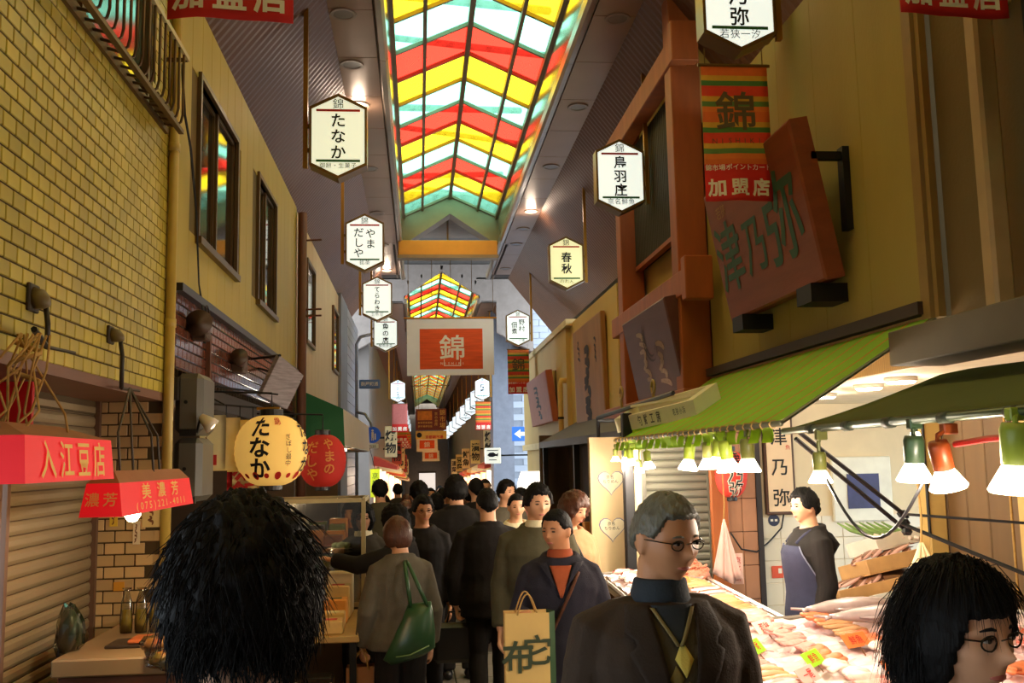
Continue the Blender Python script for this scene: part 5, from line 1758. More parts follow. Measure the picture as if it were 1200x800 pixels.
# far shop fronts: signs, awnings, lanterns and added glowing panels on both sides beyond the crossing
rr = random.Random(12)
pal = [(190, 60, 40), (230, 190, 110), (230, 120, 50), (240, 230, 210), (120, 150, 90), (210, 70, 80), (250, 220, 170)]
ords = ['first', 'second', 'third', 'fourth', 'fifth', 'sixth', 'seventh', 'eighth', 'ninth', 'tenth', 'eleventh', 'twelfth']
for sgn, xw, sd in ((-1, -1.45, 'left'), (1, 2.95, 'right')):
    for k in range(10):
        y = 31.5 + k * 4.2 + (1.5 if sgn > 0 else 0)
        z0 = floor_z(y)
        t = thing('far_shop', (xw, y, z0), 'tiny far shop front with added glowing panel, %s beyond the crossing on the %s' % (ords[k], sd), 'shop front', 'far shop fronts')
        MB().box(min(xw, xw - sgn * .12), max(xw, xw - sgn * .12), y, y + 3.6, z0 + .9, z0 + 2.3).build('added_glow_panel', M('far_glow_%d' % (k % 3), [(255, 210, 150), (255, 236, 210), (255, 180, 120)][k % 3], .5, 0, emit=[1.6, 2.2, 1.2][k % 3]), t)  # emissive panel added to brighten the far arcade
        c = pal[(k * 3 + (2 if sgn > 0 else 0)) % 7]
        MB().prism([(0, 2.75), (-sgn * .75, 2.42), (-sgn * .75, 2.3), (0, 2.45)], (xw, y - .1, z0), (1, 0, 0), (0, 0, 1), (0, 3.8, 0)).build('awning', M('far_awn_%d' % (k % 7), c, .7), t)
        MB().box(min(xw, xw - sgn * .7), max(xw, xw - sgn * .7), y + .1, y + 3.5, z0, z0 + .8).build('counter', M('far_goods_%d' % (k % 4), pal[(k + 3) % 7], .7, .3, 9), t)
        if k % 2 == 0:
            s = thing('far_upright_sign', (xw - sgn * .5, y, z0 + 2.6), 'small upright shop sign above the %s far shop on the %s' % (ords[k], sd), 'sign', 'far upright signs')
            xs = xw - sgn * .55
            MB().bevbox(xs - .2, xs + .2, y - .05, y + .05, z0 + 2.7, z0 + 3.7, .02).build('board', M('far_sign_%s%d' % (sd, k % 4), [(176, 60, 44), (214, 186, 120)][sgn > 0] if k % 4 else (226, 200, 150), .6, .1), s)
            letters(MB(), ['焼物', '漬物', '鮮魚', '豆腐', '湯葉'][k // 2], (xs, y - .06, z0 + 3.2), (1, 0, 0), (0, 0, 1), .36, .02, 1.1, True).build('lettering', black, s)
            MB().box(min(xs, xw), max(xs, xw), y - .02, y + .02, z0 + 3.3, z0 + 3.36).build('bracket', iron, s)
        point('added_arcade_light', (xw - sgn * .5, y + 1.8, z0 + 2.15), 26, (1, .78, .55), .15, t)  # unseen lamp without a fitting, added to light the far arcade
t = thing('end_light_panel', (.7, 97, -2), 'glowing panel standing in for the lights at the far end of the arcade', 'window')
MB().box(.0, 1.6, 96.9, 97, -2, .6).build('glow_panel', M('end_glow', (255, 240, 226), .5, 0, emit=.9), t)  # emissive panel stands in for a cluster of distant lights
MB().box(-.1, 1.7, 96.8, 96.9, .6, .8).build('header', m_frame, t)
# ================================================================== FISH STALL GOODS
def tz(x, y):
    return .74 + .05 * (x - 1.4) + .035 * (y - 4)


m_tabw = M('stall_wood', (120, 84, 52), .6, .15)
t = thing('fish_table', (2.2, 4.8, 0), 'sloping display table of the fish stall covered with fish', 'table')
for nm_, (x0, x1, y0, y1) in (('table_top', (1.40, 3.35, 2.6, 5.62)), ('side_top', (1.40, 2.12, 5.63, 7.7))):
    c = [(x0, y0), (x1, y0), (x1, y1), (x0, y1)]
    vs = [(a, b, tz(a, b)) for a, b in c] + [(a, b, tz(a, b) - .05) for a, b in c]
    MB().add(vs, [(0, 1, 2, 3), (7, 6, 5, 4), (0, 4, 5, 1), (1, 5, 6, 2), (2, 6, 7, 3), (3, 7, 4, 0)]).build(nm_, M('tray_white', (224, 206, 196), .4), t)
    fr = MB()
    for (ax, ay), (bx, by) in zip(c, c[1:] + c[:1]):
        fr.tube([(ax, ay, tz(ax, ay) + .01), (bx, by, tz(bx, by) + .01)], .016, 6)
    fr.build('rim', M('rim_steel', (170, 160, 150), .3, metal=.6), t)
for x, y in ((1.5, 2.7), (3.25, 2.7), (1.5, 5.5), (3.25, 5.5), (1.5, 7.6), (2.05, 7.6)):
    MB().box(x - .03, x + .03, y - .03, y + .03, 0 if y < 6 else -.05, tz(x, y) - .05).build('leg', m_tabw, t)
MB().box(1.42, 1.44, 2.62, 7.68, .1, .70).build('front_skirt', m_tabw, t)
# crushed ice bed
rr = random.Random(5)
ice = MB()
for (x0, x1, y0, y1) in ((1.44, 3.31, 2.64, 5.58), (1.44, 2.08, 5.66, 7.66)):
    nu, nv = int((x1 - x0) / .045), int((y1 - y0) / .045)
    ice.grid(nu, nv, lambda u, v: (x0 + (x1 - x0) * u, y0 + (y1 - y0) * v, tz(x0 + (x1 - x0) * u, y0 + (y1 - y0) * v) + .006 + .018 * rr.random()))
o = ice.build('crushed_ice', M('ice', (232, 206, 204), .25, .06), None)
setp(o, 'bed of crushed ice under the fish', 'ice', kind='stuff')


def fish_mesh(name, L, hgt, wid, mats, tail=True):
    """a whole fish lying on its side: length along x, belly to -y, thickness along z"""
    mb = MB()
    secs = [(-.5, .02, .0), (-.46, .16, 0), (-.36, .36, .0), (-.2, .48, .0), (0, .5, .01), (.2, .38, .0), (.34, .2, 0), (.42, .1, 0)]
    mb.loft([((q * L, c * hgt, wid * .5), (0, h * hgt, 0), (0, 0, max(.12, h) * wid)) for q, h, c in secs], 10)
    # belly faces get the second material
    for i, f in enumerate(mb.f):
        cy = sum(mb.v[k][1] for k in f) / len(f)
        if cy < -.06 * hgt:
            mb.mi[i] = 1
    mb.m = 0
    if tail:
        mb.prism([(.40, .05), (.52, .38), (.47, 0), (.52, -.38), (.40, -.05)], (0, 0, wid * .4), (L, 0, 0), (0, hgt, 0), (0, 0, wid * .15))
        mb.prism([(-.1, .46), (.12, .62), (.2, .38)], (0, 0, wid * .4), (L, 0, 0), (0, hgt, 0), (0, 0, wid * .12))
    mb.m = 2
    mb.lathe([(.06 * hgt + .002, 0), (.05 * hgt + .002, .003)], (-.40 * L, .08 * hgt, wid * .5 + .30 * wid), 8)
    return mb.mesh(name, mats, smooth=True)


def fillet_mesh(name, L, w, h, mats, seed):
    r = random.Random(seed)
    mb = MB()
    secs = []
    for i in range(7):
        q = i / 6
        ww = w * (.35 + .65 * math.sin(math.pi * (.15 + .7 * q)))
        secs.append((((q - .5) * L, .01 * math.sin(q * 5), h * .5 + .006 * math.sin(q * 7 + seed)), (0, ww / 2, 0), (0, 0, h * .5)))
    mb.loft(secs, 8)
    return mb.mesh(name, mats, smooth=True)


eyeM = M('fish_eye', (24, 20, 20), .2)
silver = M('fish_silver', (188, 168, 164), .25, .12, 20, metal=.2)
pinkb = M('fish_belly', (242, 196, 186), .3, .06)
redf = M('fish_red', (222, 96, 82), .3, .12, 14)
brownf = M('fish_brown', (140, 92, 70), .35, .2, 18)
salm = M('fillet_salmon', (240, 130, 84), .3, .14, 24, stretch=(6, 1, 1))
pinkf = M('fillet_pink', (240, 158, 146), .3, .14, 24, stretch=(6, 1, 1))
grey_d = M('dried_tan', (196, 146, 96), .5, .16, 18)
whitef = M('fillet_white', (246, 222, 208), .3, .06)
fm = [fish_mesh('fish', .30, .085, .035, [silver, pinkb, eyeM]), fish_mesh('fish', .26, .08, .035, [redf, pinkb, eyeM]), fish_mesh('fish', .27, .06, .03, [brownf, pinkb, eyeM])]
lm = [fillet_mesh('fillet', .19, .07, .018, [salm], 1), fillet_mesh('fillet', .17, .06, .016, [pinkf], 2), fillet_mesh('fillet', .20, .055, .016, [grey_d], 3), fillet_mesh('fillet', .17, .06, .018, [whitef], 4)]
tray_b = MB()
for a in (0,):
    tray_b.add([(-.14, -.09, .02), (.14, -.09, .02), (.14, .09, .02), (-.14, .09, .02), (-.12, -.07, .002), (.12, -.07, .002), (.12, .07, .002), (-.12, .07, .002), (-.125, -.075, 0), (.125, -.075, 0), (.125, .075, 0), (-.125, .075, 0)],
               [(4, 5, 6, 7), (0, 1, 5, 4), (1, 2, 6, 5), (2, 3, 7, 6), (3, 0, 4, 7), (0, 8, 9, 1), (1, 9, 10, 2), (2, 10, 11, 3), (3, 11, 8, 0), (11, 10, 9, 8)])
tray_me = tray_b.mesh('foam_tray', M('tray_foam', (240, 232, 226), .5))


def drop(name, me, x, y, z, rz, rx=0.0, ry=0.0, label='', cat='', grp=''):
    o = bpy.data.objects.new(name, me)
    COL.objects.link(o)
    o.location = (x, y, z)
    o.rotation_euler = (rx, ry, rz)
    ORG[o] = Vector((x, y, z))
    setp(o, label, cat, grp)
    return o


LF = ['silver fish', 'red fish', 'brown fish']
LL = ['orange fillet', 'pink fillet', 'tan fillet', 'white fillet']
rr = random.Random(21)
cells = []
y = 3.35
while y < 7.6:
    x = 1.58
    while x < (3.25 if y < 5.5 else 2.05):
        cells.append((x, y))
        x += .335
    y += .25
ORD = ['first', 'second', 'third', 'fourth', 'fifth', 'sixth', 'seventh', 'eighth', 'ninth', 'tenth', 'eleventh', 'twelfth', 'thirteenth', 'fourteenth', 'fifteenth', 'sixteenth', 'seventeenth', 'eighteenth']
LV = ['lowest', 'lower', 'upper', 'topmost']
for k, (x, y) in enumerate(cells):
    heap = ' in the %s heap from the street, %s row from the front' % (ORD[int(round((x - 1.58) / .335))], ORD[int(round((y - 3.35) / .25))])
    z = tz(x, y) + .026
    base = rr.uniform(-.25, .45) + .35
    kind = rr.choice(['fish', 'fillet', 'fillet', 'tray', 'fillet', 'fish'])
    if kind == 'tray':
        drop('foam_tray', tray_me, x, y, z, base, .0, 0, 'white tray' + heap, 'tray', 'foam trays on the fish stall')
        q = rr.randrange(4)
        for i in range(3):
            drop('fish_fillet', lm[q], x - .05 * math.sin(base) * (i - 1), y + .05 * math.cos(base) * (i - 1), z + .008 + .012 * i, base + rr.uniform(-.1, .1), .25, 0, LV[i + (i > 1 and kind == 'tray')] + ' ' + LL[q] + heap, 'fillet', LL[q] + 's on the fish stall')
    elif kind == 'fish':
        q = rr.randrange(3)
        for i in range(3):
            drop('fish', fm[q], x - .07 * math.sin(base) * (i - 1), y + .07 * math.cos(base) * (i - 1), z + .014 * i, base + rr.uniform(-.08, .08), .18, 0, LV[i + (i > 1)] + ' ' + LF[q] + heap, 'fish', LF[q] + ' on the fish stall')
    else:
        q = rr.choice([0, 1, 1, 3, 1, 2])
        for i in range(4):
            drop('fish_fillet', lm[q], x + rr.uniform(-.03, .03) - .045 * math.sin(base) * (i - 1.5), y + .045 * math.cos(base) * (i - 1.5), z + .011 * i, base + rr.uniform(-.25, .25), .22, rr.uniform(-.05, .05), LV[i + (i > 1 and kind == 'tray')] + ' ' + LL[q] + heap, 'fillet', LL[q] + 's on the fish stall')
# two big fish on the rim
bigm = fish_mesh('big_fish', .62, .15, .09, [silver, pinkb, eyeM])
for k, (x, y, rz, lb) in enumerate(((2.36, 5.30, .22, 'large pink silver fish lying behind another at the back of the table'), (2.40, 5.05, .12, 'large pink silver fish lying in front of its neighbour'))):
    o = drop('big_fish', bigm, x, y, tz(x, y) + .075, rz + math.pi, 0, 0, lb, 'fish')
# heap of shrimps at the far left of the stall
t = thing('shrimp_heap', (2.0, 7.2, tz(2.0, 7.2)), 'round heap of pink shrimps at the far end of the stall', 'shrimps')
mb = MB().lathe([(.20, 0), (.18, .05), (.13, .09), (.06, .12), (.01, .125)], (1.98, 7.25, tz(2, 7.2) + .01), 16)
mb.build('heap', M('shrimp_pink', (236, 142, 112), .4, .2, 60, bump=1.0, bscale=70), t, True)
sh = MB().tube([(.035 * math.cos(a * .45), .035 * math.sin(a * .45), 0) for a in range(7)], [.004, .008, .01, .01, .009, .006, .003], 6).mesh('shrimp', M('shrimp_pink', (236, 142, 112)), smooth=True)
for i in range(60):
    a, q = rr.uniform(0, 6.28), math.sqrt(rr.random()) * .17
    piece('shrimp', sh, t, (1.98 + q * math.cos(a), 7.25 + q * math.sin(a), tz(2, 7.2) + .02 + .12 * (1 - (q / .2) ** 2)), (rr.uniform(-.6, .6), rr.uniform(-.6, .6), rr.uniform(0, 6)))
# price cards standing in the fish
cardc = [('lime', (150, 226, 40)), ('white', (246, 232, 214)), ('orange', (236, 130, 66)), ('pink', (240, 170, 160))]
for k, (x, y, c, rz) in enumerate(((1.66, 4.75, 0, .9), (1.83, 4.45, 0, .8), (1.85, 5.15, 1, .7), (1.52, 5.6, 0, .6), (2.62, 5.0, 0, 1.0), (2.15, 4.7, 2, .5), (2.5, 4.4, 1, .3), (2.1, 4.2, 2, .6), (1.7, 4.2, 3, .8), (2.75, 4.6, 2, .4), (1.62, 5.05, 1, .5), (1.6, 6.2, 1, .4), (1.8, 6.7, 2, .3), (2.3, 4.05, 3, .5), (1.6, 3.9, 1, .7))):
    z = tz(x, y) + .03
    t = thing('price_card', (x, y, z), '%s price card stuck in the fish, %s' % (cardc[c][0], ['beside the street edge', 'near the front of the table', 'below the vendor', 'at the near left corner', 'right of the big fish', 'among salmon in the middle', 'at the right of the middle', 'low in the middle', 'low at the left', 'far right of the table', 'at the left under the lamps', 'left of the vendor', 'at the far end', 'low at the right', 'lowest at the left'][k]), 'price card', 'price cards in the fish')
    R = RZ(rz) @ RX(-.7)
    def tr(l):
        l.v = [tuple(Vector((x, y, z + .02)) + R @ Vector(p)) for p in l.v]
        return l
    tr(MB().bevbox(-.09, .09, -.002, .002, 0, .075, .001)).build('card', M('card_' + cardc[c][0], cardc[c][1], .5), t)
    tr(letters(MB(), ['一尾', '鮮魚', '若狭', '甘鯛'][k % 4], (0, -.004, .038), (1, 0, 0), (0, 0, 1), .05, .006)).build('lettering', red_i, t)
    tr(MB().box(-.004, .004, 0, .003, -.06, .02)).build('stick', m_tabw, t)
# crates with vegetables and dried goods at the right back
m_crate = M('crate_wood', (206, 160, 104), .7, .15, 6)
m_crw = M('crate_foam', (238, 228, 214), .6)
for k, (x, y, z, rz, mt, lb) in enumerate(((3.10, 6.75, .74, .25, m_crate, 'open wooden crate with dried fish behind the vendor, lower'), (3.40, 6.95, .92, .25, m_crate, 'open wooden crate tilted on top of the lower one'), (3.38, 6.42, .78, .2, m_crw, 'white foam crate at the right of the wooden crates'), (3.58, 7.2, 1.06, .3, m_crw, 'white foam crate with green vegetables at the top'))):
    t = thing('crate', (x, y, z), lb, 'crate', rz=rz)
    w, d, h = .52, .34, .11
    for a, (x0, x1, y0, y1, z0, z1) in enumerate(((-w / 2, w / 2, -d / 2, d / 2, 0, .012), (-w / 2, w / 2, -d / 2, -d / 2 + .015, .012, h), (-w / 2, w / 2, d / 2 - .015, d / 2, .012, h), (-w / 2, -w / 2 + .015, -d / 2 + .015, d / 2 - .015, .012, h), (w / 2 - .015, w / 2, -d / 2 + .015, d / 2 - .015, .012, h))):
        o = MB().bevbox(x0, x1, y0, y1, z0, z1, .003).build('bottom' if a == 0 else 'side_board', mt, t, local=True)
    t.rotation_euler = (-.25, -.12, rz)
    if k < 2:
        for i in range(9):
            o = drop('dried_fish', fm[2], x - .2 + .05 * i, y + .02 * (i % 3), z + h - .03 + .012 * (i % 4) + .02 * i * .3, .7 + rr.uniform(-.2, .2), .1, -.2, ORD[i] + ' dried fish from the left in the ' + ('lower' if k == 0 else 'upper') + ' wooden crate', 'fish', 'dried fish in the %s crate' % ('lower' if k == 0 else 'upper'))
    if k == 3:
        for i in range(7):
            tt = thing('leek', (x - .2 + .06 * i, y, z + h), ORD[i] + ' leek from the left in the top foam crate', 'vegetable', 'leeks in the top crate', rz=.7)
            MB().tube([(-.05, -.15, -.02), (0, -.02, .0)], .014, 6).build('stalk', whitef, tt, True, local=True)
            MB().tube([(0, -.02, .0), (.03, .12, .03), (.06, .24, .08)], [.014, .016, .006], 6).build('leaf', M('leek_green', (110, 140, 70), .5, .15), tt, True, local=True)
# stand under the crates
t = thing('crate_stand', (3.4, 6.9, 0), 'brown stand carrying the crates behind the vendor', 'stand')
MB().bevbox(2.9, 3.70, 6.25, 7.3, .62, .70, .006).build('top', m_tabw, t)
for x, y in ((2.95, 6.35), (3.65, 6.35), (2.95, 7.25), (3.65, 7.25)):
    MB().box(x - .03, x + .03, y - .03, y + .03, -.04, .62).build('leg', m_tabw, t)
MB().bevbox(3.3, 3.70, 6.75, 7.3, .70, .92, .006).build('riser', m_tabw, t)
MB().bevbox(2.95, 3.3, 6.6, 6.95, .70, .73, .006).build('riser', m_tabw, t)
# hanging cloths
def cloth_cone(x, y, zt, w, h, mat, label, seed):
    t = thing('hanging_towel', (x, y, zt - h), label, 'towel')
    n = 17
    vs, fs = [], []
    for j in range(8):
        q = j / 7
        for i in range(n):
            a = i / (n - 1)
            wd = w * (.06 + .94 * q)
            vs.append((x + (a - .45) * wd, y + .03 * q * math.sin(a * 16 + seed), zt - h * q * (1 - .25 * abs(a - .65))))
    for j in range(7):
        for i in range(n - 1):
            fs.append((j * n + i, j * n + i + 1, (j + 1) * n + i + 1, (j + 1) * n + i))
    o = MB().add(vs, fs).build('cloth', mat, t, True)
    s_ = o.modifiers.new('thickness', 'SOLIDIFY')
    s_.thickness = .006
    MB().tube([(x, y, zt), (x + .01, y, zt + .12), (x - .005, y, zt + .9 if zt < 1.35 else zt + .45)], .005, 5).build('string', rope, t)
    return t


cloth_cone(2.38, 7.5, 1.30, .22, .50, M('towel_pink', (246, 206, 196), .85, .04), 'pinkish white towel hanging on a string left of the white tiles', 1)
cloth_cone(2.42, 4.55, 1.36, .24, .30, M('towel_cream', (236, 212, 160), .85, .04), 'cream towel hanging behind the woman at the right', 2)
t = thing('wrapped_strip', (2.46, 7.6, .7), 'small white paper strip with red border beside the pink towel', 'notice')
MB().bevbox(2.47, 2.56, 7.62, 7.625, .78, 1.02, .002).build('paper', M('strip_pink', (244, 196, 186), .7), t)
letters(MB(), '京名鮮', (2.515, 7.615, .9), (1, 0, 0), (0, 0, 1), .06, .0, 1.1, True).build('lettering', red_i, t)

# ================================================================== LEFT STALL GOODS
m_cntr = M('counter_beige', (150, 126, 92), .5, .06)
t = thing('counter', (-1.45, 5.2, 0), 'beige shop counter between the shutter and the brick pier', 'counter')
MB().bevbox(-1.66, -.98, 4.67, 5.84, .86, .94, .008).build('top', m_cntr, t)
MB().bevbox(-1.64, -1.0, 4.70, 5.82, 0, .86, .008).build('cabinet', M('counter_brown', (116, 74, 52), .6), t)
plast = glass_mat('clear_plastic', (226, 226, 210), .4, .12)
for k in range(3):
    x, y = -1.53 + k * .075, 5.35
    t = thing('pickle_bag', (x, y, .94), '%s of three clear upright bags with yellow pickles on the counter' % ['left', 'middle', 'right'][k], 'bag', 'pickle bags on the counter')
    MB().loft([((x, y, .94), (.03, 0, 0), (0, .02, 0)), ((x, y, 1.0), (.034, 0, 0), (0, .024, 0)), ((x, y, 1.1), (.028, 0, 0), (0, .014, 0)), ((x, y, 1.15), (.012, 0, 0), (0, .006, 0)), ((x, y, 1.17), (.026, 0, 0), (0, .008, 0))], 10).build('bag', plast, t, True)
    MB().loft([((x, y, .945), (.026, 0, 0), (0, .016, 0)), ((x, y, 1.0), (.029, 0, 0), (0, .019, 0)), ((x, y, 1.06), (.022, 0, 0), (0, .012, 0))], 8).build('pickles', M('pickle_yellow', (188, 160, 40), .4, .25, 40), t, True)
t = thing('food_tray', (-1.32, 5.0, .94), 'flat tray of orange food on the counter', 'tray')
MB().bevbox(-1.5, -1.22, 4.9, 5.1, .94, .955, .004).build('tray', M('tray_dark', (60, 48, 40), .4), t)
MB().bevbox(-1.40, -1.24, 4.92, 5.08, .955, .975, .006).build('food', M('food_orange', (206, 110, 60), .4, .3, 30), t)


def crumple(name, c, r, mat, label, cat, grp, seed, sq=(1, 1, 1)):
    t = thing(name, (c[0], c[1], c[2] - r * sq[2] * .8), label, cat, grp)
    mb = MB()
    n, m = 14, 9
    vs, fs = [], []
    for j in range(m):
        el = -math.pi / 2 + math.pi * j / (m - 1)
        for i in range(n):
            az = 2 * math.pi * i / n
            d = Vector((math.cos(el) * math.cos(az), math.cos(el) * math.sin(az), math.sin(el)))
            q = 1 + .35 * noise.noise(d * 2.2 + Vector((seed * 3.1, 0, 0)))
            vs.append(Vector(c) + Vector((d.x * sq[0], d.y * sq[1], d.z * sq[2])) * r * q)
    for j in range(m - 1):
        for i in range(n):
            fs.append((j * n + i, j * n + (i + 1) % n, (j + 1) * n + (i + 1) % n, (j + 1) * n + i))
    mb.add(vs, fs).build('wrapper', plast, t, False)
    MB().add([Vector(c) + (v - Vector(c)) * .8 for v in vs], fs).build('contents', mat, t, True)
    return t


crumple('plastic_bag', (-1.66, 4.9, 1.02), .12, M('bag_green', (52, 70, 46), .3, .5, 14), 'clear plastic bag with dark green contents leaning by the shutter', 'bag', None, 3, (.55, .5, 1.1))
for k, (x, y, z, c) in enumerate(((-1.16, 4.62, 1.0, (190, 130, 70)), (-1.02, 4.75, 1.0, (210, 160, 90)), (-1.12, 4.9, 1.01, (200, 110, 60)), (-1.0, 5.05, 1.0, (220, 200, 150)), (-1.1, 4.5, .96, (150, 130, 60)))):
    crumple('food_packet', (x, y, z), .09, M('packet_%d' % k, c, .4, .35, 25), '%s glossy clear packet of food piled at the front of the counter' % ['orange brown', 'golden', 'reddish', 'pale', 'olive'][k], 'packet', 'food packets on the counter', 10 + k, (1.1, 1, .55))
# stickers on the pier
for k, (x, z, w, h, c, lb) in enumerate(((-1.76, 1.52, .045, .12, (226, 190, 60), 'yellow paper strip stuck on the brick pier'), (-1.55, 1.53, .10, .16, (224, 196, 130), 'cream paper notice stuck on the brick pier under the bulb'), (-1.63, 1.42, .04, .13, (226, 206, 170), 'narrow pale strip stuck on the brick pier'), (-1.72, 1.12, .06, .05, (214, 150, 40), 'torn orange scrap on the brick pier'))):
    t = thing('wall_paper_notice', (x, 5.855, z - h / 2), lb, 'notice')
    MB().bevbox(x - w / 2, x + w / 2, 5.852, 5.858, z - h / 2, z + h / 2, .001).build('paper', M('note_%d' % k, c, .8, .08), t)
    if h > .1:
        l = MB()
        scribble(l, lambda u, v, o: Vector((x - w / 2 + w * u, 5.850, z - h / 2 + h * v)), .5, .1, .5, .8, 40 + k, 5, .05)
        l.build('writing', INK('brown', (120, 70, 36)), t)
# tables with packaged goods along the left shop
rr = random.Random(8)
for k, (x0, x1, y0, y1, zt, lb) in enumerate(((-1.42, -.36, 5.95, 7.0, .78, 'front goods table with black and cream boxes on the left'), (-1.45, -.52, 7.75, 9.4, .86, 'second goods table on the left behind the glass case'), (-1.05, -.50, 4.75, 5.85, .52, 'low bin table with packets at the left front'))):
    t = thing('goods_table', ((x0 + x1) / 2, (y0 + y1) / 2, 0), lb, 'table')
    fz = floor_z(y0) - .03
    MB().bevbox(x0, x1, y0, y1, zt - .04, zt, .006).build('top', M('table_tan', (176, 142, 84), .5), t)
    for x in (x0 + .04, x1 - .04):
        for y in (y0 + .04, y1 - .04):
            MB().box(x - .02, x + .02, y - .02, y + .02, fz, zt - .04).build('leg', iron, t)
    MB().box(x1 - .012, x1, y0, y1, zt, zt + .05).build('edge_lip', M('lip_cream', (200, 172, 110), .5), t)
cols = [(214, 178, 110), (196, 60, 44), (236, 214, 170), (110, 130, 60), (226, 150, 60), (150, 90, 50), (240, 226, 200), (60, 44, 36)]
ordn = ['first', 'second', 'third', 'fourth', 'fifth', 'sixth', 'seventh', 'eighth', 'ninth', 'tenth']
n_ = 0
for (x0, x1, y0, y1, zt, tb) in ((-1.38, -.38, 5.98, 6.95, .78, 'front goods table'), (-1.40, -.56, 7.8, 9.3, .86, 'second goods table')):
    y = y0 + .1
    row = 0
    while y < y1 - .05:
        x = x0 + .1
        cidx = 0
        while x < x1 - .05:
            h = rr.uniform(.04, .12) + .05 * row
            cc = cols[rr.randrange(8)]
            w, d = rr.uniform(.12, .17), rr.uniform(.13, .17)
            t = thing('goods_packet', (x, y, zt), '%s packet, row %s, place %s on the %s' % ({0: 'tan', 1: 'red', 2: 'cream', 3: 'green', 4: 'orange', 5: 'brown', 6: 'white', 7: 'dark'}[cols.index(cc)], ordn[row], ordn[cidx], tb), 'packet', 'packets on the ' + tb)
            MB().bevbox(x - w / 2, x + w / 2, y - d / 2, y + d / 2, zt, zt + h, .008).build('box', M('pack_%d' % cols.index(cc), cc, .35, .12, 14), t)
            MB().box(x - w * .25, x + w * .25, y - d * .2, y + d * .2, zt + h, zt + h + .002).build('label', M('pack_label_%d' % (n_ % 3), [(240, 220, 170), (190, 40, 30), (60, 80, 40)][n_ % 3], .5), t)
            x += .185
            cidx += 1
            n_ += 1
        y += .19
        row += 1
t = thing('black_box', (-.66, 5.9, .52), 'black lacquer box with a white crest on the low table', 'box')
MB().bevbox(-.86, -.50, 5.70, 5.84, .52, .60, .006).build('box', M('lacquer', (22, 20, 20), .25), t)
letters(MB(), '京', (-.72, 5.696, .56), (1, 0, 0), (0, 0, 1), .06, .01).build('crest', white_i, t)
for k in range(10):
    crumple('food_packet', (-.95 + (k % 4) * .13, 4.9 + (k // 4) * .3, .58), .085, M('packet_%d' % (k % 5), (200, 150, 80), .4), '%s clear packet in the low bin table' % ordn[k], 'packet', 'packets in the low bin', 20 + k, (1, 1, .6))
# glass show case
gl = glass_mat('case_glass', (214, 208, 190), .5, .08)
m_cf = M('case_frame', (176, 160, 120), .4, metal=.4)
t = thing('glass_case', (-.95, 7.35, -.05), 'glass show case with a pale frame standing before the lanterns', 'show case')
x0, x1, y0, y1, z0, z1 = -1.45, -.40, 7.1, 7.65, .80, 1.53
for a, b in ((x0, y0), (x1, y0), (x0, y1), (x1, y1)):
    MB().box(a - .015, a + .015, b - .015, b + .015, -.08, z1).build('post', m_cf, t)
for z in (z0, z1):
    MB().box(x0 + .015, x1 - .015, y0 - .012, y0 + .012, z - .015, z + .015).build('rail', m_cf, t)
    MB().box(x0 + .015, x1 - .015, y1 - .012, y1 + .012, z - .015, z + .015).build('rail', m_cf, t)
    MB().box(x1 - .012, x1 + .012, y0 + .015, y1 - .015, z - .015, z + .015).build('rail', m_cf, t)
MB().box(x0 + .02, x1 - .02, y0 - .003, y0 + .003, z0 + .015, z1 - .015).build('front_pane', gl, t)
MB().box(x1 - .003, x1 + .003, y0 + .02, y1 - .02, z0 + .015, z1 - .015).build('side_pane', gl, t)
MB().box(x0, x1, y0, y1, z1 - .004, z1 + .004).build('top_pane', gl, t)
MB().box(x0, x1, y0, y1, z0 - .02, z0).build('shelf', m_cf, t)
MB().box(x0, x1, y0 + .02, y1 - .02, 1.15, 1.16).build('shelf', gl, t)
MB().box(x0, x1, y1 - .01, y1, -.05, z0 - .02).build('base_panel', M('case_base', (150, 120, 84), .6), t)
for k in range(8):
    x = x0 + .12 + (k % 4) * .25
    z = z0 if k < 4 else 1.16
    tt = thing('sweets_plate', (x, 7.38, z), '%s plate of rice sweets on the %s shelf of the glass case' % (ordn[k % 4], 'lower' if k < 4 else 'upper'), 'plate', 'sweets in the glass case')
    MB().lathe([(.06, 0), (.095, .012)], (x, 7.38, z + .001), 14).build('plate', M('plate_white2', (230, 222, 206), .3), tt)
    for q in range(4):
        a = q * 1.57
        MB().lathe([(.02, 0), (.032, .012), (.026, .035), (.005, .042)], (x + .04 * math.cos(a), 7.38 + .04 * math.sin(a), z + .012), 8).build('sweet', M('sweet_%d' % (k % 3), [(236, 206, 190), (200, 220, 170), (240, 226, 200)][k % 3], .6), tt, True)
point('case_light', (-.95, 7.35, 1.48), 5, (1, .85, .62), .05, t)
# lamp inside the left shop
t = thing('shop_pendant', (-2.3, 8.6, 1.9), 'bare warm pendant lamp inside the left shop', 'lamp')
MB().tube([(-2.3, 8.6, 2.34), (-2.3, 8.6, 2.05)], .006, 5).build('cord', iron, t)
MB().lathe([(.01, .08), (.03, .04), (.035, 0), (.01, -.035)], (-2.3, 8.6, 1.97), 10).build('bulb', m_glow, t, True)
point('light', (-2.3, 8.6, 1.88), 30, (1, .74, .45), .06, t)
t = thing('round_sign_lamp', (-1.35, 8.2, 1.9), 'white and blue lit sign half hidden behind the cream lantern', 'sign')
MB().bevbox(-1.42, -1.18, 8.2, 8.26, 1.93, 2.12, .03).build('panel', M('sign_bluewhite', (200, 220, 240), .5, 0, emit=.9), t)
MB().box(-1.40, -1.20, 8.19, 8.2, 1.96, 2.0).build('blue_band', INK('blue', (60, 100, 170)), t)
MB().tube([(-1.5, 8.23, 2.2), (-1.3, 8.23, 2.12)], .008, 5).build('bracket', iron, t)
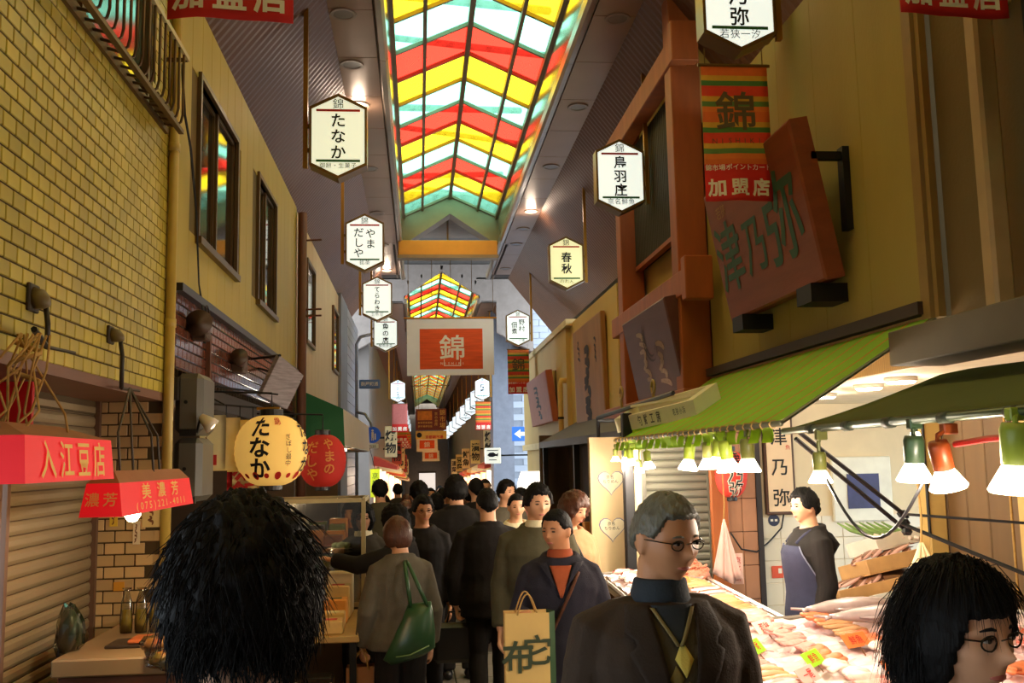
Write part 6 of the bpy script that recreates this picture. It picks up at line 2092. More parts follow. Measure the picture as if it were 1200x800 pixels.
# ================================================================== PEOPLE
SKIN = M('skin', (212, 158, 122), .5, .05, 12, spec=.4)
SKIN_D = M('skin_tan', (190, 132, 92), .5, .06, 12, spec=.4)
HB = M('hair_black', (14, 12, 12), .65, .3, 60, stretch=(1, 1, .15), bump=.5, bscale=120, spec=.15)
HBR = M('hair_brown', (74, 40, 24), .45, .3, 60, stretch=(1, 1, .15), bump=.5, bscale=120)
HG = M('hair_grey', (92, 90, 78), .5, .3, 60, stretch=(1, 1, .2), bump=.5, bscale=120)
EYE = M('eye_dark', (28, 18, 14), .15)
EYEW = M('eye_white', (214, 204, 196), .25)
LIP = M('lips', (176, 96, 84), .45)
SHOE = M('shoe_black', (20, 18, 18), .35)


def fuse(mb, voxel, smooth, name, mats, parent, disp=0.0, dscale=.12, label=None):
    """join overlapping closed shapes of one garment or body into one continuous surface"""
    me = bpy.data.meshes.new('tmp')
    me.from_pydata(mb.v, [], mb.f)
    o = bpy.data.objects.new('tmp', me)
    COL.objects.link(o)
    r = o.modifiers.new('r', 'REMESH')
    r.mode = 'VOXEL'
    r.voxel_size = voxel
    if smooth:
        s = o.modifiers.new('s', 'SMOOTH')
        s.factor = .5
        s.iterations = smooth
    if disp:
        tx = bpy.data.textures.get('folds%g' % dscale) or bpy.data.textures.new('folds%g' % dscale, 'CLOUDS')
        tx.noise_scale = dscale
        d = o.modifiers.new('d', 'DISPLACE')
        d.texture = tx
        d.strength = disp
        d.mid_level = .5
        d.texture_coords = 'LOCAL'
    bpy.context.view_layer.update()
    dg = bpy.context.evaluated_depsgraph_get()
    m2 = bpy.data.meshes.new_from_object(o.evaluated_get(dg))
    m2.name = name
    bpy.data.objects.remove(o)
    bpy.data.meshes.remove(me)
    m2.materials.clear()
    for m in (mats if isinstance(mats, (list, tuple)) else [mats]):
        m2.materials.append(m)
    m2.polygons.foreach_set('use_smooth', [True] * len(m2.polygons))
    p = bpy.data.objects.new(name, m2)
    COL.objects.link(p)
    p.parent = parent
    if label:
        p['label'] = label
    ORG[p] = ORG[parent]
    return p


def head_r(d, female=False):
    """surface point of a head of height 1, centre at origin, facing +y, in direction d"""
    x, y, z = d.x * .335, d.y * .43, d.z * .5
    if z < -.08:
        q = min(1, (-.08 - z) / .42)
        x *= 1 - (.42 if female else .34) * q ** 1.3
        if y < 0:
            y *= 1 - .62 * q
        else:
            y *= 1 - .06 * q
    if y > .25:
        y = .25 + (y - .25) * .72
    if y > 0:
        f = min(1, y / .25)
        g = lambda cx, cz, sx, sz: math.exp(-((abs(x) - cx) / sx) ** 2 - ((z - cz) / sz) ** 2)
        y += f * (.115 * g(0, -.115, .045, .05) + .055 * g(0, -.04, .035, .07) + .022 * g(.12, .085, .09, .035) - .045 * g(.14, .015, .065, .05)
                  + .02 * g(.19, -.10, .07, .06) + .035 * g(0, -.265, .09, .045) - .018 * g(0, -.335, .08, .025) + .045 * g(0, -.43, .08, .06))
    return Vector((x, y, z))


def head_shape(mb, tr, hh, female, nu=40, nv=30):
    vs, fs = [], []
    for j in range(nv + 1):
        el = -math.pi / 2 + math.pi * j / nv
        for i in range(nu):
            az = 2 * math.pi * i / nu
            d = Vector((math.sin(az) * math.cos(el), math.cos(az) * math.cos(el), math.sin(el)))
            vs.append(tr(head_r(d, female) * hh))
    for j in range(nv):
        for i in range(nu):
            k = (i + 1) % nu
            fs.append((j * nu + i, j * nu + k, (j + 1) * nu + k, (j + 1) * nu + i))
    mb.add(vs, fs)
    for s in (-1, 1):      # ears
        secs = []
        for q, r in ((-.13, .03), (-.09, .055), (0, .085), (.07, .095), (.12, .05)):
            c = Vector((s * (.342 + .05 * (q + .13)), -.02 - .15 * (q + .1) * .4, q - .03))
            secs.append((tr(c * hh), (tr((c + Vector((0, r, 0))) * hh) - tr(c * hh)), (tr((c + Vector((.036, 0, 0))) * hh) - tr(c * hh))))
        mb.loft(secs, 8)


def hair_part(tr, hh, style, mat, parent, rnd, fine=False):
    """hair cap: sinks into the head outside the hair area"""
    mb = MB()
    nu, nv = (72, 54) if fine else (44, 34)
    vs, fs = [], []
    for j in range(nv + 1):
        el = -math.pi / 2 + math.pi * j / nv
        for i in range(nu):
            az = 2 * math.pi * i / nu
            d = Vector((math.sin(az) * math.cos(el), math.cos(az) * math.cos(el), math.sin(el)))
            a = abs((az + math.pi) % (2 * math.pi) - math.pi)      # 0 front .. pi back
            n1 = noise.noise(d * 5 + Vector((rnd, 0, 0)))
            n2 = noise.noise(d * 14 + Vector((0, rnd, 0)))
            if style == 'short':
                line = .25 if a < .75 else (.25 - (a - .75) * .75 if a < 1.15 else (-.05 if a < 1.75 else -.05 - (a - 1.75) * .24))
                thick = .075
            elif style == 'crop':
                line = .27 if a < .8 else (.27 - (a - .8) * .6 if a < 1.2 else (.03 if a < 1.7 else .03 - (a - 1.7) * .25))
                thick = .045
                n1 *= .4
                n2 *= .5
            elif style == 'spiky':
                line = .2 if a < .8 else (.2 - (a - .8) * .9 if a < 1.2 else (-.16 if a < 1.7 else -.16 - (a - 1.7) * .22))
                thick = .12
            elif style == 'bob':
                line = .17 if a < .62 else (.17 - (a - .62) * 1.35 if a < 1.0 else -.36)
                thick = .10
            elif style == 'mop':
                line = .16 if a < .8 else (.16 - (a - .8) * 1.35 if a < 1.15 else (-.32 if a < 2.2 else -.40))
                thick = .10 if a > 1.5 else .06 + .04 * max(0, a - 1.1) / .4
                n1 *= .4
                n2 *= .4
            else:   # long
                line = .2 if a < .6 else (.2 - (a - .6) * 1.6 if a < 1.0 else -.6)
                thick = .09
            zz = d.z * .5
            base = head_r(d)
            if style in ('bob', 'long', 'mop') and zz < 0:
                base = Vector((d.x * .345, d.y * .43 if d.y < 0 else base.y * .9, zz * 1.0))
            inn = (zz - line) + .035 * n1 + .02 * n2
            k = max(0, min(1, inn / .05 + .5))
            f = -.10 + k * (.10 + thick) + (k * .05 * n2 + k * .035 * n1)
            p = base + d * f
            if style in ('bob', 'mop') and zz < -.2 and k > .5:
                p.z = max(p.z, -.40 + .02 * n2)
            vs.append(tr(p * hh))
    for j in range(nv):
        for i in range(nu):
            k = (i + 1) % nu
            fs.append((j * nu + i, j * nu + k, (j + 1) * nu + k, (j + 1) * nu + i))
    return mb.add(vs, fs).build('hair', mat, parent, True, local=True)


def strands(tr, hh, mat, parent, n, seed, L=.28, front=-.1, crown=.45, sw=.6, low=-.42, base=.42, lift=.10, droop=.12, w=.009):
    """loose tapering locks"""
    r = random.Random(seed)
    mb = MB()
    for _ in range(n):
        while True:
            d = Vector((r.gauss(0, 1), r.gauss(0, 1), r.gauss(0, 1))).normalized()
            if d.z * .5 > low + .0 and not (d.y > front and d.z < crown):
                break
        root = head_r(d) * 1.03
        t = Vector((0, 0, 1)).cross(d)
        t = t.normalized() if t.length > .01 else Vector((1, 0, 0))
        down = d.cross(t).normalized()
        if down.z > 0:
            down = -down
        swirl = t * r.uniform(-sw, sw) + down * r.uniform(.2, 1.0)
        l = L * r.uniform(.5, 1.1)
        p1 = root + (d * lift * r.uniform(.6, 1.4) + swirl * .35 * l)
        p2 = root + (d * (lift * r.uniform(.7, 1.5)) + swirl * .75 * l) - Vector((0, 0, droop * .4 * l))
        p3 = root + (d * (lift * r.uniform(.5, 1.7)) + swirl * 1.05 * l) - Vector((0, 0, droop * l))
        P = [tr(q * hh) for q in (root, p1, p2, p3)]
        mb.tube(P, [w * hh * 4 * .35, w * hh * 4 * .35, w * hh * 4 * .25, w * hh * .2], 3, cap=False)
    o = mb.build('hair_locks', mat, parent, True, local=True)
    o['kind'] = 'stuff'
    return o


def hand(mb, wrist, fwd, palm_n, H, curl=.5, grip=False):
    """palm + five separate fingers; fwd along the forearm, palm_n = direction the palm faces"""
    f = Vector(fwd).normalized()
    pn = Vector(palm_n)
    pn = (pn - f * pn.dot(f)).normalized()
    sd = f.cross(pn)
    L = .105 * H            # hand length
    w0 = Vector(wrist)
    pl = L * .5
    mb.loft([(w0, sd * L * .14, pn * L * .10), (w0 + f * pl * .4, sd * L * .21, pn * L * .085), (w0 + f * pl, sd * L * .23, pn * L * .075)], 10)
    for k, (o_, ln) in enumerate(((-.175, .42), (-.06, .5), (.06, .47), (.17, .38))):
        b = w0 + f * pl * .92 + sd * (o_ * L)
        c1 = curl * (1.2 if grip else .8)
        a1, a2, a3 = c1 * .9, c1 * 2.0, c1 * 2.9
        spread = sd * (o_ * .25)
        p = [b]
        for a, q in ((a1, .42), (a2, .33), (a3, .25)):
            dr = (f * math.cos(a) + pn * math.sin(a) + spread * .4).normalized()
            p.append(p[-1] + dr * (ln * L * q))
        r = .042 * L * 2
        mb.tube(p, [r, r * .95, r * .85, r * .6], 7)
    # thumb leaves the side of the palm near its base
    b = w0 + f * pl * .30 - sd * L * .16
    t1 = b + (f * .6 - sd * .75 + pn * .35).normalized() * L * .2
    t2 = t1 + (f * .85 - sd * .15 + pn * (.5 if grip else .3)).normalized() * L * .17
    t3 = t2 + (f * .9 + sd * (.3 if grip else .0) + pn * (.5 if grip else .2)).normalized() * L * .11
    mb.tube([b, t1, t2, t3], [.1 * L, .095 * L, .08 * L, .055 * L], 7)


TORSO = [(.47, .098, .075, 0), (.52, .100, .078, -.005), (.60, .084, .064, 0), (.68, .093, .07, .004), (.745, .104, .074, .004), (.79, .098, .064, -.002), (.82, .070, .053, -.008), (.838, .052, .046, -.010), (.855, .036, .038, -.006), (.90, .034, .038, .004)]


def tor(z, H, ease=0.0, wide=1.0):
    """torso half width, half depth, centre y at height fraction z"""
    for (a, b) in zip(TORSO, TORSO[1:]):
        if a[0] <= z <= b[0]:
            q = (z - a[0]) / (b[0] - a[0])
            v = [a[i] + (b[i] - a[i]) * q for i in range(4)]
            return v[1] * H * wide + ease, v[2] * H * (wide * .5 + .5) + ease, v[3] * H
    a = TORSO[0] if z < TORSO[0][0] else TORSO[-1]
    return a[1] * H * wide + ease, a[2] * H + ease, a[3] * H


def person(x, y, H, rz, label, hair=('short', HB), coat=None, trousers=None, skin=SKIN, head=(0, 0), arms=None, voxel=.012,
           female=False, hem=.46, ease=.022, wide=1.0, face=True, glasses=False, collar=True, stride=0.0, hunch=0.0, fine=False,
           inner=None, fold=.014, hands=True, flare=1.0, z0=None, group='people in the market street', legs=True):
    fz = floor_z(y) if z0 is None else z0
    t = thing('person', (x, y, fz), label, 'person', group, rz)
    arms = arms or {}
    hh = .136 * H
    hc = Vector((0, .012 * H + hunch * 1.3, H - hh * .5))
    Rh = RZ(head[0]) @ RX(head[1])
    piv = Vector((0, hunch, .875 * H))

    def tr(p):
        return piv + Rh @ (Vector(p) + hc - piv)
    # ---------------- body: one continuous surface
    b = MB()
    b.loft([((0, cy + hunch * max(0, (z - .55) / .3), z * H), (rx * wide ** .5, 0, 0), (0, ry, 0)) for z, rx, ry, cy in [(q[0], q[1] * H * .96, q[2] * H * .96, q[3] * H) for q in TORSO]], 16)
    sl = .088 if female else .097
    J = {}
    for s, nm in ((-1, 'L'), (1, 'R')):
        sh = Vector((s * sl * H * wide, hunch - .006 * H, .788 * H))
        el, wr, pn, curl, grip = arms.get(nm, (Vector((s * .128 * H * wide, -.012 * H, .625 * H)), Vector((s * .132 * H * wide, .035 * H, .475 * H)), (-s, .3, 0), .45, False))
        el, wr = Vector(el), Vector(wr)
        J[nm] = (sh, el, wr)
        b.tube([Vector((s * .05 * H, hunch, .795 * H)), sh, sh.lerp(el, .5), el, el.lerp(wr, .4), wr], [.030 * H, .033 * H, .030 * H, .025 * H, .024 * H, .016 * H], 10)
        if hands:
            hand(b, wr, wr - el, pn, H, curl, grip)
    lg = {}
    for s in (-1, 1):
        st = stride * s
        hip = Vector((s * .052 * H, 0, .50 * H))
        kn = Vector((s * .055 * H, .02 * H + st * .55, .275 * H))
        an = Vector((s * .055 * H, -.01 * H + st - (.05 * H if st < 0 else 0), .045 * H + (.03 * H if st < 0 else 0)))
        lg[s] = (hip, kn, an)
        if legs:
            b.tube([hip, hip.lerp(kn, .5), kn, kn.lerp(an, .35), an], [.056 * H, .047 * H, .034 * H, .034 * H, .022 * H], 10)
            b.tube([an + Vector((0, -.02 * H, -.02 * H)), an + Vector((0, .08 * H, -.03 * H))], [.022 * H, .016 * H], 8)
    head_shape(b, tr, hh, female, *((56, 44) if fine else (36, 28)))
    fuse(b, voxel, 2 if fine else 2, 'body', skin, t)
    # ---------------- face details
    if face:
        for s in (-1, 1):
            c = Vector((s * .14, .352, .018))
            secs = [(tr((c + Vector((q * .075, -abs(q) * .02, 0))) * hh), (0, .0, 0.0), (0, 0, 0)) for q in (-1, 0, 1)]
            ring = []
            e = MB()
            vs, fs = [], []
            for j, (q, r) in enumerate(((-1, .1), (-.6, .75), (0, 1), (.6, .75), (1, .1))):
                for i in range(8):
                    an = 2 * math.pi * i / 8
                    vs.append(tr((c + Vector((q * .062, r * .018 * math.cos(an) - .004 * abs(q), r * .020 * math.sin(an)))) * hh))
            for j in range(4):
                for i in range(8):
                    k = (i + 1) % 8
                    fs.append((j * 8 + i, j * 8 + k, (j + 1) * 8 + k, (j + 1) * 8 + i))
            e.add(vs, fs).build('eye', EYEW if fine else EYE, t, True, local=True)
            if fine:
                ci = c + Vector((0, .014, 0))
                e = MB().loft([(tr((ci + Vector((0, q * .012, 0))) * hh), Rh @ Vector((r * .024 * hh, 0, 0)), Rh @ Vector((0, 0, r * .02 * hh))) for q, r in ((-.5, 1), (.2, .95), (.6, .6))], 10)
                e.build('iris', EYE, t, True, local=True)
                lid = MB().tube([tr((c + Vector((q * .07, .012 - .014 * abs(q), .018 - .012 * q * q))) * hh) for q in (-1, -.5, 0, .5, 1)], .006 * hh * 1.6, 5)
                lid.build('eyelid', HB, t, True, local=True)
            br = MB().tube([tr((Vector((s * (.075 + .04 * q), .372 - .014 * q * q * .4, .092 + .012 * math.sin(q * 1.3)))) * hh) for q in (0, 1, 2, 3)], [.010 * hh, .014 * hh, .012 * hh, .005 * hh], 6)
            br.build('eyebrow', hair[1], t, True, local=True)
        lp = MB()
        for dz, r in ((.010, .016), (-.014, .020)):
            lp.tube([tr(Vector((q * .095, .347 - .022 * q * q, -.262 + dz * (1 - abs(q)))) * hh) for q in (-1, -.5, 0, .5, 1)], [.004 * hh, r * hh * .8, r * hh, r * hh * .8, .004 * hh], 7)
        lp.build('mouth', LIP, t, True, local=True)
    hair_part(tr, hh, hair[0], hair[1], t, x * 3.7 + y, fine)
    if glasses:
        g = thing_part = None
        gm = MB()
        for s in (-1, 1):
            P = []
            for i in range(17):
                an = 2 * math.pi * i / 16
                P.append(tr(Vector((s * .15 + .088 * math.cos(an), .405 - .02 * abs(math.cos(an)) - .02, .005 + .055 * math.sin(an))) * hh))
            gm.tube(P, .0055 * hh * 1.4, 5, cap=False)
            gm.tube([tr(Vector((s * .245, .37, .03)) * hh), tr(Vector((s * .36, .15, .03)) * hh), tr(Vector((s * .365, -.03, .02)) * hh)], .007 * hh, 5)
        gm.tube([tr(Vector((-.055, .40, .02)) * hh), tr(Vector((0, .425, .035)) * hh), tr(Vector((.055, .40, .02)) * hh)], .006 * hh, 5)
        go = gm.build('glasses', M('glasses_wire', (60, 52, 44), .25, metal=.7), t, True, local=True)
        for s in (-1, 1):
            P = [tr(Vector((s * .15 + .085 * math.cos(i * math.pi / 8), .385, .005 + .052 * math.sin(i * math.pi / 8))) * hh) for i in range(16)]
            lo = MB().add(P, [tuple(range(16))[::-1]]).build('lens', glass_mat('lens_glass', (254, 254, 252), .0, .02), go, local=True)
    # ---------------- clothes
    if coat:
        c = MB()
        secs = []
        zs = sorted(set([hem, (hem + .52) / 2 if hem < .5 else hem + .01, .52, .60, .68, .745, .79, .818, .836]))
        for z in zs:
            if z < hem:
                continue
            rx, ry, cy = tor(max(z, .47), H, ease, wide)
            if z < .56:
                k = 1 + (flare - 1) * (.56 - z) / max(.05, .56 - hem)
                rx, ry = rx * k, ry * k
            secs.append(((0, cy + hunch * max(0, (z - .55) / .3), z * H), (rx, 0, 0), (0, ry, 0)))
        c.loft(secs, 20)
        for nm in 'LR':
            sh, el, wr = J[nm]
            s = -1 if nm == 'L' else 1
            we = el.lerp(wr, .93)
            c.tube([Vector((s * .028 * H, hunch - .006 * H, .822 * H)), Vector((s * .065 * H, hunch - .006 * H, .808 * H)), sh, sh.lerp(el, .3), el, we], [.022 * H, .030 * H + ease * .3, .037 * H + ease * .4, .038 * H + ease * .4, .033 * H + ease * .4, .027 * H + ease * .3], 12)
        if collar:
            rg = []
            for i in range(17):
                an = 2 * math.pi * i / 16
                rg.append(Vector((.056 * H * math.sin(an), hunch * .95 + .054 * H * math.cos(an) - .006 * H, .842 * H - .010 * H * math.cos(an))))
            c.tube(rg, .013 * H, 8)
        fuse(c, max(voxel, .008) if fine else max(voxel, .010), 3, 'coat', coat, t, fold)
    if inner:
        m = MB().loft([((0, hunch * .9 - .004 * H, .80 * H), (.06 * H, 0, 0), (0, .062 * H, 0)), ((0, hunch - .002 * H, .845 * H), (.046 * H, 0, 0), (0, .05 * H, 0)), ((0, hunch + .003 * H, .868 * H), (.041 * H, 0, 0), (0, .045 * H, 0)), ((0, hunch + .003 * H, .870 * H), (.036 * H, 0, 0), (0, .04 * H, 0))], 18)
        m.build('neck_top', inner, t, True, local=True)
    if trousers and legs:
        c = MB()
        c.loft([((0, 0, z * H), (rx * H + .012, 0, 0), (0, ry * H + .012, 0)) for z, rx, ry in ((.47, .100, .078), (.52, .101, .078), (.58, .09, .07))], 16)
        for s in (-1, 1):
            hip, kn, an = lg[s]
            c.tube([hip + Vector((0, 0, .0)), hip.lerp(kn, .5), kn, kn.lerp(an, .5), an + Vector((0, 0, .0))], [.060 * H, .054 * H, .045 * H, .043 * H, .040 * H], 12)
        fuse(c, .014, 2, 'trousers', trousers, t, fold)
    if legs:
        for s in (-1, 1):
            an = lg[s][2]
            MB().loft([(an + Vector((0, -.045 * H, -.025 * H)), (.020 * H, 0, 0), (0, 0, .018 * H)), (an + Vector((0, -.02 * H, -.016 * H)), (.026 * H, 0, 0), (0, 0, .028 * H)), (an + Vector((0, .04 * H, -.024 * H)), (.028 * H, 0, 0), (0, 0, .021 * H)), (an + Vector((0, .095 * H, -.032 * H)), (.022 * H, 0, 0), (0, 0, .012 * H))], 10).build('shoe', SHOE, t, True, local=True)
    PER[t] = (tr, hh, J, H, hunch, Rh)
    return t


PER = {}


def chest_pt(t, x, zf, off, ease, wide=1.0):
    """point on the front of the coat at local x and height fraction"""
    tr, hh, J, H, hunch, Rh = PER[t]
    rx, ry, cy = tor(zf, H, ease, wide)
    q = max(0, 1 - (x / rx) ** 2)
    return Vector((x, cy + hunch * max(0, (zf - .55) / .3) + ry * math.sqrt(q) + off, zf * H))


def patch(t, name, pts, off, ease, mat, nu=8, nv=14, wide=1.0, th=.004):
    """panel lying on the chest: pts(u,v) -> (x, z fraction)"""
    def fn(u, v):
        a, b = pts(u, v)
        return chest_pt(t, a, b, off, ease, wide)
    o = MB().sheet(nu, nv, fn, (0, th, 0)).build(name, mat, t, True, local=True)
    return o


CL = lambda n, c, **k: M('cloth_' + n, c, k.get('rough', .85), k.get('var', .1), k.get('scale', 20), bump=.25, bscale=160, spec=.2)
c_black = CL('black', (30, 27, 26))
c_char = CL('charcoal', (58, 54, 48))
c_brown = CL('darkbrown', (52, 40, 30))
c_navy = CL('navy', (40, 38, 48))
c_olive = CL('olive', (78, 74, 56))
c_grey = CL('warmgrey', (92, 86, 74))
c_tan = CL('tan', (186, 142, 104))
c_white = CL('cream', (222, 210, 176))
c_trs = CL('trouser', (30, 27, 25))

# ---- 1 suit man in the foreground
t = person(.64, 2.60, 1.70, math.pi + .05, 'elderly man in glasses and dark brown suit jacket over argyle sweater, walking towards the viewer', ('crop', HG), c_brown, c_trs, SKIN_D, head=(.42, -.14),
           voxel=.0055, glasses=True, fine=True, inner=CL('slate', (44, 50, 56)), hem=.44, ease=.028, wide=1.06, collar=False, fold=.016)
E_ = .028
H_ = 1.70
# V of sweater between the lapels
swm = CL('sweater', (70, 62, 44))
patch(t, 'sweater', lambda u, v: ((u - .5) * 2 * (.014 + .05 * v), .66 + .165 * v), .006, E_, swm, 9, 16, 1.06)
patch(t, 'knit_top', lambda u, v: ((u - .5) * 2 * (.003 + .052 * v), .785 + .05 * v), .012, E_, CL('slate', (44, 50, 56)), 7, 8, 1.06)
for k, (cx, cz, w, h, mt) in enumerate(((-.008, .762, .024, .046, CL('argyle_yellow', (206, 186, 92))), (.016, .735, .018, .034, CL('argyle_olive', (126, 110, 60))), (-.016, .715, .014, .03, CL('argyle_olive', (126, 110, 60))), (.0, .69, .012, .026, CL('argyle_yellow', (206, 186, 92))))):
    patch(t, 'argyle_diamond', lambda u, v: (cx + (u - .5) * 2 * w * (1 - abs(2 * v - 1)), cz + (v - .5) * h * 1.1), .010, E_, mt, 4, 9, 1.06)
for s in (-1, 1):
    patch(t, 'sweater_band', lambda u, v: (s * (.004 + .050 * v + .010 * (u - .5)), .780 + .052 * v), .016, E_, CL('argyle_band', (124, 110, 70)), 3, 8, 1.06)
    patch(t, 'lapel', lambda u, v: (s * (.016 + .046 * v + u * (.012 + .068 * min(1, v / .62) - (.022 if .68 < v < .76 else 0) - .03 * max(0, v - .76) * 4)), .66 + .175 * v), .015, E_, CL('lapel', (44, 34, 26)), 7, 20, 1.06, .006)
    patch(t, 'jacket_edge', lambda u, v: (s * (.012 + .05 * v + .012 * u), .47 + .36 * v), .012, E_, c_brown, 3, 16, 1.06, .006)

# ---- 2 man from behind with tousled black hair
t = person(-.250, 1.42, 1.735, .06, 'person seen from behind with tousled black hair at the front left', ('spiky', HB), c_black, c_trs, head=(.05, .02), voxel=.008, fine=True, ease=.03, wide=1.0)
tr, hh = PER[t][0], PER[t][1]
strands(tr, hh, HB, t, 4200, 3, L=.36, front=.3, low=-.40, lift=.07, droop=.35, w=.0042)

# ---- 3 woman at the right edge
t = person(.895, 1.62, 1.605, -math.pi / 2 - 1.08, 'woman with a short black bob and thin glasses at the right front edge', ('mop', HB), c_navy, c_trs, head=(-.08, -.05), voxel=.0055, female=True, fine=True, glasses=True, hem=.44, ease=.02)
tr, hh = PER[t][0], PER[t][1]
strands(tr, hh, HB, t, 3000, 5, L=.42, front=-.05, crown=.8, sw=.25, low=-.2, lift=.07, droop=.7, w=.0035)

# ---- 4 woman with the green shoulder bag, from behind
t = person(-.115, 6.0, 1.455, .22, 'short woman with brown hair and grey jacket seen from behind, green bag on her shoulder', ('mop', HBR), c_grey, c_trs, head=(.55, -.08), voxel=.009, female=True, hem=.475, ease=.03, wide=1.04, flare=1.15, hunch=.02,
           arms={'L': (Vector((-.21, -.02, .91)), Vector((-.22, .08, .70)), (1, 0, 0), .75, True)})
W_G = t
# ---- 5 woman reaching left
t = person(-.14, 6.75, 1.52, math.pi / 2 - .35, 'woman in black coat with dark hair reaching out towards the goods on the left', ('bob', HB), c_black, c_trs, head=(-.05, -.10), voxel=.008, female=True, ease=.03,
           arms={'L': (Vector((-.20, .22, 1.14)), Vector((-.16, .42, 1.17)), (0, .0, -1), .25, False), 'R': (Vector((.24, .02, .95)), Vector((.20, .16, .86)), (-1, 0, 0), .5, False)})
# ---- 6 smiling woman facing the viewer
t = person(-.42, 7.45, 1.535, math.pi - .25, 'smiling woman in dark grey coat with long black hair beside the goods tables', ('long', HB), c_char, c_trs, head=(.25, -.10), voxel=.009, female=True, ease=.03, inner=c_white)
# ---- 7 man with glasses
t = person(.02, 7.7, 1.58, math.pi - .05, 'man in glasses and black coat facing the viewer between two women', ('short', HB), c_black, c_trs, SKIN_D, head=(.30, -.10), voxel=.009, glasses=True, ease=.03)
# ---- 8 tall man from behind
t = person(.33, 8.7, 1.73, .0, 'tall man with thick black hair and dark padded jacket seen from behind', ('spiky', HB), c_black, c_trs, head=(.2, 0), voxel=.012, ease=.05, wide=1.1, face=False)
# ---- 9 man in dark suit from behind
t = person(.50, 7.15, 1.62, .02, 'man in a black suit seen from behind walking away with a dark bag', ('crop', HB), c_black, c_trs, head=(.1, .0), voxel=.008, hem=.44, ease=.03, wide=1.14, stride=.06, arms={'L': (Vector((-.26, -.02, 1.0)), Vector((-.24, .02, .79)), (1, 0, 0), .8, True)})
M_S = t
# ---- 10 woman carrying the paper bag
t = person(.73, 5.1, 1.53, math.pi - .12, 'woman in a navy jacket and rust turtleneck carrying a paper bag', ('crop', HB), c_navy, c_trs, SKIN_D, head=(-.62, -.06), voxel=.0075, female=True, hem=.43, ease=.032, wide=1.1, inner=CL('rust', (158, 78, 46)),
           arms={'R': (Vector((.22, .03, .98)), Vector((.20, .22, 1.03)), (-.3, .0, -1), .85, True), 'L': (Vector((-.23, -.02, .97)), Vector((-.2, .05, .76)), (1, .2, 0), .5, False)})
W_P = t
patch(t, 'jacket_opening', lambda u, v: ((u - .5) * 2 * (.006 + .050 * v), .72 + .10 * v), .008, .032, CL('rust', (158, 78, 46)), 7, 8, 1.1)
for s in (-1, 1):
    patch(t, 'collar_flap', lambda u, v: (s * (.03 + .04 * v + u * .05 * v), .755 + .075 * v), .016, .032, c_navy, 5, 7, 1.1, .008)
o = MB().tube([chest_pt(t, -.09 + .22 * q, .80 - .30 * q, .012, .036, 1.1) for q in [i / 10 for i in range(11)]], .009, 6).build('bag_strap', CL('strap', (84, 52, 36)), t, True, local=True)
# ---- 11 young man in the olive jacket
t = person(.72, 6.0, 1.64, math.pi - .10, 'young man with black hair in an olive jacket behind the paper bag woman', ('short', HB), c_olive, c_trs, head=(.32, -.08), voxel=.009, ease=.035, wide=1.08, inner=c_white, hem=.44)
# ---- 12 woman in tan coat
t = person(.98, 6.4, 1.595, math.pi + .45, 'woman with brown hair in a tan coat looking down to the right', ('bob', HBR), c_tan, c_trs, head=(.35, -.30), voxel=.009, female=True, ease=.03, hem=.36)
MB().tube([chest_pt(t, .06 - .16 * q, .82 - .28 * q, .012, .034) for q in [i / 10 for i in range(11)]], .010, 6).build('bag_strap', iron, t, True, local=True)
# ---- 13 woman in white
t = person(.84, 8.5, 1.57, math.pi + .05, 'woman in a cream white coat facing the viewer in the middle distance', ('crop', HB), c_white, c_trs, head=(.05, -.05), voxel=.011, female=True, ease=.04, wide=1.05)
# ---- 14 man behind her
t = person(.88, 10.0, 1.70, math.pi + .3, 'man with short hair in a grey jacket looking right behind the woman in white', ('short', HB), c_grey, c_trs, head=(.4, 0), voxel=.012, ease=.035)
# ---- 15 vendor
t = person(2.47, 6.05, 1.57, math.pi / 2 + .02, 'fish vendor in black hoodie and navy apron standing behind the fish table', ('short', HB), c_black, c_trs, head=(.18, -.02), voxel=.0075, ease=.03, hem=.44, z0=0.0, fold=.012, face=True, group='vendors',
           arms={'R': (Vector((.23, -.09, 1.0)), Vector((.20, .03, .80)), (-1, 0, 0), .5, False)})
apron = CL('apron', (50, 52, 72))
tr, hh, J, Hv = PER[t][:4]


def ap(u, v):
    z = .33 + .45 * v
    an = (u - .5) * 2 * (2.0 if v < .5 else 2.0 - (v - .5) / .5 * 1.35)
    rx, ry, cy = tor(max(z, .47), Hv, .046)
    return Vector((rx * math.sin(an), cy + ry * math.cos(an), z * Hv))


MB().sheet(21, 15, ap, (0, .004, 0)).build('apron', apron, t, True, local=True)
for s in (-1, 1):
    P = []
    for q in range(9):
        a = q / 8
        zf = .78 + .055 * math.sin(a * math.pi)
        P.append(Vector((s * (.075 + .02 * math.sin(a * math.pi)), .115 * (1 - 2 * a) * 1.05 - .005, zf * Hv + .012)))
    MB().tube(P, .011, 6).build('apron_strap', apron, t, True, local=True)
    P = [ap(.5 + s * .5 * (1 if v < .55 else 1), v) for v in [i / 14 for i in range(15)]]
    MB().tube(P, .005, 5).build('apron_piping', CL('piping', (120, 122, 140)), t, True, local=True)
MB().loft([((0, -.10, .83 * Hv), (.10, 0, 0), (0, .04, .02)), ((0, -.13, .79 * Hv), (.12, 0, 0), (0, .055, .02)), ((0, -.115, .74 * Hv), (.07, 0, 0), (0, .035, .01))], 14).build('hood', c_black, t, True, local=True)
MB().lathe([(.03, 0), (.03, .01), (.01, .014)], tr(Vector((.30, -.30, .06)) * hh), 10, RY(1.2)).build('hair_clip', M('clip_grey', (150, 146, 140), .4), t, local=True)

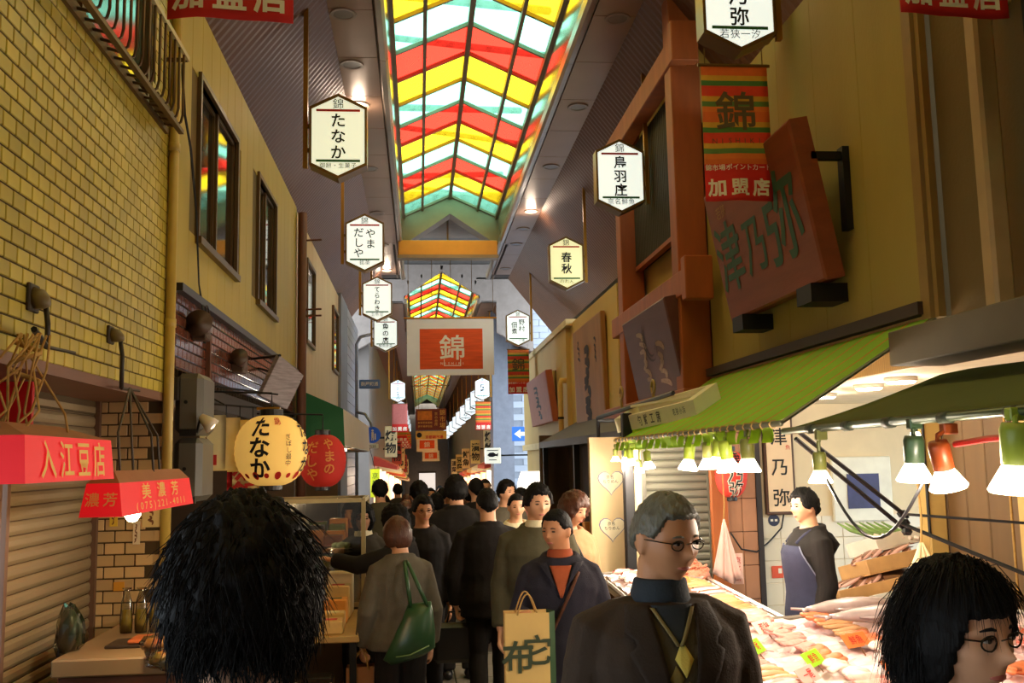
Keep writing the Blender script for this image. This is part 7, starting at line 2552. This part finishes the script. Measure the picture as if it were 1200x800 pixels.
# ---- bags that are carried
t = thing('paper_bag', (.53, 4.85, .71), 'tan paper shopping bag with two dark brush characters and a green side', 'bag')
bx0, bx1, by0, by1, bz0, bz1 = .41, .66, 4.80, 4.90, .71, 1.055
kr = M('kraft', (214, 176, 104), .8, .06)
sh_ = .03
MB().add([(bx0, by0, bz0), (bx1 - .035, by0 - .01, bz0), (bx1 - .035, by0 - .01, bz1), (bx0, by0, bz1), (bx0, by1, bz0), (bx1 - .035, by1, bz0), (bx1 - .035, by1, bz1), (bx0, by1, bz1)], [(0, 1, 2, 3), (5, 4, 7, 6), (4, 0, 3, 7), (1, 0, 4, 5)]).build('bag_body', kr, t)
MB().add([(bx1 - .035, by0 - .01, bz0), (bx1, by0 + .045, bz0), (bx1, by0 + .045, bz1), (bx1 - .035, by0 - .01, bz1), (bx1 - .035, by1, bz0), (bx1 - .035, by1, bz1)], [(0, 1, 2, 3), (1, 4, 5, 2)]).build('green_side', M('bag_green_side', (44, 74, 44), .7), t)
mb = MB()
letters(mb, '布', (bx0 + .06, by0 - .012, bz0 + .14), (1, -.05, .02), (0, 0, 1), .16, .02)
mb.build('lettering', INK('bagink', (52, 62, 38)), t)
mb = MB()
letters(mb, '它', (bx0 + .155, by0 - .016, bz0 + .17), (1, -.05, .02), (0, 0, 1), .15, .02)
mb.build('lettering', INK('bagink', (52, 62, 38)), t)
for yy in (by0, by1):
    P = [(bx0 + .06 + .1 * q, yy - .003 + (0 if yy == by0 else .0), bz1 - .01 + .10 * math.sin(math.pi * q)) for q in [i / 10 for i in range(11)]]
    MB().tube(P, .004, 5).build('handle', rope, t, True)
# green shoulder bag
t = thing('shoulder_bag', (-.05, 5.77, .64), 'dark green leather shoulder bag with long straps on the grey jacket', 'bag')
gb = M('leather_green', (38, 74, 42), .35, .1, 10)
c = Vector((-.04, 5.78, .76))
MB().loft([((c.x - .03, c.y, .665), (.10, 0, .025), (0, .035, 0)), ((c.x - .025, c.y - .01, .70), (.15, 0, .03), (0, .065, 0)), ((c.x, c.y - .01, .80), (.125, 0, .03), (0, .065, 0)), ((c.x + .025, c.y, .91), (.09, 0, .02), (0, .045, 0)), ((c.x + .035, c.y + .005, .98), (.068, 0, .008), (0, .02, 0))], 20).build('bag_body', gb, t, True)
for s in (-1, 1):
    MB().tube([(c.x + .035 + s * .05, c.y - .01, .96), (c.x - .0 + s * .03, c.y - .015, 1.08), (c.x - .035 + s * .012, c.y + .06, 1.19), (c.x - .05, c.y + .17, 1.215)], [.012, .013, .012, .011], 6).build('strap', gb, t, True)
MB().tube([(c.x - .10, c.y - .07, .695), (c.x - .02, c.y - .082, .705), (c.x + .09, c.y - .06, .75)], .004, 5).build('piping', M('leather_edge', (120, 150, 90), .4), t, True)
# brown paper bag in her left hand
t = thing('paper_bag', (-.36, 6.05, .28), 'brown paper carrier bag hanging from the left hand of the woman with the green bag', 'bag')
kb = M('kraft_brown', (150, 102, 62), .75, .08)
MB().add([(-.44, 5.98, .30), (-.28, 6.00, .30), (-.28, 6.00, .59), (-.44, 5.98, .59), (-.44, 6.08, .30), (-.28, 6.10, .30), (-.28, 6.10, .59), (-.44, 6.08, .59)], [(0, 1, 2, 3), (5, 4, 7, 6), (4, 0, 3, 7), (1, 5, 6, 2), (1, 0, 4, 5)]).build('bag_body', kb, t)
for yy in (5.985, 6.095):
    MB().tube([(-.41, yy, .57), (-.385, yy, .645), (-.345, yy, .69), (-.32, yy, .645), (-.31, yy, .57)], .004, 5).build('handle', rope, t, True)
# dark bag of the suited man
t = thing('hand_bag', (.27, 7.17, .37), 'black document bag in the hand of the suited man', 'bag')
MB().bevbox(.09, .45, 7.11, 7.21, .36, .64, .03).build('bag_body', M('leather_black', (24, 22, 22), .4), t)
MB().tube([(.19, 7.16, .63), (.21, 7.16, .715), (.31, 7.16, .715), (.34, 7.16, .63)], .008, 6).build('handle', M('leather_black', (24, 22, 22)), t, True)

# ---- crowd further down the street: every person an object, bodies shared by kind
protos = []
for k, (hs, hm, fem, H) in enumerate((('short', HB, False, 1.68), ('bob', HB, True, 1.58), ('mop', HBR, True, 1.55), ('crop', HB, False, 1.70))):
    p = person(0, 0, H, 0, 'x', (hs, hm), c_black, c_trs, head=(.1 * (k - 1), 0), voxel=.018, female=fem, ease=.035, z0=0, hands=False)
    protos.append(p)
rr = random.Random(31)
spots = [(-.62, 9.3, 1, 2.9, 'charcoal'), (.0, 9.5, 0, .2, 'black'), (-.15, 10.2, 2, 3.3, 'brown'), (.62, 10.6, 3, .1, 'black'), (1.15, 11.0, 1, 3.0, 'pink'), (1.35, 11.6, 0, 3.4, 'white'), (.2, 11.6, 1, .0, 'navy'), (-.45, 11.4, 0, .3, 'olive'),
         (.55, 12.8, 2, 3.2, 'black'), (.0, 13.4, 3, .0, 'charcoal'), (-.5, 14.0, 1, .2, 'tan'), (.95, 14.2, 3, 3.2, 'black'), (.35, 15.2, 0, .0, 'navy'), (-.2, 16.0, 2, 3.0, 'white'), (.8, 16.6, 1, .1, 'brown'), (.2, 17.6, 3, 3.2, 'black'),
         (-.4, 18.4, 0, .1, 'charcoal'), (.55, 19.0, 1, 3.1, 'olive'), (1.0, 19.6, 2, .0, 'black'), (.1, 20.4, 0, 3.3, 'navy'), (.7, 21.8, 3, .1, 'black'), (-.2, 22.6, 1, 3.0, 'pink'), (.3, 24.5, 0, .0, 'charcoal'), (.9, 25.5, 2, 3.1, 'black'), (-.1, 27, 3, .2, 'navy'), (.6, 29, 0, 3.2, 'white'), (.2, 32, 1, 0, 'black'), (.9, 34, 2, 3.1, 'tan'), (.0, 37, 3, 3, 'charcoal'), (.6, 40, 0, 0, 'black'), (.3, 45, 1, 3, 'navy')]
cm = {'charcoal': c_char, 'black': c_black, 'brown': c_brown, 'pink': CL('pink', (196, 120, 110)), 'white': c_white, 'navy': c_navy, 'olive': c_olive, 'tan': c_tan}
used = set()
hn = ['short black hair', 'a black bob', 'brown hair', 'cropped black hair']
dist = ['near', 'middle', 'far']
for i, (x, y, k, a, c) in enumerate(spots):
    root = protos[k] if k not in used else copy_tree(protos[k])
    used.add(k)
    root.location = (x, y, floor_z(y))
    root.rotation_euler = (0, 0, a + rr.uniform(-.2, .2))
    s = rr.uniform(.96, 1.04)
    root.scale = (s, s, s)
    root['label'] = 'passer-by number %s down the street with %s and %s coat, %s' % (['one', 'two', 'three', 'four', 'five', 'six', 'seven', 'eight', 'nine', 'ten', 'eleven', 'twelve', 'thirteen', 'fourteen', 'fifteen', 'sixteen', 'seventeen', 'eighteen', 'nineteen', 'twenty', 'twenty-one', 'twenty-two', 'twenty-three', 'twenty-four', 'twenty-five', 'twenty-six', 'twenty-seven', 'twenty-eight', 'twenty-nine', 'thirty', 'thirty-one'][i], hn[k], c, 'facing the viewer' if a > 1.5 else 'seen from behind')
    root['group'] = 'crowd down the street'
    for ch in root.children:
        if ch.name.split('.')[0] == 'coat':
            ch.material_slots[0].link = 'OBJECT'
            ch.material_slots[0].material = cm[c]
# ================================================================== print and trims become sub-parts of what carries them
CARRY = ['panel', 'cloth', 'board', 'paper_body', 'card', 'name_plate', 'housing', 'plate', 'print', 'bag_body', 'sheet', 'paper', 'box_body', 'box', 'shade_panel']
PRINT = {'lettering', 'small_lettering', 'emblem', 'emblem_box', 'romaji', 'red_stripe', 'green_stripe', 'red_mark', 'red_border', 'letter_outline', 'worn_lettering',
         'brush_lettering', 'carved_curve', 'writing', 'red_stamp', 'red_seal', 'orange_panel', 'picture', 'mark', 'crest', 'label', 'fish_picture', 'arrow', 'white_band'}
SUBS = {'coat': {'lapel', 'jacket_edge', 'collar_flap', 'jacket_opening', 'hood'}, 'sweater': {'argyle_diamond', 'sweater_band'}, 'apron': {'apron_strap', 'apron_piping'}, 'hair': {'hair_locks', 'hair_clip'}, 'eye': {'iris', 'eyelid'}}
nm0 = lambda o: o.name.split('.')[0]
for root in [o for o in S.objects if o.parent is None and o.children]:
    kids = list(root.children)
    names = {}
    for c in kids:
        names.setdefault(nm0(c), c)
    car = next((names[k] for k in CARRY if k in names), None)
    for c in kids:
        if nm0(c) in PRINT and car is not None and c is not car:
            c.parent = car
        for host, subs in SUBS.items():
            if nm0(c) in subs and host in names:
                c.parent = names[host]
bpy.data.objects.remove(_to)
